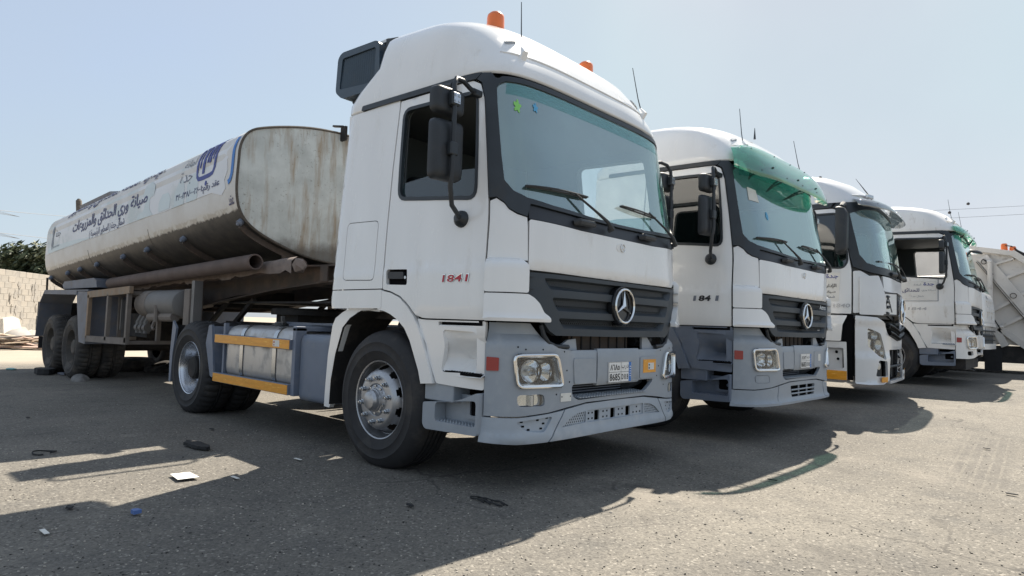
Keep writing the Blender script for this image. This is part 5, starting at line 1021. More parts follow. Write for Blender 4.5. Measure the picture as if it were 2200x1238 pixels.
for x in (-8.53, -9.86):
    b = B(); b.cyl((x, -.95, .515), (x, .95, .515), .075); b.box(x-.5, x+.5, -.5, -.42, .62, .72); b.box(x-.5, x+.5, .42, .5, .62, .72); b.box(x-.06, x+.06, -.55, .55, .62, 1.2); b.out('trailer_axle', 'underbody', TR_)
    for sg in (-1, 1): wheel(TR_, x, sg, 'drive', yo=1.20, zc=.512, tm='tyre_dusty', rm='rim_dusty')

# unseen railed box on the tank, added to cast the shadow beside the cab's
hb = empty('shadow_box', parent=TR_)
b = B(); b.box(-2.45, -2.13, -.08, 1.1, 3.80, 4.16); b.box(-2.42, -2.16, .10, 1.0, 3.22, 3.60); b.box(-2.42, -2.14, .0, 1.05, 3.56, 3.82); b.out('box_body', 'steel_blue_trailer', hb, bev=.02)
b = B(); b.box(-2.46, -2.12, -.09, 1.11, 4.165, 4.185); b.out('box_lid', 'steel_blue_trailer', hb)
b = B(); b.tube(rnd([(-2.13, -.10), (-1.98, -.10), (-1.98, .9), (-2.13, .9)], .08)[0:0] or [(-2.13, .0, 4.05), (-2.02, .0, 4.09), (-1.98, .05, 4.10), (-1.98, .86, 4.10), (-2.03, .92, 4.09), (-2.13, .92, 4.05)], .018, 8); b.out('hand_rail', 'weld_grime', hb)
# ---------------- the tractors of the older cab type ----------------
GRP = 'tractor units parked side by side in a row'
t1 = cab_base()
t2 = copy_tree(t1); t4 = copy_tree(t1)
tag(t1, 'nearest white tractor unit with grey bumper and orange beacons, coupled to the tank trailer', 'truck', GRP)
tag(t2, 'white tractor unit with dark blue grey steps and long green sun visor', 'truck', GRP)
tag(t4, 'white tractor unit with scuffed white bumper and narrow dark green visor, beyond the silver one', 'truck', GRP)
t2.location = (.3128, 3.292, .028); t2.rotation_euler = (0, 0, R(-1.77))
t4.location = (1.06, 11.0, .235); t4.rotation_euler = (0, 0, R(1.5))
def kids(root, nm): return [o for o in walk(root) if o.name.split('.')[0] == nm]
def drop(root, *nm):
    for o in [o for o in walk(root) if o.name.split('.')[0] in nm]:
        for q in list(walk(o))[::-1]: bpy.data.objects.remove(q)
# --- nearest truck
valance(t1, 'slotted')
number_plate(t1, S1, -.148, .693, .168, .850, .020, '٨٦٨٥', 'ب ر د', '8685', 'D R B')
side_letters(t1, S1, '1841', .245, .828, 1.412, 'chrome', bold=.035, height=.058, skew=.18)
side_letters(t1, S1, '1841', .235, .826, 1.410, 'red_letters', bold=.012, off=.0135, height=.05, skew=.18)
for sg in (-1, 1):
    x0, y0 = .517, sg*.617; z0 = 3.44; b = B(); b.lathe([(.085, 0), (.085, .03), (.07, .035)], 24, M=Matrix.Translation((x0, y0, z0-.015))); bc = b.out('beacon', 'rubber_trim', t1)
    b = B(); b.lathe([(.072, 0), (.070, .11), (.066, .13), (.045, .15), (1e-3, .152)], 24, M=Matrix.Translation((x0, y0, z0+.015))); b.out('beacon_dome', 'amber', bc)
rg = random.Random(2)
bl = lambda u, v, r: [(u+r*(1+.28*math.sin(5*a+1)+.12*math.sin(9*a))*math.cos(a)*.8, v+r*(1+.28*math.sin(5*a+1))*math.sin(a)) for a in np.linspace(0, 2*math.pi, 30, endpoint=False)]
wsp = kids(t1, 'windshield')[0]
patch('sticker', S1, bl(S1.Uy(-.975, 2.62), 2.62, .042), 'sticker_green', wsp, off=.006, t=.001, st=.03); patch('sticker', S1, bl(S1.Uy(-.815, 2.645), 2.645, .032), 'sticker_blue', wsp, off=.006, t=.001, st=.03)
bpo = kids(t1, 'bumper')[0]
patch('data_plate', S1, rnd(rect(S1.Uy(-.69, .62), S1.Uy(-.582, .62), .588, .646), .004), 'paper_white', bpo, off=.009, t=.004, st=.05)
for y in (-.68, -.592): patch('plate_screw', S1, circle(S1.Uy(y, .62), .622, .005, 8), 'gap_black', bpo, off=.0105, t=.001, st=.02)
rp = patch('reflector_sheet', S1, rect(S1.Uy(.36, .8), S1.Uy(.565, .8), .752, .858), 'reflex_orange', bpo, off=.0135, t=.002, st=.06)
patch('sheet_label', S1, rect(S1.Uy(.435, .8), S1.Uy(.53, .8), .775, .83), 'paper_white', rp, off=.0152, t=.001, st=.06)
for y, z in ((.45, .815), (.45, .79)): patch('label_mark', S1, rect(S1.Uy(y, .8)-.008, S1.Uy(y, .8)+.008, z-.008, z+.006), 'print_black', rp, off=.0164, t=.0005, st=.05)
gl1 = kids(t1, 'side_guard')[0]; b = B(); b.box(-1.66, -1.54, -1.2405, -1.2388, .835, .895); tl = b.out('rail_label', 'paper_white', gl1); b = B(); b.box(-1.65, -1.625, -1.2412, -1.2406, .865, .885); b.box(-1.65, -1.628, -1.2412, -1.2406, .843, .856); b.out('label_mark', 'red_lens', tl)
for u, v in [(S1.Uy(y, z), z) for y, z in ((-.99, .945), (-.86, .945), (-.66, .93), (-.63, .80), (-.60, .72), (-.73, .64), (-1.04, .96))]:
    for sg in (1, -1): patch('screw_hole', S1, circle(u*sg, v, .006, 8), 'gap_black', bpo, off=.0055, t=.001, st=.02)
# black louvred air intake behind the cab
ai = empty('air_intake', parent=t1)
b = B(); pr = [(-1.13, 3.20), (-1.02, 3.12), (-.50, 3.10), (-.45, 3.16), (-.47, 3.50), (-.52, 3.53), (-1.05, 3.56), (-1.11, 3.52)]
b.prism(rnd(pr, .03), lambda a, c: (a, -.98, c), lambda a, c: (a, -.62, c)); fix_normals(b.out('intake_box', 'intake_plastic', ai, bev=.015))
fr = plane_patch('intake_frame', rnd(pr, .04), 'intake_plastic', ai, lambda a, c: (a, -1.03, c), (0, -1, 0), t=.05, st=.2, holes=[rnd([(-1.065, 3.215), (-.525, 3.165), (-.52, 3.475), (-1.035, 3.50)], .03)]); fix_normals(fr)
b = B(); b.prism([(-1.07, 3.21), (-.52, 3.16), (-.515, 3.48), (-1.04, 3.505)], lambda a, c: (a, -.99, c), lambda a, c: (a, -.985, c)); fix_normals(b.out('intake_backing', 'gap_black', ai))
for i in range(17):
    x = -1.055+i*.0325; b = B(); b.bar((x, -1.008, 3.21-.0027*i), (x+.012, -1.008, 3.495-.0013*i), .020, .01, upv=(.5, -1, 0)); b.out('louvre', 'intake_plastic', ai)
b = B(); b.prism([(-.43, 3.12), (-.24, 3.05), (-.26, 3.50), (-.43, 3.53)], lambda a, c: (a, -.99, c), lambda a, c: (a, -.55, c)); fix_normals(b.out('intake_duct', 'plastic_black', ai))
b = B(); b.box(-1.05, -.45, -.95, -.62, 3.535, 3.56); b.out('intake_lid', 'paint_white_worn', ai)
b = B(); b.bar((-.98, -.9, 3.13), (-.72, -.9, 2.9), .06, .06); b.out('intake_bracket', 'plastic_black', ai)
# nearest truck: wound-down side window leaves a low strip of glass
for sg, d in zip((-1, 1), kids(t1, 'door')):
    W_ = S1.c([('x', .15, 2.16), ('x', .135, 2.045), ('x', .95, 1.962), ('x', .925, 2.17), ('x', .55, 2.19)], sg)
    patch('window_glass', S1, W_, 'side_glass', d, off=-.018, t=.005, st=.12)
for sg in (-1, 1): b = B(); p = S1.at(S1.Ux(.42, 2.79, sg), 2.79, .02); q_ = S1.at(S1.Ux(.66, 2.80, sg), 2.80, .03); b.tube([p, p.lerp(q_, .3)+Vector((0, sg*.02, .03)), q_], [.012, .025, .03], 8); b.out('door_hook', 'rubber_trim', t1)
# --- second truck
for T_ in (t2, t4):
    for o in [o for o in T_.children if o.name.split('.')[0] == 'roof']:
        o.data = o.data.copy()
        for v in o.data.vertices:
            if v.co.z > 3.02: v.co.z = 3.02+(v.co.z-3.02)*.80
        for c_ in o.children:
            if c_.name.startswith('marker'): c_.location.z = -.035
recolour(t2, ('step_panel', 'step_recess', 'front_fender', 'fender_rear_leg', 'step_box', 'step_box_back', 'step_tread', 'step_light_frame', 'step_bracket'), 'paint_white', 'bumper_grey_dark')
recolour(t2, ('step_box', 'step_box_back', 'step_tread', 'step_light_frame', 'step_bracket'), 'bumper_grey', 'bumper_grey_dark')
drop(t2, 'fog_light'); valance(t2, 'vented')
for sg in (-1, 1):
    q = [(-sg*a, v) for a, v in rnd([(S1.Uy(-1.03, .64), .64), (S1.Uy(-1.02, .57), .57), (S1.Uy(-.83, .57), .57), (S1.Uy(-.83, .64), .645)], .02)]; patch('fog_blank', S1, q, 'bumper_grey', t2, off=.0, t=.02, st=.06)
number_plate(t2, S1, -.12, .70, .195, .86, .020, '٨٦٨٣', 'ب ر د', '8683', 'D R B')
side_letters(t2, S1, '84', .13, .80, 1.412, 'print_black', bold=.035, height=.06, skew=.18); side_letters(t2, S1, '1', .03, .69, 1.412, 'print_grey', bold=-.01, height=.055, off=.0125, skew=.18, name='faded_number'); side_letters(t2, S1, '1', .03, .93, 1.412, 'print_grey', bold=-.01, height=.055, skew=.18, name='faded_number')
letters('grille_name', 'Actros', lambda a, c: S1.at(S1.Uy(a, c), c, .016), .24, .60, 1.392, 'chrome_dull', t2, bold=.02, height=.055)
patch('bumper_label', S1, rect(S1.Uy(.44, .8), S1.Uy(.52, .8), .77, .85), 'paper_white', t2, off=.0135, t=.002, st=.06)
w2 = kids(t2, 'windshield')[0]; patch('paper_pass', S1, [(S1.Uy(-.98, 2.5)-.01, 2.44), (S1.Uy(-.83, 2.5), 2.43), (S1.Uy(-.85, 2.5), 2.56), (S1.Uy(-.99, 2.5)+.01, 2.58)], 'paper_white', w2, off=.006, t=.001, st=.05)
patch('sticker', S1, circle(S1.Uy(-.72, 2.3), 2.3, .03, 12, .045), 'sticker_blue', w2, off=.005, t=.001, st=.03)
def visor(T, S, v_att, material, prof, ymax, brackets, name='sun_visor'):
    b = B(); ys = np.linspace(-ymax, ymax, 33); vs = []
    for y in ys:
        u = S.Uy(y, v_att); p = S.at(u, v_att, .0); e = abs(y)/ymax; k = 1-max(0, e-.9)/.1*.35
        n_ = Vector(S.N(np.array([u]), np.array([v_att]))[0]); n_.z = 0; n_.normalize()
        for o, dz in prof: vs.append(p+n_*(o*k)+Vector((0, 0, dz*k)))
    K = len(prof); b.add(vs, [(i*K+j, i*K+j+1, (i+1)*K+j+1, (i+1)*K+j) for i in range(len(ys)-1) for j in range(K-1)])
    vo = b.out(name, material, T)
    so_ = vo.modifiers.new('solid', 'SOLIDIFY'); so_.thickness = .005
    for y in brackets:
        u = S.Uy(y, v_att); p = S.at(u, v_att-.14, .01); n_ = Vector(S.N(np.array([u]), np.array([v_att]))[0]); q = S.at(u, v_att, 0)+n_*prof[-2][0]+Vector((0, 0, prof[-2][1]))
        b = B(); b.tube([p, q], .009, 6); b.tube([p+Vector((0, .1, 0)), q], .009, 6); b.out('visor_bracket', 'plastic_black', vo)
    for y in np.linspace(-ymax*.85, ymax*.85, 5):
        for j in (1, len(prof)-2):
            u = S.Uy(y, v_att); n_ = Vector(S.N(np.array([u]), np.array([v_att]))[0]); n_.z = 0; n_.normalize(); q = S.at(u, v_att, 0)+n_*(prof[j][0]+.006)+Vector((0, 0, prof[j][1])); b = B(); b.ico(q-n_*.005, .007); b.out('visor_bolt', 'plastic_black', vo)
    return vo
visor(t2, S1, 2.94, 'visor_green', [(.04, .10), (.09, .06), (.15, -.02), (.20, -.11), (.23, -.20), (.245, -.27)], 1.05, (-.72, -.1, .45))
b = B(); b.tube([S1.at(S1.Uy(0, 3.40), 3.40, 0), S1.at(S1.Uy(0, 3.40), 3.40, .02)+Vector((-.01, 0, .12))], [.014, .003], 6); b.out('radio_aerial', 'plastic_black', t2)
for sg, d in zip((-1, 1), kids(t2, 'door')): patch('window_glass', S1, inset(rnd(S1.c(WIN, sg), .07), -.01), 'dark_glass', d, off=-.015, t=.005, st=.14)
# --- fourth truck
recolour(t4, None, 'bumper_grey', 'paint_white_worn'); recolour(t4, None, 'paint_white', 'paint_white_worn'); recolour(t4, ('step_box', 'step_box_back', 'step_tread', 'step_light_frame', 'step_bracket'), 'paint_white_worn', 'bumper_grey_dark')
for nm in ('step_box', 'step_box_back', 'step_tread', 'step_light_frame', 'step_bracket'):
    for o in kids(t4, nm):
        for s_ in o.material_slots: s_.link = 'OBJECT'; s_.material = MAT['bumper_grey_dark']
recolour(t4, ('headlight', 'lamp_bezel'), 'chrome', 'paint_white_worn'); drop(t4, 'fog_light')
for sg in (-1, 1):
    patch('fog_opening', S1, [(-sg*a, v) for a, v in rnd([(S1.Uy(-1.0, .64), .64), (S1.Uy(-.99, .57), .57), (S1.Uy(-.85, .57), .57), (S1.Uy(-.85, .64), .645)], .02)], 'gap_black', t4, off=-.03, t=.01, st=.06)
b = B(); b.box(.75, 1.22, -1.05, 1.05, .30, .49); b.bar((1.15, -.9, .34), (1.28, -.4, .28), .05, .03); b.out('bare_underframe', 'underbody', t4, bev=.02)
visor(t4, S1, 2.92, 'visor_green', [(.02, .06), (.07, .03), (.13, -.04), (.16, -.14)], 1.0, (-.6, .5))
side_letters(t4, S1, '1844', .30, .50, 1.405, 'silver_letters', bold=.02, height=.055, skew=.18)
d4 = kids(t4, 'door')[0]; pn = patch('door_sign', S1, S1.c([('x', .0+.03, 1.93), ('x', .0+.03, 1.58), ('x', .80, 1.57), ('x', .80, 1.92)]), 'sign_white', d4, off=.006, t=.003, st=.12)
f4 = lambda a, c: S1.at(S1.Ux(a, c), c, .0095)
letters('lettering', arab('للحدائق و'), f4, .34, .36, 1.745, 'print_navy', pn, bold=.015, height=.09)
letters('lettering', arab('صيانة وري'), f4, .22, .68, 1.745, 'print_grey', pn, bold=0, height=.045)
letters('lettering', arab('جدة'), f4, .17, .68, 1.86, 'print_blue', pn, bold=.02, height=.075)
letters('lettering', arab('أمانة'), f4, .12, .50, 1.86, 'print_grey', pn, bold=0, height=.04)
letters('lettering', arab('شمال جدة'), f4, .2, .50, 1.635, 'print_grey', pn, bold=0, height=.04)
for a0, a1, c0, c1 in ((.02, .83, 1.545, 1.555), (.82, .83, 1.55, 1.95)): patch('sign_border', S1, S1.c([('x', a0, c1), ('x', a0, c0), ('x', a1, c0), ('x', a1, c1)]), 'print_grey', pn, off=.006, t=.001, st=.1)
mo = empty('kerb_mirror', parent=t4)
c0 = Vector((1.13, 1.22, 2.70)); b = B(); b.lathe([(1e-3, .06), (.10, .05), (.16, .025), (.18, 0), (.17, -.015), (1e-3, -.018)], 24, M=Matrix.Translation(c0) @ Matrix.Rotation(R(12), 4, 'Y')); b.out('mirror_housing', 'plastic_black', mo)
b = B(); b.lathe([(.15, -.02), (.10, -.035), (1e-3, -.045)], 24, M=Matrix.Translation(c0) @ Matrix.Rotation(R(12), 4, 'Y')); b.out('mirror_glass', 'chrome', mo); b = B(); b.tube([c0+Vector((-.02, -.15, .0)), c0+Vector((-.1, -.22, .02))], .02, 8); b.out('mirror_arm', 'plastic_black', mo)

# ---------------- the newer silver tractor ----------------
S3 = Surf([[.2, .2, 1.40, 1.25, 4.0, .45, -.75], [1.5, 1.5, 1.43, 1.25, 3.8, .45, -.75], [1.9, 1.9, 1.42, 1.245, 3.8, .45, -.75], [2.4, 2.4, 1.36, 1.21, 3.9, .45, -.75], [2.85, 2.85, 1.26, 1.17, 4.0, .42, -.75], [2.95, 2.95, 1.22, 1.16, 3.8, .40, -.75], [3.1, 3.1, 1.10, 1.14, 3.5, .35, -.75], [3.25, 3.25, .92, 1.10, 3.2, .25, -.75], [3.36, 3.36, .68, 1.03, 3.1, .1, -.75], [3.44, 3.44, .38, .92, 3., -.1, -.74], [3.49, 3.49, .0, .72, 3, -.3, -.72], [3.51, 3.51, -.3, .4, 3, -.5, -.7]], sl=0)
def newer():
    S = S3; T = empty('tractor_unit', 'silver tractor unit with square white A plate and large front star, between two white ones', 'truck', (.35, 7.1, .158), R(4), GRP)
    P_ = lambda y, v: (S.Uy(y, v), v)
    gl = [('y', 0, 1.93), ('y', -.5, 1.935), ('y', -.95, 1.95), ('y', -1.10, 2.0), ('x', 1.10, 2.12), ('x', 1.03, 2.45), ('x', .97, 2.74), ('y', -1.0, 2.80), ('y', -.6, 2.83), ('y', 0, 2.84)]
    q = S.c(gl); G_ = [p for p in q]+[(-u, v) for u, v in q[::-1] if abs(u) > 1e-6]
    tr = [('y', 0, 1.82), ('y', -.5, 1.825), ('y', -.88, 1.84), ('y', -1.06, 1.86), ('x', 1.13, 1.90), ('x', 1.03, 1.94), ('x', .985, 2.1), ('x', .93, 2.5), ('x', .86, 2.79), ('x', .75, 2.84), ('x', .80, 2.90), ('y', -1.0, 2.91), ('y', -.5, 2.91), ('y', 0, 2.91)]
    q = S.c(tr); t_ = q+[(-u, v) for u, v in q[::-1] if abs(u) > 1e-6]
    patch('windshield_surround', S, t_, 'rubber_trim', T, holes=[G_], off=.012, t=.05, st=.08)
    patch('windshield', S, inset(G_, -.012), 'windshield_glass', T, off=.0, t=.006, st=.1)
    WN = [('x', .06, 2.74), ('x', .08, 1.97), ('x', .90, 1.93), ('x', .955, 2.02), ('x', .90, 2.55), ('x', .80, 2.74)]
    for sg in (-1, 1):
        c = lambda pts: S.c(pts, sg); wn = rnd(c(WN), .05)
        d = patch('door', S, rnd(c([('x', -.02, 2.82), ('x', .74, 2.82), ('x', .84, 2.79), ('x', .915, 2.5), ('x', .975, 2.1), ('x', 1.01, 1.9), ('x', 1.01, 1.26), ('x', -.02, 1.26)]), .012, 2), 'paint_silver', T, holes=[wn], t=.03, st=.1)
        patch('window_frame', S, inset(wn, -.02), 'rubber_trim', d, holes=[inset(wn, .006)], off=.004, t=.03, st=.08); patch('window_glass', S, inset(wn, -.008), 'dark_glass', d, off=-.015, t=.005, st=.14)
        patch('vent_cover', S, rnd(c([('x', .66, 1.90), ('x', .66, 1.86), ('x', .86, 1.855), ('x', .86, 1.895)]), .008), 'paint_silver', d, off=.008, t=.008, st=.06)
        patch('rear_side_panel', S, [(sg*(S.HL+.475), 2.90), (sg*(S.HL+.475), 1.0), (sg*(S.HL+1.18), 1.0), (sg*(S.HL+1.18), 2.90)], 'paint_silver', T, t=.03, st=.14)
        patch('roof_band', S, c([('x', -.5, 2.90), ('x', -.5, 2.83), ('x', .72, 2.835), ('x', .76, 2.905)]), 'rubber_trim', T, off=.012, t=.02, st=.1)
        patch('lower_door', S, rnd(c([('x', .0, 1.235), ('x', .96, 1.235), ('x', .90, 1.10), ('x', .88, .86), ('x', .02, .87)]), .02), 'paint_white', T, off=lambda S, u, v: np.interp(v, [.86, 1.12, 1.16, 1.235], [.03, .03, .012, .0]), t=.03, st=.08, vl=(1.12, 1.16))
        patch('corner_panel', S, rnd(c([('x', 1.03, 1.88), ('x', 1.115, 1.885), ('y', -1.07, 1.80), ('y', -1.0, 1.30), ('x', 1.03, 1.27)]), .02), 'paint_silver', T, off=.004, t=.03, st=.08)
        patch('corner_deflector', S, rnd(c([('x', 1.10, 1.80), ('y', -.98, 1.82), ('y', -.88, 1.60), ('y', -.83, 1.35), ('y', -.9, 1.25), ('x', 1.10, 1.25)]), .03), 'paint_silver', T, off=.035, t=.04, st=.07)
        st_ = patch('step_panel', S, rnd(c([('x', .02, .85), ('x', .95, .85), ('x', .96, .30), ('x', .05, .32)]), .015), 'paint_silver', T, holes=[rnd(c([('x', .05, .76), ('x', .91, .76), ('x', .92, .47), ('x', .06, .48)]), .02)], off=.012, t=.04, st=.09)
        patch('step_back', S, c([('x', .03, .80), ('x', .93, .80), ('x', .93, .44), ('x', .03, .44)]), 'paint_silver', st_, off=-.05, t=.02, st=.15)
        lp = patch('locker_plate', S, rnd(c([('x', .38, .72), ('x', .38, .52), ('x', .70, .50), ('x', .70, .70)]), .02), 'paint_silver', st_, off=-.036, t=.008, st=.08)
        for x, v, r_ in ((.55, .56, .025), (.82, .70, .022), (.84, .60, .02)): patch('socket', S, circle(S.Ux(x, v, sg), v, r_, 12), 'gap_black', st_, off=-.026, t=.002, st=.04)
        for x0, x1, v in ((.42, .53, .63), (.56, .67, .665)): patch('plate_print', S, c([('x', x0, v+.02), ('x', x0, v-.02), ('x', x1, v-.02), ('x', x1, v+.02)]), 'print_black', lp, off=-.035, t=.0005, st=.06)
        patch('step_slot', S, c([('x', .05, .865), ('x', .05, .85), ('x', .75, .85), ('x', .75, .865)]), 'gap_black', T, off=.014, t=.02, st=.1)
        patch('reflective_strip', S, c([('x', .0, .445), ('x', .0, .315), ('x', .955, .30), ('x', .955, .43)]), 'reflex_orange', st_, off=.018, t=.004, st=.1)
        patch('gap_filler', S, c([('x', .90, 1.25), ('x', 1.04, 1.25), ('x', 1.04, .30), ('x', .90, .30)]), 'gap_black', T, off=-.03, t=.01, st=.15)
        # headlight and bumper corner
        H = rnd(c([('x', 1.195, 1.06), ('y', -.93, .985), ('y', -.80, .72), ('y', -.80, .60), ('y', -.97, .66), ('x', 1.20, .80)]), .03)
        F_ = rnd(c([('y', -.97, .60), ('y', -.76, .585), ('y', -.72, .36), ('y', -1.02, .37)]), .03)
        bo = c([('x', 1.055, 1.235), ('y', -1.0, 1.215), ('y', -.83, 1.13), ('y', -.74, 1.0), ('y', -.66, .96), ('y', -.50, .93), ('y', 0-.002, .875), ('y', -.002, .75), ('y', -.62, .75), ('y', -.66, .30), ('y', -.9, .255), ('x', 1.2, .25), ('x', 1.055, .26)])
        patch('bumper_corner', S, rnd(bo, .015, 2), 'paint_silver', T, holes=[H, F_], off=lambda S, u, v: np.interp(v, [.25, .28, .64, .70, 1.1, 1.16, 1.23], [.055, .03, .03, .012, .012, .03, .02]), t=.03, st=.06, vl=(.28, .64, .70, 1.1, 1.16))
        h_ = patch('headlight', S, inset(H, .004), 'lens_glass', T, off=.006, t=.004, st=.06); patch('lamp_reflector', S, inset(H, -.01), 'headlight_reflector', h_, off=-.05, t=.004, st=.06)
        for y, z, r_ in ((-1.02, .95, .06), (-.95, .82, .075), (-.86, .72, .05)):
            u = S.Uy(sg*-y if sg > 0 else y, z); M = Matrix.Translation(S.at(u, z, -.05)) @ Vector(S.N(np.array([u]), np.array([z]))[0]).to_track_quat('Z', 'Y').to_matrix().to_4x4(); b = B(); b.lathe([(1e-3, 0), (r_*.6, .01), (r_, .04), (r_, .03)], 20, M=M); b.out('lamp_bowl', 'chrome_dull', h_)
        fo = patch('fog_recess', S, inset(F_, -.01), 'plastic_black', T, off=-.06, t=.01, st=.08)
        u = S.Uy(sg*.90, .51); M = Matrix.Translation(S.at(u, .51, -.05)) @ Vector(S.N(np.array([u]), np.array([.51]))[0]).to_track_quat('Z', 'Y').to_matrix().to_4x4(); b = B(); b.lathe([(1e-3, .03), (.05, .028), (.055, .0)], 16, M=M); b.out('fog_lamp', 'chrome_dull', fo)
        patch('reflective_strip', S, c([('y', -.95, .36), ('y', -.80, .362), ('y', -.80, .285), ('y', -.95, .285)]), 'reflex_orange', T, off=.058, t=.003, st=.06)
        fd = plane_patch('front_fender', [(.02, 1.0), (-.1, 1.1), (-.35, 1.17), (-.55, 1.1), (-.7, .9), (-.75, .55), (-.65, .5), (-.6, .85), (-.45, 1.03), (-.3, 1.08), (-.1, 1.0), (-.0, .9)], 'paint_silver', T, lambda a, b_: (a-.25, sg*1.24, b_), (0, sg, 0), t=.05, st=.15); fix_normals(fd)
        mr = empty('mirror', parent=T); pr = rnd([(-.115, 2.12), (.10, 2.10), (.115, 2.78), (-.10, 2.79)], .05); n = len(pr); Y = sg*1.42; b = B()
        b.add([(x_, Y+a*k, 2.44+(z-2.44)*k) for x_, k in ((.86, 1), (.90, 1.02), (.97, .95), (1.0, .75)) for a, z in pr], [(i*n+j, i*n+(j+1) % n, (i+1)*n+(j+1) % n, (i+1)*n+j) for i in range(3) for j in range(n)]+[tuple(3*n+j for j in range(n)), tuple(range(n))[::-1]]); b.out('mirror_housing', 'plastic_black', mr, angle=50)
        b = B(); b.add([(.858, Y+a*.92, 2.44+(z-2.44)*.95) for a, z in pr], [tuple(range(n))]); b.out('mirror_glass', 'chrome', mr)
        b = B(); b.tube([(.88, sg*1.12, 2.83), (.92, sg*1.3, 2.85), (.92, Y, 2.80)], [.04, .045, .03], 8); b.tube([(.92, sg*1.2, 2.17), (.92, Y, 2.2)], .03, 8); b.out('mirror_arm', 'plastic_black', mr)
    # roof
    us = np.concatenate([np.linspace(-S.HL-1.18, -S.HL, 20)[:-1], np.linspace(-S.HL, S.HL, 61), np.linspace(S.HL, S.HL+1.18, 20)[1:]]); vv = np.array([2.91, 2.95, 3.02, 3.1, 3.18, 3.25, 3.31, 3.36, 3.4, 3.44, 3.465, 3.49, 3.5, 3.51]); V = np.concatenate([S.P(np.sign(us)*np.where(np.abs(us) > S.HL, S.HL+(np.abs(us)-S.HL)*(S.row(v)[4]-S.row(v)[5]-.02)/1.18, np.abs(us)), np.full(len(us), v), .01) for v in vv]); n = len(us)
    fs = [(i*n+j, i*n+(j+1) % n, (i+1)*n+(j+1) % n, (i+1)*n+j) for i in range(len(vv)-1) for j in range(n)]+[tuple((len(vv)-1)*n+j for j in range(n))]
    rf = mesh_obj('roof', V, fs, 'paint_silver', T, angle=50)
    b = B(); b.tube([S.at(S.Uy(y, 3.0), 3.02+.0*abs(y), .012) for y in np.linspace(-1.02, 1.02, 25)], [.01]+[.022]*23+[.01], 8); b.out('roof_crease', 'paint_silver', rf)
    for sg in (-1, 1): b = B(); b.bar(S.at(S.Uy(sg*.70, 2.985), 2.985, .06), S.at(S.Uy(sg*.86, 2.985), 2.985, .06), .05, .06); b.out('marker_light', 'chrome_dull', rf, bev=.015)
    p = S.at(S.Uy(.3, 3.2), 3.2, 0); b = B(); b.tube([p, p+Vector((.02, 0, .05)), p+Vector((-.18, 0, .36))], [.03, .012, .003], 6); b.out('antenna', 'plastic_black', rf); p = S.at(S.Uy(-.5, 3.42), 3.42, 0); b = B(); b.tube([p, p+Vector((0, 0, .06))], [.03, .02], 8); b.out('antenna', 'plastic_black', rf)
    visor(T, S, 2.95, 'visor_smoke', [(.02, .02), (.12, .0), (.22, -.07), (.27, -.16)], 1.06, ())
    # front panels and grille
    fp = [P_(-.86, 1.82), P_(-.84, 1.62), P_(-.80, 1.60), P_(-.5, 1.60), P_(0, 1.62), P_(.5, 1.60), P_(.80, 1.60), P_(.84, 1.62), P_(.86, 1.82), P_(.4, 1.81), P_(0, 1.805), P_(-.4, 1.81)]
    patch('front_panel', S, fp, 'paint_silver', T, off=.006, t=.03, st=.08)
    gu = [P_(-.83, 1.60), P_(-.80, 1.30), P_(-.5, 1.22), P_(0, 1.16), P_(.5, 1.22), P_(.80, 1.30), P_(.83, 1.60), P_(0, 1.605)]
    g1 = patch('upper_grille', S, gu, 'grille_dark', T, off=-.02, t=.03, st=.1)
    for k, z in enumerate((1.53, 1.45, 1.37, 1.29)):
        b = B(); b.tube([S.at(S.Uy(y, z), z-.03*(1-abs(y)/.8), .02) for y in np.linspace(-.78, .78, 13)], .018, 6); b.out('grille_bar', 'grille_dark', g1)
    glw = [P_(-.80, 1.13), P_(-.70, .96), P_(-.6, .94), P_(0, .865), P_(.6, .94), P_(.70, .96), P_(.80, 1.12), P_(0, 1.13)]
    g2 = patch('lower_grille', S, glw, 'gap_black', T, off=-.03, t=.03, st=.1)
    for k in range(2):
        z0 = 1.135-.10*k
        b = B(); ys = np.linspace(-.72+.06*k, .72-.06*k, 15); vs = []
        for y in ys:
            zc = z0-.09*(1-abs(y)/.75); u = S.Uy(y, zc); vs += [S.at(u, zc+.012, .03), S.at(u, zc-.012, .05), S.at(u, zc-.058, .035), S.at(u, zc-.066, .0)]
        b.add(vs, [(i*4+j, i*4+j+1, i*4+j+5, i*4+j+4) for i in range(14) for j in range(3)]); b.out('grille_blade', 'grille_dark', g2, smooth=False)
        for j in range(5): b = B(); b.tube([S.at(S.Uy(y, z0-.03-.013*j), z0-.022-.009*j-.09*(1-abs(y)/.75), .048) for y in np.linspace(-.7, .7, 9)], .0035, 4); b.out('blade_rib', 'gap_black', g2)
    lo_ = patch('lower_intake', S, [P_(-.67, .77), P_(-.66, .30), P_(.66, .30), P_(.67, .77)], 'gap_black', T, off=-.05, t=.02, st=.15)
    b = B(); b.tube([S.at(S.Uy(y, .50), .50, .0) for y in np.linspace(-.62, .62, 9)], .02, 6); b.out('intake_bar', 'plastic_black', lo_)
    for y in (-.3, .25): b = B(); b.bar(S.at(S.Uy(y, .5), .34, -.02), S.at(S.Uy(y, .5), .74, -.02), .05, .02); b.out('intake_post', 'plastic_black', lo_)
    patch('bumper_lip', S, [P_(-.67, .30), P_(-.67, .26), P_(0, .265), P_(.67, .26), P_(.67, .30), P_(0, .305)], 'paint_silver', T, off=.05, t=.06, st=.1)
    eb = empty('grille_emblem', parent=T); u = S.Uy(-.10, 1.34); star(eb, S, u, 1.34, .20, .06, depth=.03)
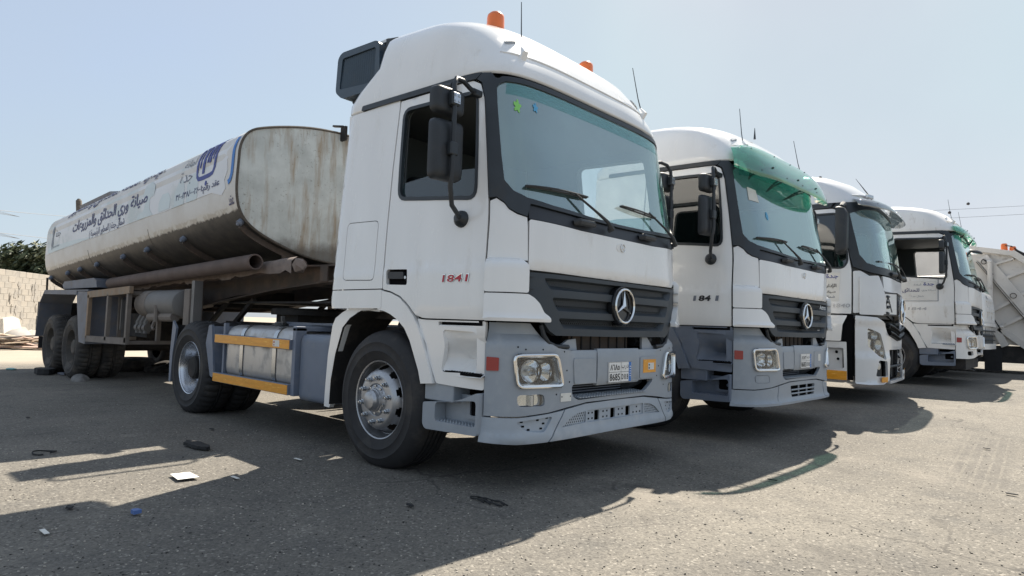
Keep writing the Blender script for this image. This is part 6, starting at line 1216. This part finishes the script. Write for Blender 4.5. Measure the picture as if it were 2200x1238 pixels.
    b = B(); M = Matrix.Translation(S.at(u, 1.34, .0)) @ Vector(S.N(np.array([u]), np.array([1.34]))[0]).to_track_quat('Z', 'Y').to_matrix().to_4x4(); b.lathe([(1e-3, .05), (.17, .05), (.19, .0)], 32, M=M); b.out('emblem_dish', 'black_gloss', eb)
    pa = empty('letter_plate', parent=T); PC, PD = Vector((1.44, -.70, 1.42)), Vector((.52, .854, 0)); f = lambda a, c: PC+PD*a+Vector((0, 0, c))
    b = B(); b.add([f(-.25, -.17), f(.13, -.17), f(.13, .17), f(-.25, .17), *[f(a, c)-Vector((.0085, -.005, 0)) for a, c in ((-.25, -.17), (.13, -.17), (.13, .17), (-.25, .17))]], [(0, 1, 2, 3), (7, 6, 5, 4), (0, 4, 5, 1), (1, 5, 6, 2), (2, 6, 7, 3), (3, 7, 4, 0)]); b.out('plate_sheet', 'plate_white', pa, smooth=False)
    letters('plate_letter', 'A', lambda a, c: f(a, c)+Vector((.003, 0, 0)), .17, -.06, .0, 'print_black', pa, bold=-.01, height=.24)
    b = B()
    for a0, a1, c0, c1 in ((-.25, .13, .150, .168), (-.25, .13, -.168, -.150), (-.248, -.232, -.16, .16), (.112, .128, -.16, .16)): b.add([f(a0, c0)+Vector((.002, 0, 0)), f(a1, c0)+Vector((.002, 0, 0)), f(a1, c1)+Vector((.002, 0, 0)), f(a0, c1)+Vector((.002, 0, 0))], [(0, 1, 2, 3)])
    b.out('plate_border', 'print_black', pa, smooth=False)
    b = B(); b.bar((1.30, -.62, 1.42), PC+PD*-.06-Vector((.012, -.006, 0)), .04, .04); b.out('plate_bracket', 'plastic_black', pa)
    np_ = patch('number_plate', S, [P_(.30, .43), P_(.30, .28), P_(.62, .27), P_(.62, .42)], 'plate_white', T, off=.06, t=.006, st=.1); letters('plate_characters', '8690', lambda a, c: S.at(S.Uy(a, c), c, .068), .2, .44, .35, 'print_black', np_, height=.05)
    patch('reflector_sheet', S, [P_(.66, .44), P_(.66, .28), P_(.80, .28), P_(.80, .44)], 'reflex_orange', T, off=.062, t=.004, st=.1)
    for (a, e, b0, b1) in (((-.1, 1.86), (-.45, 2.02), (-.95, 2.03), (-.35, 2.04)), ((.6, 1.86), (.25, 2.05), (-.1, 2.05), (.4, 2.04))):
        g = lambda p, o: S.at(S.Uy(p[0], p[1]), p[1], o); b = B(); b.tube([g(a, .02), g(a, .06), g(((a[0]+e[0])/2, (a[1]+e[1])/2), .06), g(e, .04)], [.03, .03, .012, .008], 8); wp = b.out('wiper_arm', 'plastic_black', T); b = B(); b.tube([g(b0, .02), g(b1, .02)], .012, 6); b.out('wiper_blade', 'plastic_black', wp)
    for y in (-.45, .35): b = B(); b.tube([S.at(S.Uy(y-.14, 1.87), 1.87, .02), S.at(S.Uy(y, 1.87), 1.87, .05), S.at(S.Uy(y+.12, 1.87), 1.87, .03)], [.03, .04, .03], 8); b.out('cowl_housing', 'plastic_black', T)
    # door sign and model number
    dr = kids(T, 'door')[0]; sn = patch('door_sign', S, S.c([('x', .37, 1.87), ('x', .35, 1.45), ('x', .85, 1.44), ('x', .87, 1.86)]), 'sign_white', dr, off=.004, t=.002, st=.12); f3 = lambda a, c: S.at(S.Ux(a, c), c, .0075)
    for t, w_, x, z, h, mt in (('جدة', .17, .76, 1.80, .075, 'print_blue'), ('الإدارة العامة', .36, .64, 1.66, .07, 'print_black'), ('صيانة وري', .26, .68, 1.57, .055, 'print_black'), ('شمال جدة', .24, .68, 1.50, .045, 'print_grey')): letters('lettering', arab(t), f3, w_, x, z, mt, sn, bold=.02, height=h)
    side_letters(T, S, '1840', .22, .885, 1.375, 'silver_letters', bold=.015, height=.055, skew=.18)
    ci = empty('cab_interior', parent=T); bnd = [(-S.HL-1.1, 1.2), (S.HL+1.1, 1.2), (S.HL+1.1, 2.88), (-S.HL-1.1, 2.88)]
    patch('cab_lining', S, bnd, 'cab_liner', ci, holes=[inset(G_, -.01), inset(rnd(S.c(WN, -1), .05), -.012), inset(rnd(S.c(WN, 1), .05), -.012)], off=-.05, t=.01, st=.14)
    b = B(); b.box(-.70, -.66, -1.12, 1.12, 1.0, 2.9); b.box(-.66, 1.2, -1.1, 1.1, 1.22, 1.25); b.box(-.62, 1.0, -1.08, 1.08, 2.84, 2.87); b.box(.95, 1.3, -.9, .9, 1.5, 1.88); b.out('cab_shell', 'cab_liner', ci)
    for sg in (-1, 1): b = B(); b.box(-.3, .25, sg*.55-.25, sg*.55+.25, 1.5, 1.7); b.box(-.42, -.26, sg*.55-.25, sg*.55+.25, 1.65, 2.4); b.out('seat', 'seat_cloth', ci, bev=.05)
    c1 = [o for o in t1.children if o.name.split('.')[0] == 'chassis'][0]; copy_tree(c1, T)
    for w_ in [o for o in t1.children if o.name.split('.')[0] == 'wheel']: k = copy_tree(w_, T); k.location.x = w_.location.x-.25 if w_.location.x > -1 else w_.location.x
    b = B(); b.box(.0, 1.25, -1.0, 1.0, .35, .9); b.box(-.62, .9, -1.05, 1.05, 1.0, 1.15); b.out('cab_underside', 'underbody', T)
    return T
t3 = newer()

# ---------------- white low-cab truck and refuse truck behind ----------------
def lowcab():
    T = empty('low_cab_truck', 'white low truck front with small square grille openings, half hidden beside the garbage truck', 'truck', (1.0, 13.75, .27), R(0))
    S = Surf([[.2, .2, 1.33, 1.1, 5, .6, -.6], [1.5, 1.5, 1.33, 1.1, 5, .6, -.6], [1.75, 1.75, 1.30, 1.08, 5, .6, -.6], [2.1, 2.1, 1.15, 1.02, 5, .5, -.6], [2.2, 2.2, 1.05, .98, 4, .5, -.6]], sl=0)
    P_ = lambda y, v: (S.Uy(y, v), v); hol = []
    for z in (1.60, 1.36):
        for y in (-.62, -.40, -.1, .1, .40, .62): hol.append(rnd([P_(y-.075, z-.08), P_(y+.075, z-.08), P_(y+.075, z+.08), P_(y-.075, z+.08)], .015))
    patch('front_panel', S, [(-S.HL, 1.20), (S.HL, 1.20), (S.HL, 1.86), (-S.HL, 1.86)], 'paint_white_worn', T, holes=hol, t=.04, st=.09)
    patch('grille_backing', S, [P_(-.8, 1.22), P_(.8, 1.22), P_(.8, 1.75), P_(-.8, 1.75)], 'gap_black', T, off=-.08, t=.01, st=.2)
    letters('front_letters', 'AC', lambda a, c: S.at(S.Uy(a, c), c, .004), .2, -.52, 1.76, 'print_grey', T, bold=.02, height=.08)
    patch('bumper', S, [(-S.HL-.4, .62), (S.HL+.4, .62), (S.HL+.4, 1.19), (-S.HL-.4, 1.19)], 'paint_white_worn', T, holes=[rnd([P_(-.98, .74), P_(.98, .74), P_(.98, 1.12), P_(-.98, 1.12)], .05)], off=.02, t=.04, st=.1)
    patch('lower_grille', S, [P_(-1.0, .72), P_(1.0, .72), P_(1.0, 1.14), P_(-1.0, 1.14)], 'grille_dark', T, off=-.03, t=.02, st=.15)
    for z in (.82, .92, 1.02): b = B(); b.tube([S.at(S.Uy(y, z), z, .0) for y in np.linspace(-.95, .95, 9)], .015, 6); b.out('grille_bar', 'plastic_black', T)
    gl = [P_(-.95, 1.90), P_(.95, 1.90), P_(.92, 2.16), P_(-.92, 2.16)]; patch('windshield', S, gl, 'windshield_glass', T, t=.006, st=.15)
    patch('cab_shell', S, [(-S.HL-1.1, .95), (S.HL+1.1, .95), (S.HL+1.1, 2.2), (-S.HL-1.1, 2.2)], 'paint_white_worn', T, holes=[inset([(-S.HL, .9), (S.HL, .9), (S.HL, 1.88), (-S.HL, 1.88)], .0) if False else rnd([P_(-.96, 1.89), P_(.96, 1.89), P_(.93, 2.17), P_(-.93, 2.17)], .05)], off=-.03, t=.02, st=.15)
    b = B(); b.box(-.6, 1.0, -.95, .95, 2.19, 2.23); b.out('roof', 'paint_white_worn', T, bev=.02); b = B(); b.box(-5, .9, -.4, .4, .6, .85); b.out('chassis', 'underbody', T)
    for sg in (-1, 1): wheel(T, .1, sg, 'drive', yo=1.0)
    return T
lowcab()
# ---------------- refuse truck at the right edge ----------------
def refuse():
    T = empty('garbage_truck', 'pale grey garbage truck body with diagonal ribs and orange beacons at the right edge', 'truck', (0, 15.5, .0))
    Y0 = 0.0
    pr = lambda poly, d0, d1: (lambda a, c: (a, d0, c), lambda a, c: (a, d1, c))
    def plate(name, poly, d0, d1, m_='paint_garbage'):
        b = B(); b.prism(poly, *pr(poly, d0, d1)); return fix_normals(b.out(name, m_, T, smooth=False, bev=.006))
    body = [(-3.2, .95), (1.9, .95), (2.2, 1.0), (2.45, 1.0), (3.9, .85), (4.3, 1.6), (3.6, 2.5), (3.1, 2.8), (2.65, 3.20), (1.95, 3.38), (-3.2, 3.45)]
    plate('body_shell', body, Y0+.06, Y0+2.4)
    def beam(name, p, q, w_, d=-.05, m_='paint_garbage', t=.12):
        p = np.array(p); q = np.array(q); u = (q-p)/np.linalg.norm(q-p); n = np.array([-u[1], u[0]])*w_/2
        return plate(name, [tuple(p+n), tuple(q+n), tuple(q-n), tuple(p-n)], Y0+d, Y0+d+t, m_)
    beam('top_beam', (1.6, 3.42), (2.58, 3.22), .12); beam('top_beam', (2.56, 3.25), (4.2, 1.85), .14, -.052)
    beam('main_beam', (1.98, 3.16), (3.4, 1.0), .24, -.03)
    for o in (-.20, -.26): beam('rail', (1.86, 3.10+o*.2), (3.3, .92+o*.2), .025, -.06, 'paint_garbage' if o > -.25 else 'weld_grime')
    beam('rib', (2.20, 2.96), (2.60, 3.09), .05, -.02); beam('rib', (2.40, 2.60), (3.1, 2.92), .07, -.02); beam('rib', (2.7, 2.2), (3.5, 2.55), .07, -.02)
    beam('rib', (2.18, 1.82), (2.56, 2.06), .07, -.02); beam('rib', (2.38, 1.45), (2.86, 1.74), .07, -.02); beam('rib', (2.1, 2.5), (2.06, 1.6), .05, -.02)
    beam('lower_beam', (2.12, 1.62), (2.42, .95), .16, -.04); beam('lower_beam', (2.3, 1.40), (3.3, .55), .14, -.04)
    b = B(); b.cyl((2.14, -.12, 3.0), (2.15, -.12, 1.95), .055); b.cyl((2.15, -.12, 1.95), (2.17, -.12, 1.45), .03); b.ico((2.14, -.12, 3.02), .07); b.ico((2.36, -.12, 1.42), .05); b.out('hydraulic_cylinder', 'paint_garbage', T)
    for x, z, r_ in ((2.59, 2.18, .06), (2.02, 3.03, .055)): b = B(); b.tube([(x+r_*math.cos(t), -.08, z+r_*math.sin(t)) for t in np.linspace(0, 2*np.pi, 20, endpoint=False)], .010, 6, close=True); b.out('hose_ring', 'weld_grime', T)
    for P in ([(2.2, -.1, 1.9), (2.22, -.14, 1.6), (2.35, -.12, 1.35)], [(2.0, -.08, 3.1), (2.1, -.12, 3.0), (2.2, -.1, 2.7)]): b = B(); b.tube(P, .014, 6); b.out('hose', 'rubber_scrap', T)
    for x, z in ((2.40, 3.33), (2.57, 3.25)): b = B(); b.cyl((x, .25, z-.05), (x, .25, z+.02), .075); b.lathe([(.07, 0), (.068, .12), (.05, .15), (1e-3, .152)], 18, M=Matrix.Translation((x, .25, z+.02))); bm = b.out('beacon_dome', 'amber', T)
    b = B(); b.tube([(2.3, .3, 3.3), (2.42, .2, 3.45), (2.55, .2, 3.42), (2.7, .2, 3.28)], .015, 6); b.tube([(2.62, .2, 3.3), (2.78, .25, 3.2), (2.95, .2, 3.05)], .05, 8); b.out('hose_bundle', 'rubber_scrap', T)
    b = B(); b.box(-3.2, 3.2, .6, 1.8, .62, .95); b.out('chassis', 'underbody', T)
    b = B(); b.box(1.6, 3.0, .05, 2.2, .55, .95); b.out('hopper_floor', 'underbody', T); b = B(); b.box(2.0, 2.35, .02, .05, .35, .95); b.out('mud_flap', 'rubber_scrap', T)
    for x in (-2.2, 1.2):
        for sg in (-1, 1): k = wheel(T, x, sg, 'drive', yo=1.15); k.location.y += 1.23; k.location.z += .28
refuse()

# ---------------- block wall, rubble, timber, tree, wires ----------------
def ray(px, py, d):
    v = fw+(px-1100)/FPX*rt-(py-619)/FPX*up; return Vector(CAM)+v*d
def wall():
    A = Vector((-22.3, -.02, 0)); D = Vector((-2.2, 1.69, 0)).normalized(); Nn = Vector((D.y, -D.x, 0)); Nn = -Nn if Nn.dot(Vector(CAM)-A) < 0 else Nn
    ang = math.atan2(D.y, D.x); T = empty('block_wall', 'pale concrete block wall with rough mortar joints and whitewashed foot, behind the tank trailer', 'wall', A, ang)
    sgn = 1 if (Matrix.Rotation(-ang, 3, 'Z') @ Nn).y > 0 else -1
    L0, L1 = -3.2, 5.8; b = B(); b.box(L0-.02, L1+.02, -.09, .09, -.1, 2.385); mo = b.out('mortar', 'mortar', T)
    me = []
    for k in range(5):
        r = random.Random(k); b = B(); j = lambda: r.uniform(-.004, .004)
        b.add([(x*.1965+j(), y*.0945+j()*.5, z*.0965+j()) for z in (-1, 1) for x, y in ((-1, -1), (1, -1), (1, 1), (-1, 1))], [(3, 2, 1, 0), (4, 5, 6, 7), (0, 1, 5, 4), (1, 2, 6, 5), (2, 3, 7, 6), (3, 0, 4, 7)]); o = b.out('block', 'block', T, smooth=False, bev=.008, seg=1); me.append(o)
    r = random.Random(11); first = list(me); n = 0
    tones = []
    for k, c in enumerate(((.40, .37, .325), (.375, .35, .31), (.415, .38, .33), (.39, .36, .315))): tones.append(mat('block_tone_%d' % k, c, .92, noise=.14, scale=2.5, dirt=(.36, .32, .27), dscale=4, dlo=.55, dhi=.75, bump=.25, bscale=30))
    for i in range(12):
        for k in range(-8, 15):
            x = (k+.5*(i % 2))*.4+.1
            if x < L0+.1 or x > L1-.1: continue
            if first: o = first.pop()
            else: o = me[n % 5].copy(); COL.objects.link(o); o.parent = T
            o.location = (x, r.uniform(-.003, .004), .10+i*.2); o.rotation_euler = (0, 0, r.uniform(-.006, .006)); n += 1
            for s_ in o.material_slots: s_.link = 'OBJECT'; s_.material = tones[r.randrange(4)]
    # smeared mortar, drips and the whitewashed foot
    for k in range(16):
        x = r.uniform(L0+.5, 4); z = r.uniform(.9, 2.1); b = B(); pts = [(x+r.uniform(.04, .11)*math.cos(a)*1.2, z+r.uniform(.05, .22)*math.sin(a)) for a in np.linspace(0, 2*math.pi, 12, endpoint=False)]; b.prism(pts, lambda a, c: (a, sgn*.09, c), lambda a, c: (a, sgn*.104, c)); fix_normals(b.out('mortar_smear', 'mortar', T, smooth=False))
    for k in range(9):
        x = r.uniform(L0+.5, 5); z = r.uniform(1.0, 2.1); b = B(); b.tube([(x, sgn*.118, z), (x+r.uniform(-.03, .03), sgn*.104, z-.15), (x+r.uniform(-.06, .06), sgn*.104, z-r.uniform(.2, .42))], .007, 5); b.out('mortar_drip', 'weld_grime', T)
    pts = [(-3.2, .05)]+[(x, .48+.14*math.sin(x*2.3)+r.uniform(-.05, .05)) for x in np.arange(-3.2, 5.6, .22)]+[(5.6, .05)]; b = B(); b.prism(pts, lambda a, c: (a, sgn*.08, c), lambda a, c: (a, sgn*.135, c)); fix_normals(b.out('whitewash', 'plaster', T, smooth=False))
    return T, A, D, Nn
WT, WA, WD, WN_ = wall()
r = random.Random(21)
def lump(name, label, cat, c, s, m_, group=None, jit=.16):
    import bmesh
    bm = bmesh.new(); bmesh.ops.create_icosphere(bm, subdivisions=3, radius=1); ph = [(Vector((r.uniform(-1, 1), r.uniform(-1, 1), r.uniform(-1, 1))).normalized(), r.uniform(1.5, 4), r.uniform(0, 6)) for _ in range(7)]
    for v in bm.verts:
        d = 1+sum(math.sin(v.co.dot(p)*f+o) for p, f, o in ph)*jit/3; v.co = Vector((v.co.x*s[0]*d, v.co.y*s[1]*d, max(-.05, v.co.z*s[2]*d)))
    me = bpy.data.meshes.new(name); bm.to_mesh(me); bm.free(); me.materials.append(MAT[m_]); me.polygons.foreach_set('use_smooth', [True]*len(me.polygons)); o = bpy.data.objects.new(name, me); COL.objects.link(o); o.location = c; o.rotation_euler = (0, 0, r.uniform(0, 6)); return tag(o, label, cat, group)
pw = lambda t, d, z=0: WA+WD*t+WN_*d+Vector((0, 0, z))
lump('cement_heap', 'grey hardened cement heap at the foot of the block wall', 'rubble', pw(.15, .55), (.75, .5, .42), 'cement')
lump('cement_heap', 'low whitish mound of dumped plaster left of the cement heap', 'rubble', pw(-1.2, .5), (.7, .45, .34), 'plaster')
b = B(); pts = [(-.55, 0), (.5, 0), (.55, .3), (.42, .78), (.1, .86), (-.5, .8)]; b.prism(pts, lambda a, c: (a, -.12, c), lambda a, c: (a, .12, c)); o = fix_normals(b.out('concrete_slab', 'plaster', None, smooth=False, bev=.02)); o.location = pw(.35, .25); o.rotation_euler = (R(-8), 0, math.atan2(WD.y, WD.x)); tag(o, 'upright white broken concrete slab leaning on the block wall', 'slab')
# loose timber on the ground in front of the wall
gr = Vector((-18.6, -.15, 0)); mats_ = ['plank_wood', 'plank_pink', 'plank_wood', 'rack_grey']
lab = ['thin', 'long', 'short', 'broad']
for i in range(46):
    b = B(); L_ = r.uniform(.9, 2.6); w_ = r.uniform(.04, .12); t_ = r.uniform(.018, .035); b.box(-L_/2, L_/2, -w_/2, w_/2, -t_/2, t_/2); z = .03+.38*(i/46)**1.1*r.uniform(.6, 1)
    o = b.out('plank', mats_[i % 4], None, smooth=False); sp = 1.0-.45*i/46
    side = Vector((.66, .74, 0)); dep = Vector((-.74, .66, 0)); o.location = gr+side*r.uniform(-1.25, 1.1)*sp+dep*r.uniform(-.7, .9)*sp+Vector((0, 0, z))
    o.rotation_euler = (r.uniform(-.3, .3), r.uniform(-.14, .14)+.02, r.choice((.75, .85, .6, 1.2, 2.2, .7))+r.uniform(-.3, .3))
    tag(o, '%s %s plank lying in the timber pile before the block wall' % ('long' if L_ > 1.75 else 'short', ['weathered tan', 'pinkish', 'weathered tan', 'grey'][i % 4]), 'plank', 'loose planks in the timber pile')
lump('rubble_stone', 'dark lump half buried at the left end of the timber pile', 'stone', gr+Vector((-.55, -1.35, .02)), (.28, .22, .22), 'rubber_scrap')
# tree behind the wall
def tree(name, label, c, h, rad, seed, nl=2600):
    T = empty(name, label, 'tree', c); q = random.Random(seed); b = B(); tips = []
    b.tube([(0, 0, -.2), (.05, .02, h*.25), (-.05, .1, h*.5), (.05, .05, h*.72)], [.16, .13, .10, .05], 8)
    for k in range(11):
        a = q.uniform(0, 6.28); z0 = h*q.uniform(.25, .6); e = Vector((math.cos(a)*rad*q.uniform(.45, .85), math.sin(a)*rad*q.uniform(.45, .85), h*q.uniform(.6, .95))); b.tube([(0, .03, z0), (e.x*.4, e.y*.4, z0+(e.z-z0)*.5), e], [.06, .04, .015], 6); tips.append(e)
    b.out('trunk', 'bark', T)
    m2 = MAT.get('leaf')
    if not m2:
        for nm, c_ in (('leaf', (.085, .105, .05)), ('leaf_light', (.12, .13, .07)), ('leaf_dark', (.05, .066, .034))): mat(nm, c_, .65, noise=.2, scale=3)
    b = B(); ms = []; cl = [(Vector((q.gauss(0, .46)*rad, q.gauss(0, .46)*rad, h*q.uniform(.42, .98))), q.uniform(.22, .42)*rad, q.randrange(3)) for _ in range(34)]
    cl = [(p*Vector((1, 1, 1)) if False else Vector((p.x, p.y, min(p.z, h*(1.0-.42*((p.x**2+p.y**2)/rad**2))))), s, k) for p, s, k in cl]
    for i in range(nl):
        p, s, k = cl[i % len(cl)]; d = Vector((q.gauss(0, 1), q.gauss(0, 1), q.gauss(0, .8))); d = d.normalized()*s*q.uniform(.4, 1.05); o_ = p+d; n = Vector((q.gauss(0, 1), q.gauss(0, 1), q.gauss(.6, 1))).normalized(); u = n.orthogonal().normalized(); v = n.cross(u); l = q.uniform(.08, .19); w_ = l*.34; b.k = q.choice((k, k, 0))
        b.add([o_-u*l, o_+v*w_, o_+u*l, o_-v*w_], [(0, 1, 2, 3)])
    cr = b.out('crown', ['leaf', 'leaf_light', 'leaf_dark'], T, smooth=False); cr['kind'] = 'stuff'
tree('tree', 'bushy dark green tree showing over the block wall beside the tank', (lambda v: Vector((v.x, v.y, 0)))(ray(78, 600, 27.5)), 3.65, 1.8, 4, 13000)
tree('tree', 'low thin tree crown above the block wall at the left edge', (lambda v: Vector((v.x, v.y, 0)))(ray(5, 600, 29)), 3.0, 1.2, 9, 5000)
# overhead wires: a pole line at the left, just outside the frame, and a far line at the right
def cable(p, q, sag, rr, label, group, strain=None):
    P = [Vector(p).lerp(Vector(q), t)+Vector((0, 0, -sag*4*t*(1-t))) for t in np.linspace(0, 1, 25)]; b = B(); b.tube(P, rr, 5); return tag(b.out('overhead_wire', 'cable', None), label, 'wire', group)
for i, (a, b_) in enumerate((((-60, 446), (330, 470)), ((-60, 493), (330, 525)), ((-60, 540), (330, 600)))):
    cable(ray(a[0], a[1], 26), ray(b_[0], b_[1], 60), .2, .012, '%s overhead wire in the sky left of the tank' % ['topmost', 'middle', 'lowest'][i], 'overhead wires at the left edge')
    b = B(); p = ray(-8, a[1]+9, 26); q = ray(42, a[1]+20, 27.5)
    for k in range(3): b.tube([p+Vector((0, 0, .05*k-.06)), q], .006, 4)
    tag(b.out('strain_clamp', 'wire', None), '%s bundle of dark strain clamps at the left edge' % ['upper', 'middle', 'lower'][i], 'wire clamp')
for i, (a, b_) in enumerate((((1500, 470), (2700, 410)), ((1500, 488), (2700, 428)))):
    cable(ray(*a, 95), ray(*b_, 80), .5, .02, '%s thin power line in the sky above the garbage truck' % ['upper', 'lower'][i], 'power lines at the right')
for i, (x, y) in enumerate(((2080, 438), (2040, 457))): o = B(); o.ico(ray(x, y, 86), .22); tag(o.out('line_marker', 'wire', None), '%s small dark marker ball on the right power lines' % ['upper', 'lower'][i], 'marker')

# ---------------- litter, stones, scraps ----------------
def onground(x, y): return Vector((x, y, gz(y)))
def flat(name, label, cat, pts, m_, c, z=.012, group=None, th=.006, curl=.0):
    b = B(); b.prism(pts, lambda a, e: (a, e, curl*(a*a+e*e)), lambda a, e: (a, e, th+curl*(a*a+e*e))); o = fix_normals(b.out(name, m_, None, smooth=False)); o.location = onground(*c)+Vector((0, 0, z)); return tag(o, label, cat, group)
def blob(n, rx, ry, s, j=.25): q = random.Random(s); return [(rx*math.cos(t)*(1+q.uniform(-j, j)), ry*math.sin(t)*(1+q.uniform(-j, j))) for t in np.linspace(0, 2*math.pi, n, endpoint=False)]
GP = lambda px, py: (lambda v: Vector(CAM)+v*(-CAM[2]/v.z))(fw+(px-1100)/FPX*rt-(py-619)/FPX*up)
def gp(px, py): p = GP(px, py); return (p.x, p.y)
flat('paper_scrap', 'white folded paper card lying on the sunlit strip of asphalt', 'paper', [(-.10, -.05), (.09, -.07), (.11, .06), (-.08, .07)], 'paper_white', gp(394, 1028), th=.003, curl=.35)
flat('wrapper', 'small crumpled blue wrapper on the shaded asphalt near the front', 'litter', blob(7, .035, .025, 3, .5), 'blue_wrap', gp(292, 1107), th=.02)
for i, (x, y, lb) in enumerate(((505, 1030, 'below the paper card'), (640, 990, 'right of the paper card'), (95, 1148, 'at the lower left'))): flat('paper_strip', 'tiny white paper strip on the asphalt '+lb, 'paper', [(-.045, -.012), (.045, -.01), (.045, .012), (-.045, .01)], 'paper_white', gp(x, y), th=.003)
flat('rubber_scrap', 'flat black rubber strip on the asphalt before the drive wheel', 'scrap', blob(14, .20, .06, 5), 'rubber_scrap', gp(420, 962), th=.025)
flat('rubber_scrap', 'black rubber lump lying left of the trailer wheels', 'scrap', blob(12, .26, .14, 6), 'rubber_scrap', gp(95, 804), th=.09)
flat('tarp_scrap', 'grey crumpled scrap beside the stone at the trailer wheel', 'scrap', blob(9, .13, .06, 9, .4), 'steel_blue_trailer', gp(133, 806), th=.03)
flat('wrapper', 'pale teal wrapper on the ground left of the trailer wheels', 'litter', blob(8, .16, .07, 8, .4), 'teal_wrap', gp(25, 795), th=.015)
lump('chock_stone', 'smooth grey stone chocking the trailer wheel', 'stone', onground(*gp(172, 819)), (.17, .12, .12), 'stone')
for i, (x, y, s) in enumerate(((285, 797, .30), (345, 800, .22))):
    b = B(); b.lathe([(.24, 0), (.30, -.03), (.42, -.02), (.50, .06), (.52, .15), (.50, .24), (.42, .31), (.30, .31), (.24, .28)], 32); o = b.out('old_tyre', 'tyre_dusty', None); p = gp(x, y); o.location = onground(*p)+Vector((0, 0, .03 if i == 0 else .0)); o.scale = (s/.30*.72,)*3; o.rotation_euler = ((0, 0, 0), (.25, .1, 0))[i]; tag(o, ('old worn tyre lying under the trailer behind the drive wheel', 'smaller old tyre leaning under the trailer nearer the drive wheel')[i], 'tyre')
b = B(); b.tube([(.075*math.cos(t), .075*math.sin(t), .012+.006*math.sin(2*t)) for t in np.linspace(.3, 6.0, 22)], .006, 6); o = b.out('rubber_loop', 'rubber_scrap', None); o.location = onground(*gp(95, 975)); tag(o, 'black rubber loop on the shaded asphalt at the left', 'scrap')
b = B(); q = random.Random(4)
for k in range(9): x, y = q.uniform(-.16, .16), q.uniform(-.06, .06); b.tube([(x-.1, y, .01), (x, y+q.uniform(-.03, .03), .02), (x+.11, y+q.uniform(-.05, .05), .01)], .007, 5)
o = b.out('wire_tangle', 'rubber_scrap', None); o.location = onground(*gp(1048, 1078)); o.scale = (.62,)*3; tag(o, 'black tangle of twigs on the asphalt before the front bumper', 'scrap')
for i, (x, y, lb) in enumerate(((150, 1095, 'at the lower left'), (455, 925, 'before the fuel tank'), (880, 1090, 'in front of the front wheel'), (60, 900, 'left of the drive wheel'), (1660, 1035, 'in the sunlit yard'), (2120, 975, 'near the right edge'), (2170, 1065, 'at the far right'))):
    flat('dark_scrap', 'small flat dark scrap on the asphalt '+lb, 'scrap', blob(8, .036, .016, 40+i, .4), 'rubber_scrap', gp(x, y), th=.006)
def gravel(name, m_, n, seed, smin, smax):
    q = random.Random(seed); b = B(); k = 0
    while k < n:
        px, py = q.uniform(-100, 2300), 790+480*q.random()**.75
        if px > 1450 and py < 830: continue
        p = GP(px, py)
        if p.y > 14 or p.x < -12: continue
        s = q.uniform(smin, smax)*q.uniform(.6, 1); b.ico((p.x+q.uniform(-.05, .05), p.y, gz(p.y)+s*.25), s, (1, q.uniform(.6, 1), .55), .3, q, q.uniform(0, 6)); k += 1
    o = b.out(name, m_, None, smooth=False); tag(o, kind='stuff'); return o
gravel('gravel', 'speck', 1300, 1, .003, .008); gravel('gravel', 'speck_light', 1300, 2, .003, .008); gravel('gravel', 'stone', 160, 3, .005, .012)
